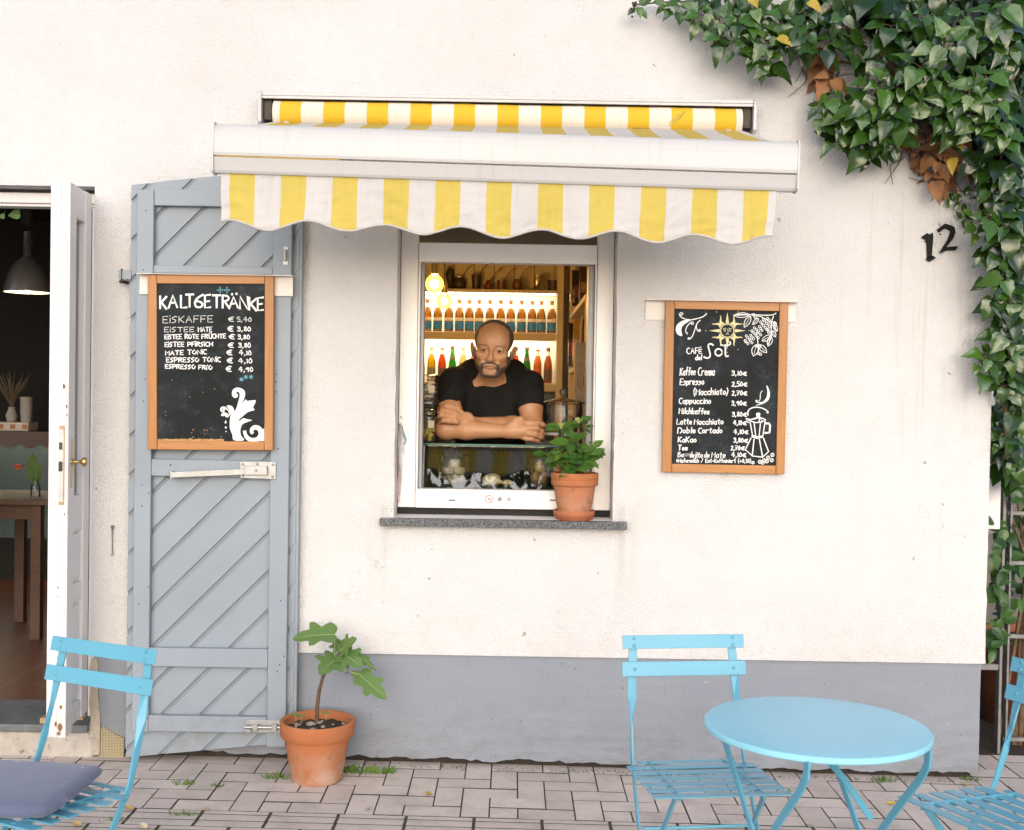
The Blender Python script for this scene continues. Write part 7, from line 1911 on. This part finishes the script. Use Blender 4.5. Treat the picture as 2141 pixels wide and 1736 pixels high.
# ------------------------------------------------------------------ the man leaning on the counter
class SDF:
    def __init__(s, lo, hi, h):
        s.lo = np.array(lo, float); s.h = h
        s.n = np.ceil((np.array(hi)-s.lo)/h).astype(int)+1
        s.F = np.full(s.n, .5, np.float32)
        s.ax = [s.lo[i]+h*np.arange(s.n[i]) for i in range(3)]
    def block(s, lo, hi):
        a = np.maximum(np.floor((np.array(lo)-s.lo)/s.h).astype(int), 0); b = np.minimum(np.ceil((np.array(hi)-s.lo)/s.h).astype(int)+1, s.n)
        if (b <= a).any(): return None
        sl = tuple(slice(a[i], b[i]) for i in range(3))
        return sl, np.meshgrid(*[s.ax[i][sl[i]] for i in range(3)], indexing='ij')
    def put(s, sl, d, k, sub=False):
        A = s.F[sl]
        if sub: A, d = -A, d
        hh = np.maximum(k-np.abs(A-d), 0)/max(k, 1e-6); o = np.minimum(A, d)-hh*hh*k*.25
        s.F[sl] = -o if sub else o
    def ell(s, c, r, rot=None, k=.012, sub=False):
        """ellipsoid; rot = 3x3 matrix local->world"""
        c = np.array(c, float); r = np.array(r, float); m_ = r.max()+k+.03
        B_ = s.block(c-m_, c+m_)
        if B_ is None: return
        sl, (X_, Y_, Z_) = B_; q = [X_-c[0], Y_-c[1], Z_-c[2]]
        if rot is not None:
            Rm = np.array(rot); q = [Rm[0][i]*q[0]+Rm[1][i]*q[1]+Rm[2][i]*q[2] for i in range(3)]
        k0 = np.sqrt(sum((q[i]/r[i])**2 for i in range(3))); k1 = np.sqrt(sum((q[i]/r[i]**2)**2 for i in range(3)))+1e-9
        s.put(sl, (k0*(k0-1)/k1).astype(np.float32), k, sub)
    def cone(s, a, b, ra, rb, k=.012, sub=False, cut=None):
        a = np.array(a, float); b = np.array(b, float); m_ = max(ra, rb)+k+.03
        B_ = s.block(np.minimum(a, b)-m_, np.maximum(a, b)+m_)
        if B_ is None: return
        sl, (X_, Y_, Z_) = B_; ab = b-a; l2 = (ab**2).sum()+1e-12
        t = np.clip(((X_-a[0])*ab[0]+(Y_-a[1])*ab[1]+(Z_-a[2])*ab[2])/l2, 0, 1)
        d = np.sqrt((X_-a[0]-t*ab[0])**2+(Y_-a[1]-t*ab[1])**2+(Z_-a[2]-t*ab[2])**2)-(ra+(rb-ra)*t)
        if cut is not None:
            n_ = ab/np.sqrt(l2); d = np.maximum(d, (X_-cut[0])*n_[0]+(Y_-cut[1])*n_[1]+(Z_-cut[2])*n_[2])
        s.put(sl, d.astype(np.float32), k, sub)
    def chain(s, pts, rs, k=.006):
        for i in range(len(pts)-1): s.cone(pts[i], pts[i+1], rs[i], rs[i+1], k)
    def mesh(s):
        F_ = s.F; ins = F_ < 0; nx, ny, nz = s.n
        cn = np.zeros((nx-1, ny-1, nz-1), int); acc = np.zeros((nx-1, ny-1, nz-1, 3), np.float32); cnt = np.zeros((nx-1, ny-1, nz-1), np.float32)
        def cor(i, j, k): return (slice(i, nx-1+i), slice(j, ny-1+j), slice(k, nz-1+k))
        cs_ = [(i, j, k) for i in (0,1) for j in (0,1) for k in (0,1)]
        for c in cs_: cn += ins[cor(*c)]
        act = (cn > 0) & (cn < 8); ii = np.argwhere(act)
        I, J, K = ii.T; acc = np.zeros((len(ii), 3)); cnt = np.zeros(len(ii))
        for a in cs_:
            for ax_ in range(3):
                if a[ax_]: continue
                b = list(a); b[ax_] = 1
                fa = F_[I+a[0], J+a[1], K+a[2]]; fb = F_[I+b[0], J+b[1], K+b[2]]
                x = (fa < 0) != (fb < 0); t = np.where(x, fa/np.where(np.abs(fa-fb) < 1e-9, 1e-9, fa-fb), 0)
                p = np.repeat(np.array(a, float)[None], len(ii), 0); p[:, ax_] += t
                acc += p*x[:, None]; cnt += x
        V = s.lo+(ii+acc/np.maximum(cnt, 1)[:, None])*s.h
        idx = np.full((nx-1, ny-1, nz-1), -1, int); idx[I, J, K] = np.arange(len(ii))
        faces = []
        for ax_ in range(3):
            o1, o2 = [(1,2),(2,0),(0,1)][ax_]
            A = [slice(None)]*3; B_ = [slice(None)]*3; A[ax_] = slice(0, -1); B_[ax_] = slice(1, None)
            ia, ib = ins[tuple(A)], ins[tuple(B_)]
            for flip in (False, True):
                e = np.argwhere((~ia & ib) if flip else (ia & ~ib))
                if not len(e): continue
                ok = (e[:, o1] > 0) & (e[:, o2] > 0) & (e[:, o1] < s.n[o1]-1) & (e[:, o2] < s.n[o2]-1); e = e[ok]
                q = []
                for d1, d2 in ((0,0),(1,0),(1,1),(0,1)):
                    f = e.copy(); f[:, o1] -= 1-d1; f[:, o2] -= 1-d2; q.append(idx[f[:,0], f[:,1], f[:,2]])
                q = np.stack(q, 1); faces.append(q[:, ::-1] if flip else q)
        return V, np.concatenate(faces)
def np_mesh(name, V, Fc, mats, parent, smooth=True):
    me = bpy.data.meshes.new(name); me.from_pydata(V.tolist(), [], Fc.tolist()); me.materials.append(mats)
    if smooth: me.shade_smooth()
    me.update(); o = bpy.data.objects.new(name, me); COL.objects.link(o); adopt(o, parent); return o
A_ = lambda v: np.array(v, float)
# joints, read off the photograph
HC = P(1030.5, 729, .50)                       # middle of the head
HR = Matrix.Rotation(R(4.6), 3, 'Y') @ Matrix.Rotation(R(-3), 3, 'Z') @ Matrix.Rotation(R(6), 3, 'X')
HS = np.array((1.10, 1.0, .955))           # this head is broad and fairly short
def H_(x, y, z): return A_(HC+HR@Vector((x*HS[0], y*HS[1], z*HS[2])))
HRn = np.array(HR)
shR, shL = P(948, 803, .62), P(1104, 805, .62)
elR, elL = P(932, 897, .44), P(1113, 893, .53)
wrR, wrL = P(1063, 902, .385), P(985, 886, .45)
for q, r_ in ((elR, .044), (wrR, .031)): q.z = max(q.z, CT+r_+.001)
neck0 = P(1026, 797, .63)
def skin_body():
    s = SDF((-.34,.26,1.16), (.26,.92,1.93), .0036)
    # torso under the shirt, neck
    ch = A_(P(1024, 860, .70))
    s.ell(ch, (.155,.10,.15), k=.03); s.cone(shR+Vector((.03,.02,-.01)), shL+Vector((-.03,.02,-.01)), .052, .052, k=.03)
    s.cone(neck0+Vector((0,.03,-.02)), H_(0,.025,-.055), .062, .056, k=.03)
    # arms
    for sh_, el, wr in ((shR, elR, wrR), (shL, elL, wrL)):
        mid = sh_.lerp(el, .5)
        s.chain([A_(sh_), A_(mid), A_(el)], [.056,.054,.047], k=.02)
        s.cone(el, el.lerp(wr, .33), .042, .0425, k=.02); s.cone(el.lerp(wr, .33), wr, .0425, .0285, k=.02)
    # right hand (picture right), laid over the left elbow: knuckles toward the viewer
    fw = (wrR-elR).normalized()
    w_ = wrR; kn = P(1100, 899, .372); kn.z = max(kn.z, CT+.04)
    s.ell((w_+kn)/2+Vector((.002,0,.004)), (.050,.022,.040), k=.016)
    s.cone(w_, kn, .030, .026, k=.016)
    base = [P(1106,884,.372), P(1108,895,.362), P(1105,907,.362), P(1100,917,.370)]
    mids = [P(1122,884,.366), P(1122,896,.356), P(1119,909,.358), P(1113,918.5,.366)]
    tips = [P(1134,888,.380), P(1132,902,.372), P(1130,914,.372), P(1123,922,.380)]
    ends = [P(1139,892,.40), P(1137,908,.395), P(1134,917,.395), P(1127,924,.398)]
    for i, (b, m_, t, e) in enumerate(zip(base, mids, tips, ends)):
        for q in (b, m_, t, e): q.z = max(q.z, CT+.011)
        s.chain([A_(w_.lerp(b, .55)), A_(b), A_(m_), A_(t), A_(e)], [.0135,.0135,.0125,.0112,.0095] if i < 3 else [.012,.0118,.0108,.0096,.0085], k=.0045)
    th = [P(1070,889,.378), P(1078,881,.374), P(1088,877,.378), P(1096,881,.388)]
    s.chain([A_(q) for q in th], [.020,.0165,.0135,.0105], k=.008)
    # left hand, resting over the right upper arm with four fingers showing
    w2 = wrL; kk2 = P(953, 873, .40)
    s.ell((w2+kk2)/2+Vector((0,0,.002)), (.046,.02,.036), rot=np.array(Matrix.Rotation(R(-22), 3, 'Y')), k=.014); s.cone(w2, kk2, .029, .025, k=.016)
    fb = [P(957,855,.395), P(950,863,.380), P(948,872,.374), P(952,882,.372)]
    fm = [P(944,850,.378), P(935,859,.364), P(934,870,.358), P(939,881,.360)]
    ft = [P(932,849,.372), P(923,859,.362), P(921,869,.360), P(926,880,.362)]
    fe = [P(925,852,.382), P(917,863,.374), P(916,873,.372), P(920,883,.374)]
    for i in range(4):
        s.chain([A_(w2.lerp(fb[i], .55)), A_(fb[i]), A_(fm[i]), A_(ft[i]), A_(fe[i])], [.0125,.0122,.0108,.0096,.0082], k=.0045)
    # head
    E = lambda c, r, k=.012, sub=False, rot=None: s.ell(H_(*c), A_(r)*HS, HRn if rot is None else HRn@np.array(rot), k, sub)
    Cn = lambda a, b, ra, rb, k=.010, sub=False: s.cone(H_(*a), H_(*b), ra, rb, k, sub)
    E((0,.016,.048), (.0765,.097,.083)); E((0,-.030,.03), (.066,.062,.066), .02); E((0,-.028,-.040), (.0625,.066,.082), .02)
    for g in (-1, 1):
        Cn((g*.050,.005,-.058), (g*.022,-.070,-.106), .026, .020, .02)
        E((g*.046,-.062,-.024), (.021,.020,.018), .02)
        E((g*.031,-.101,-.002), (.0165,.016,.0125), .010, True)
        E((g*.032,-.0815,-.0035), (.0138,.0125,.0125), .002)
        E((g*.032,-.0850,.0055), (.0170,.0105,.0050), .004); E((g*.032,-.0835,-.0125), (.0155,.0095,.0040), .005)
        Cn((g*.012,-.0905,.017), (g*.046,-.078,.019), .0068, .0055, .010)
        E((g*.0125,-.1035,-.044), (.0085,.0105,.0080), .006)
        E((g*.0075,-.1080,-.0525), (.0042,.006,.0035), .003, True)
        rt_ = Matrix.Rotation(R(g*-28), 3, 'Z') @ Matrix.Rotation(R(-12), 3, 'X') @ Matrix.Rotation(R(g*8), 3, 'Y')
        E((g*.0835,.012,-.012), (.0075,.0205,.0345), .006, rot=rt_); E((g*.0905,.004,-.006), (.006,.0125,.0220), .005, True, rot=rt_); E((g*.078,.004,-.036), (.008,.010,.011), .006)
        E((g*.030,-.090,-.066), (.014,.012,.020), .014)
    Cn((0,-.0905,.010), (0,-.111,-.040), .0085, .0115, .010); E((0,-.1115,-.0415), (.0120,.0110,.0105), .006)
    E((0,-.080,-.108), (.024,.020,.019), .016); E((0,-.0935,-.066), (.024,.012,.012), .010)
    E((0,-.0985,-.0735), (.0225,.0085,.0052), .004); E((0,-.0970,-.0835), (.0200,.0085,.0062), .004)
    Cn((-.021,-.1025,-.0785), (.021,-.1025,-.0785), .0016, .0016, .003, True)
    for dz in (.045,.058,.071): Cn((-.035,-.0935+.12*(dz-.045)+.0055,dz), (.035,-.0935+.12*(dz-.045)+.0055,dz+.001), .0006, .0006, .004, True)
    return s
def m_skin():
    n = new('skin')
    col = n.mix(n.ramp(n.noise(14, 4), .3, .7), (.53,.28,.145), (.43,.20,.092))
    col = n.mix(n.math('MULTIPLY', n.ramp(n.noise(90, 3), .55, .75), .25), col, (.24,.10,.055))
    n.color(col); n.set(Roughness=.48); n.b.inputs['Subsurface Weight'].default_value = .12; n.b.inputs['Subsurface Radius'].default_value = (.012,.005,.003)
    n.bump(n.noise(260, 3), .22, .0008); return n.m
M['skin'] = m_skin()
man = thing('person', 'man in a black T-shirt leaning on crossed forearms in the serving window', 'person', (neck0.x, .85, FLZ))
SB = skin_body(); BV, BF = SB.mesh()
body = np_mesh('body', BV, BF, M['skin'], man)
HV = ((BV-A_(HC))@HRn)/HS                          # head-local coordinates
me_ = body.data; NRM = np.zeros(len(BV)*3, np.float32); me_.vertices.foreach_get('normal', NRM); NRM = NRM.reshape(-1, 3)
def shell(name, fn, off, mat):
    w8 = fn(HV[:,0], HV[:,1], HV[:,2], NRM@HRn); sel = w8 > 0; fm = sel[BF].all(1)
    use = np.unique(BF[fm]); mp_ = np.full(len(BV), -1); mp_[use] = np.arange(len(use))
    V = BV[use]+NRM[use]*(off*np.clip(w8[use], .15, 1))[:, None]
    o = np_mesh(name, V, mp_[BF[fm]], mat, man)
    at = o.data.attributes.new('cover', 'FLOAT', 'POINT'); at.data.foreach_set('value', np.clip(w8[use], 0, 1).astype(np.float32)); return o
def m_hair(name, a, b, sc_=420, dens=1.0):
    n = new(name); cov = n.attr('cover'); f = n.noise(sc_, 2, .5); g = n.noise(sc_*.35, 2)
    n.color(n.mix(n.ramp(g, .35, .65), a, b)); n.set(Roughness=.75)
    al = n.math('GREATER_THAN', n.math('ADD', f, n.math('MULTIPLY', cov, .55*dens)), .62); n.l.new(al, n.b.inputs['Alpha'])
    n.bump(f, .5, .002); return n.m
def sm(x, a, b): return np.clip((x-a)/(b-a), 0, 1)
head_zone = lambda x, y, z: (np.abs(x) < .12) & (np.abs(z) < .15) & (np.abs(y) < .14)
def f_hair(x, y, z, N):
    ear = (np.abs(x) > .0755) & (z < .028) & (z > -.06) & (y < .04) & (y > -.03)
    line = np.where(z > .085, -.022+.0*z, -.055+.05*np.clip((z-.03)/.055, 0, 1)*np.clip((.066-np.abs(x))/.02, 0, 1)-.0)
    side = sm(y-(-.030), 0, .030)*sm(z, -.055, -.02)
    top = sm(z-.088, 0, .015)*sm(y+.034, 0, .02)
    tmpl = sm(np.abs(x)-.060, 0, .010)*sm(z, -.03, .0)*sm(y+.050, 0, .02)
    return np.where(head_zone(x,y,z) & ~ear, np.maximum(np.maximum(side*(np.abs(x)>.05), top), np.maximum(tmpl, sm(y,.03,.06)*sm(z,-.06,-.03))), 0)
shell('hair', f_hair, .0035, m_hair('hair_short', (.045,.036,.028), (.10,.085,.07), 500, 1.2))
def f_beard(x, y, z, N):
    front = (y < .02) & head_zone(x,y,z)
    jaw = sm(-z-.068-.75*np.maximum(0, .056-np.abs(x)), 0, .014)*sm(np.abs(x), .016, .030)*sm(z, -.150, -.132)
    chin = sm(-z-.112, 0, .009)*(y < -.02)*sm(z, -.148, -.138)
    burn = sm(np.abs(x)-.059, 0, .006)*sm(-z, .0, .03)*sm(-y, -.012, .01)*.55
    side = np.exp(-((np.abs(x)-.0315)/.006)**2)*sm(-z-.058,0,.012)*sm(z,-.112,-.095)*(y < -.07)
    return np.where(front, np.maximum(np.maximum(jaw*.95, chin), np.maximum(burn, side)), 0)*(N[:,1] < .35)
shell('beard', f_beard, .0022, m_hair('beard_stubble', (.035,.026,.02), (.11,.092,.078), 800, .50))
def f_must(x, y, z, N):
    zc = -.0605-.10*np.maximum(0, np.abs(x)-.012)-.010*sm(np.abs(x),.02,.032)
    return np.where(head_zone(x,y,z) & (y < -.072), sm(.0058-np.abs(z-zc), 0, .003)*sm(.034-np.abs(x), 0, .004)*1.0, 0)
shell('moustache', f_must, .0028, m_hair('moustache_hair', (.026,.019,.015), (.06,.047,.038), 800, 1.0))
def f_brow(x, y, z, N):
    zc = .0175+.10*np.minimum(np.abs(x)-.014, .02)-.22*np.maximum(0, np.abs(x)-.036)
    return np.where(head_zone(x,y,z) & (y < -.055), sm(.0042-np.abs(z-zc), 0, .003)*sm(np.abs(x), .011, .016)*sm(.053-np.abs(x), 0, .008), 0)
shell('eyebrows', f_brow, .0020, m_hair('eyebrow_hair', (.06,.035,.022), (.11,.07,.045), 800, .5))
def f_lip(x, y, z, N):
    return np.where(head_zone(x,y,z) & (y < -.085), sm(.0085-np.abs(z+.0785), 0, .003)*sm(.0215-np.abs(x)-.0*z, 0, .004), 0)
lipm = simple('lip', (.40,.165,.085), .45, .1, 60)
shell('lips', f_lip, .0004, lipm)
eyew = simple('eye_white', (.13,.10,.085), .2, .05, 60); iris = simple('iris_dark', (.02,.012,.008), .08, .1)
for g_ in (-1, 1):
    e = Vector(H_(g_*.032,-.0828,-.0035)); m = MB(); m.sphere(e, .0124, 20, 14); o = m.build('eye', eyew, man, smooth=179)
    d = (CAM+Vector((0,0,.0))-e).normalized(); m = MB(); m.lathe([(0,.0014),(.0034,.0012),(.0078,-.0006),(.0080,-.003)], (0,0,0), 18)
    q = m.build('iris', iris, None, smooth=60); q.rotation_euler = d.to_track_quat('Z','Y').to_euler(); q.location = e+d*.0117; bpy.context.view_layer.update(); adopt(q, o)
# T-shirt
def shirt():
    s = SDF((-.36,.34,.98), (.30,1.15,1.72), .0048)
    ch = A_(P(1024, 868, .70))
    s.ell(ch, (.172,.128,.165), k=.04)
    nb = neck0
    s.cone(P(990,776,.71), P(1070,778,.71), .060, .060, k=.03); s.cone(P(990,776,.71), shR+Vector((0,.01,0)), .060, .064, k=.03); s.cone(P(1070,778,.71), shL+Vector((0,.01,0)), .060, .064, k=.03)
    s.cone(P(1022,826,.665), P(1025,790,.67), .105, .085, k=.03)
    for sh_, el, g_ in ((shR, elR, -1), (shL, elL, 1)):
        s.cone(nb+Vector((g_*.03,.03,-.012)), sh_+Vector((0,.012,-.004)), .050, .066, k=.035)
        e_ = sh_.lerp(el, .56)
        s.cone(sh_, sh_.lerp(el, .66), .068, .064, k=.025, cut=A_(e_))
        s.cone(sh_+Vector((-g_*.05,.03,-.06)), ch+A_((g_*.09,.02,-.1)), .07, .075, k=.04)
    s.cone(nb+Vector((0,.06,-.03)), nb+Vector((0,.10,-.20)), .09, .12, k=.05)
    s.cone(ch+A_((0,.03,-.05)), A_((neck0.x,.98,1.02)), .155, .165, k=.05)
    # arms' openings and the collar
    c0_ = neck0
    s.cone(P(1023,792,.585), Vector(H_(0,-.01,-.06)), .034, .048, k=.006, sub=True)
    return s
SV, SF = shirt().mesh()
_t = bpy.data.meshes.new('t'); _t.from_pydata(SV.tolist(), [], SF.tolist()); _n = np.zeros(len(SV)*3, np.float32); _t.vertices.foreach_get('normal', _n); bpy.data.meshes.remove(_t)
_w = np.array([mnoise.noise(Vector((p[0]*9+p[2]*7, p[1]*5, p[2]*4-p[0]*3)))+.5*mnoise.noise(Vector((p[0]*19-p[2]*14, p[1]*9, p[2]*9))) for p in SV])
SV = SV+_n.reshape(-1,3)*(np.minimum(_w, .3)*.011-.001)[:,None]
tsm = new('black_cotton'); tsm.color(tsm.mix(tsm.ramp(tsm.noise(9,4),.3,.7), (.011,.0105,.010), (.018,.017,.016))); tsm.set(Roughness=.95); tsm.b.inputs['Specular IOR Level'].default_value = .15
tsm.bump(tsm.noise(1,4,.6,vec=tsm.mapping((16,16,9),(0,.5,.3)),dist=1.0), .7, .016); tsm.bump(tsm.noise(500,2), .2, .0006)
np_mesh('t_shirt', SV, SF, tsm.m, man)
m = MB(); hem = []
# trousers and shoes, standing on the cafe floor behind the case
ts = SDF((-.40,.72,FLZ+.02), (.30,1.30,1.10), .012)
xm = neck0.x
ts.ell(A_((xm,.98,.98)), (.165,.125,.13), k=.04)
for g_ in (-1, 1): ts.chain([A_((xm+g_*.085,.98,.93)), A_((xm+g_*.10,.97,.55)), A_((xm+g_*.11,1.0,FLZ+.10))], [.092,.065,.05], k=.04)
TV, TF = ts.mesh(); np_mesh('trousers', TV, TF, simple('dark_denim', (.03,.032,.045), .9, .2, 20), man)
for g_ in (-1, 1):
    m = MB(); m.sphere((xm+g_*.115,.95,FLZ+.045), (.048,.125,.046), 14, 9); m.build('shoe', simple('shoe_black', (.02,.02,.02), .5), man, smooth=60)
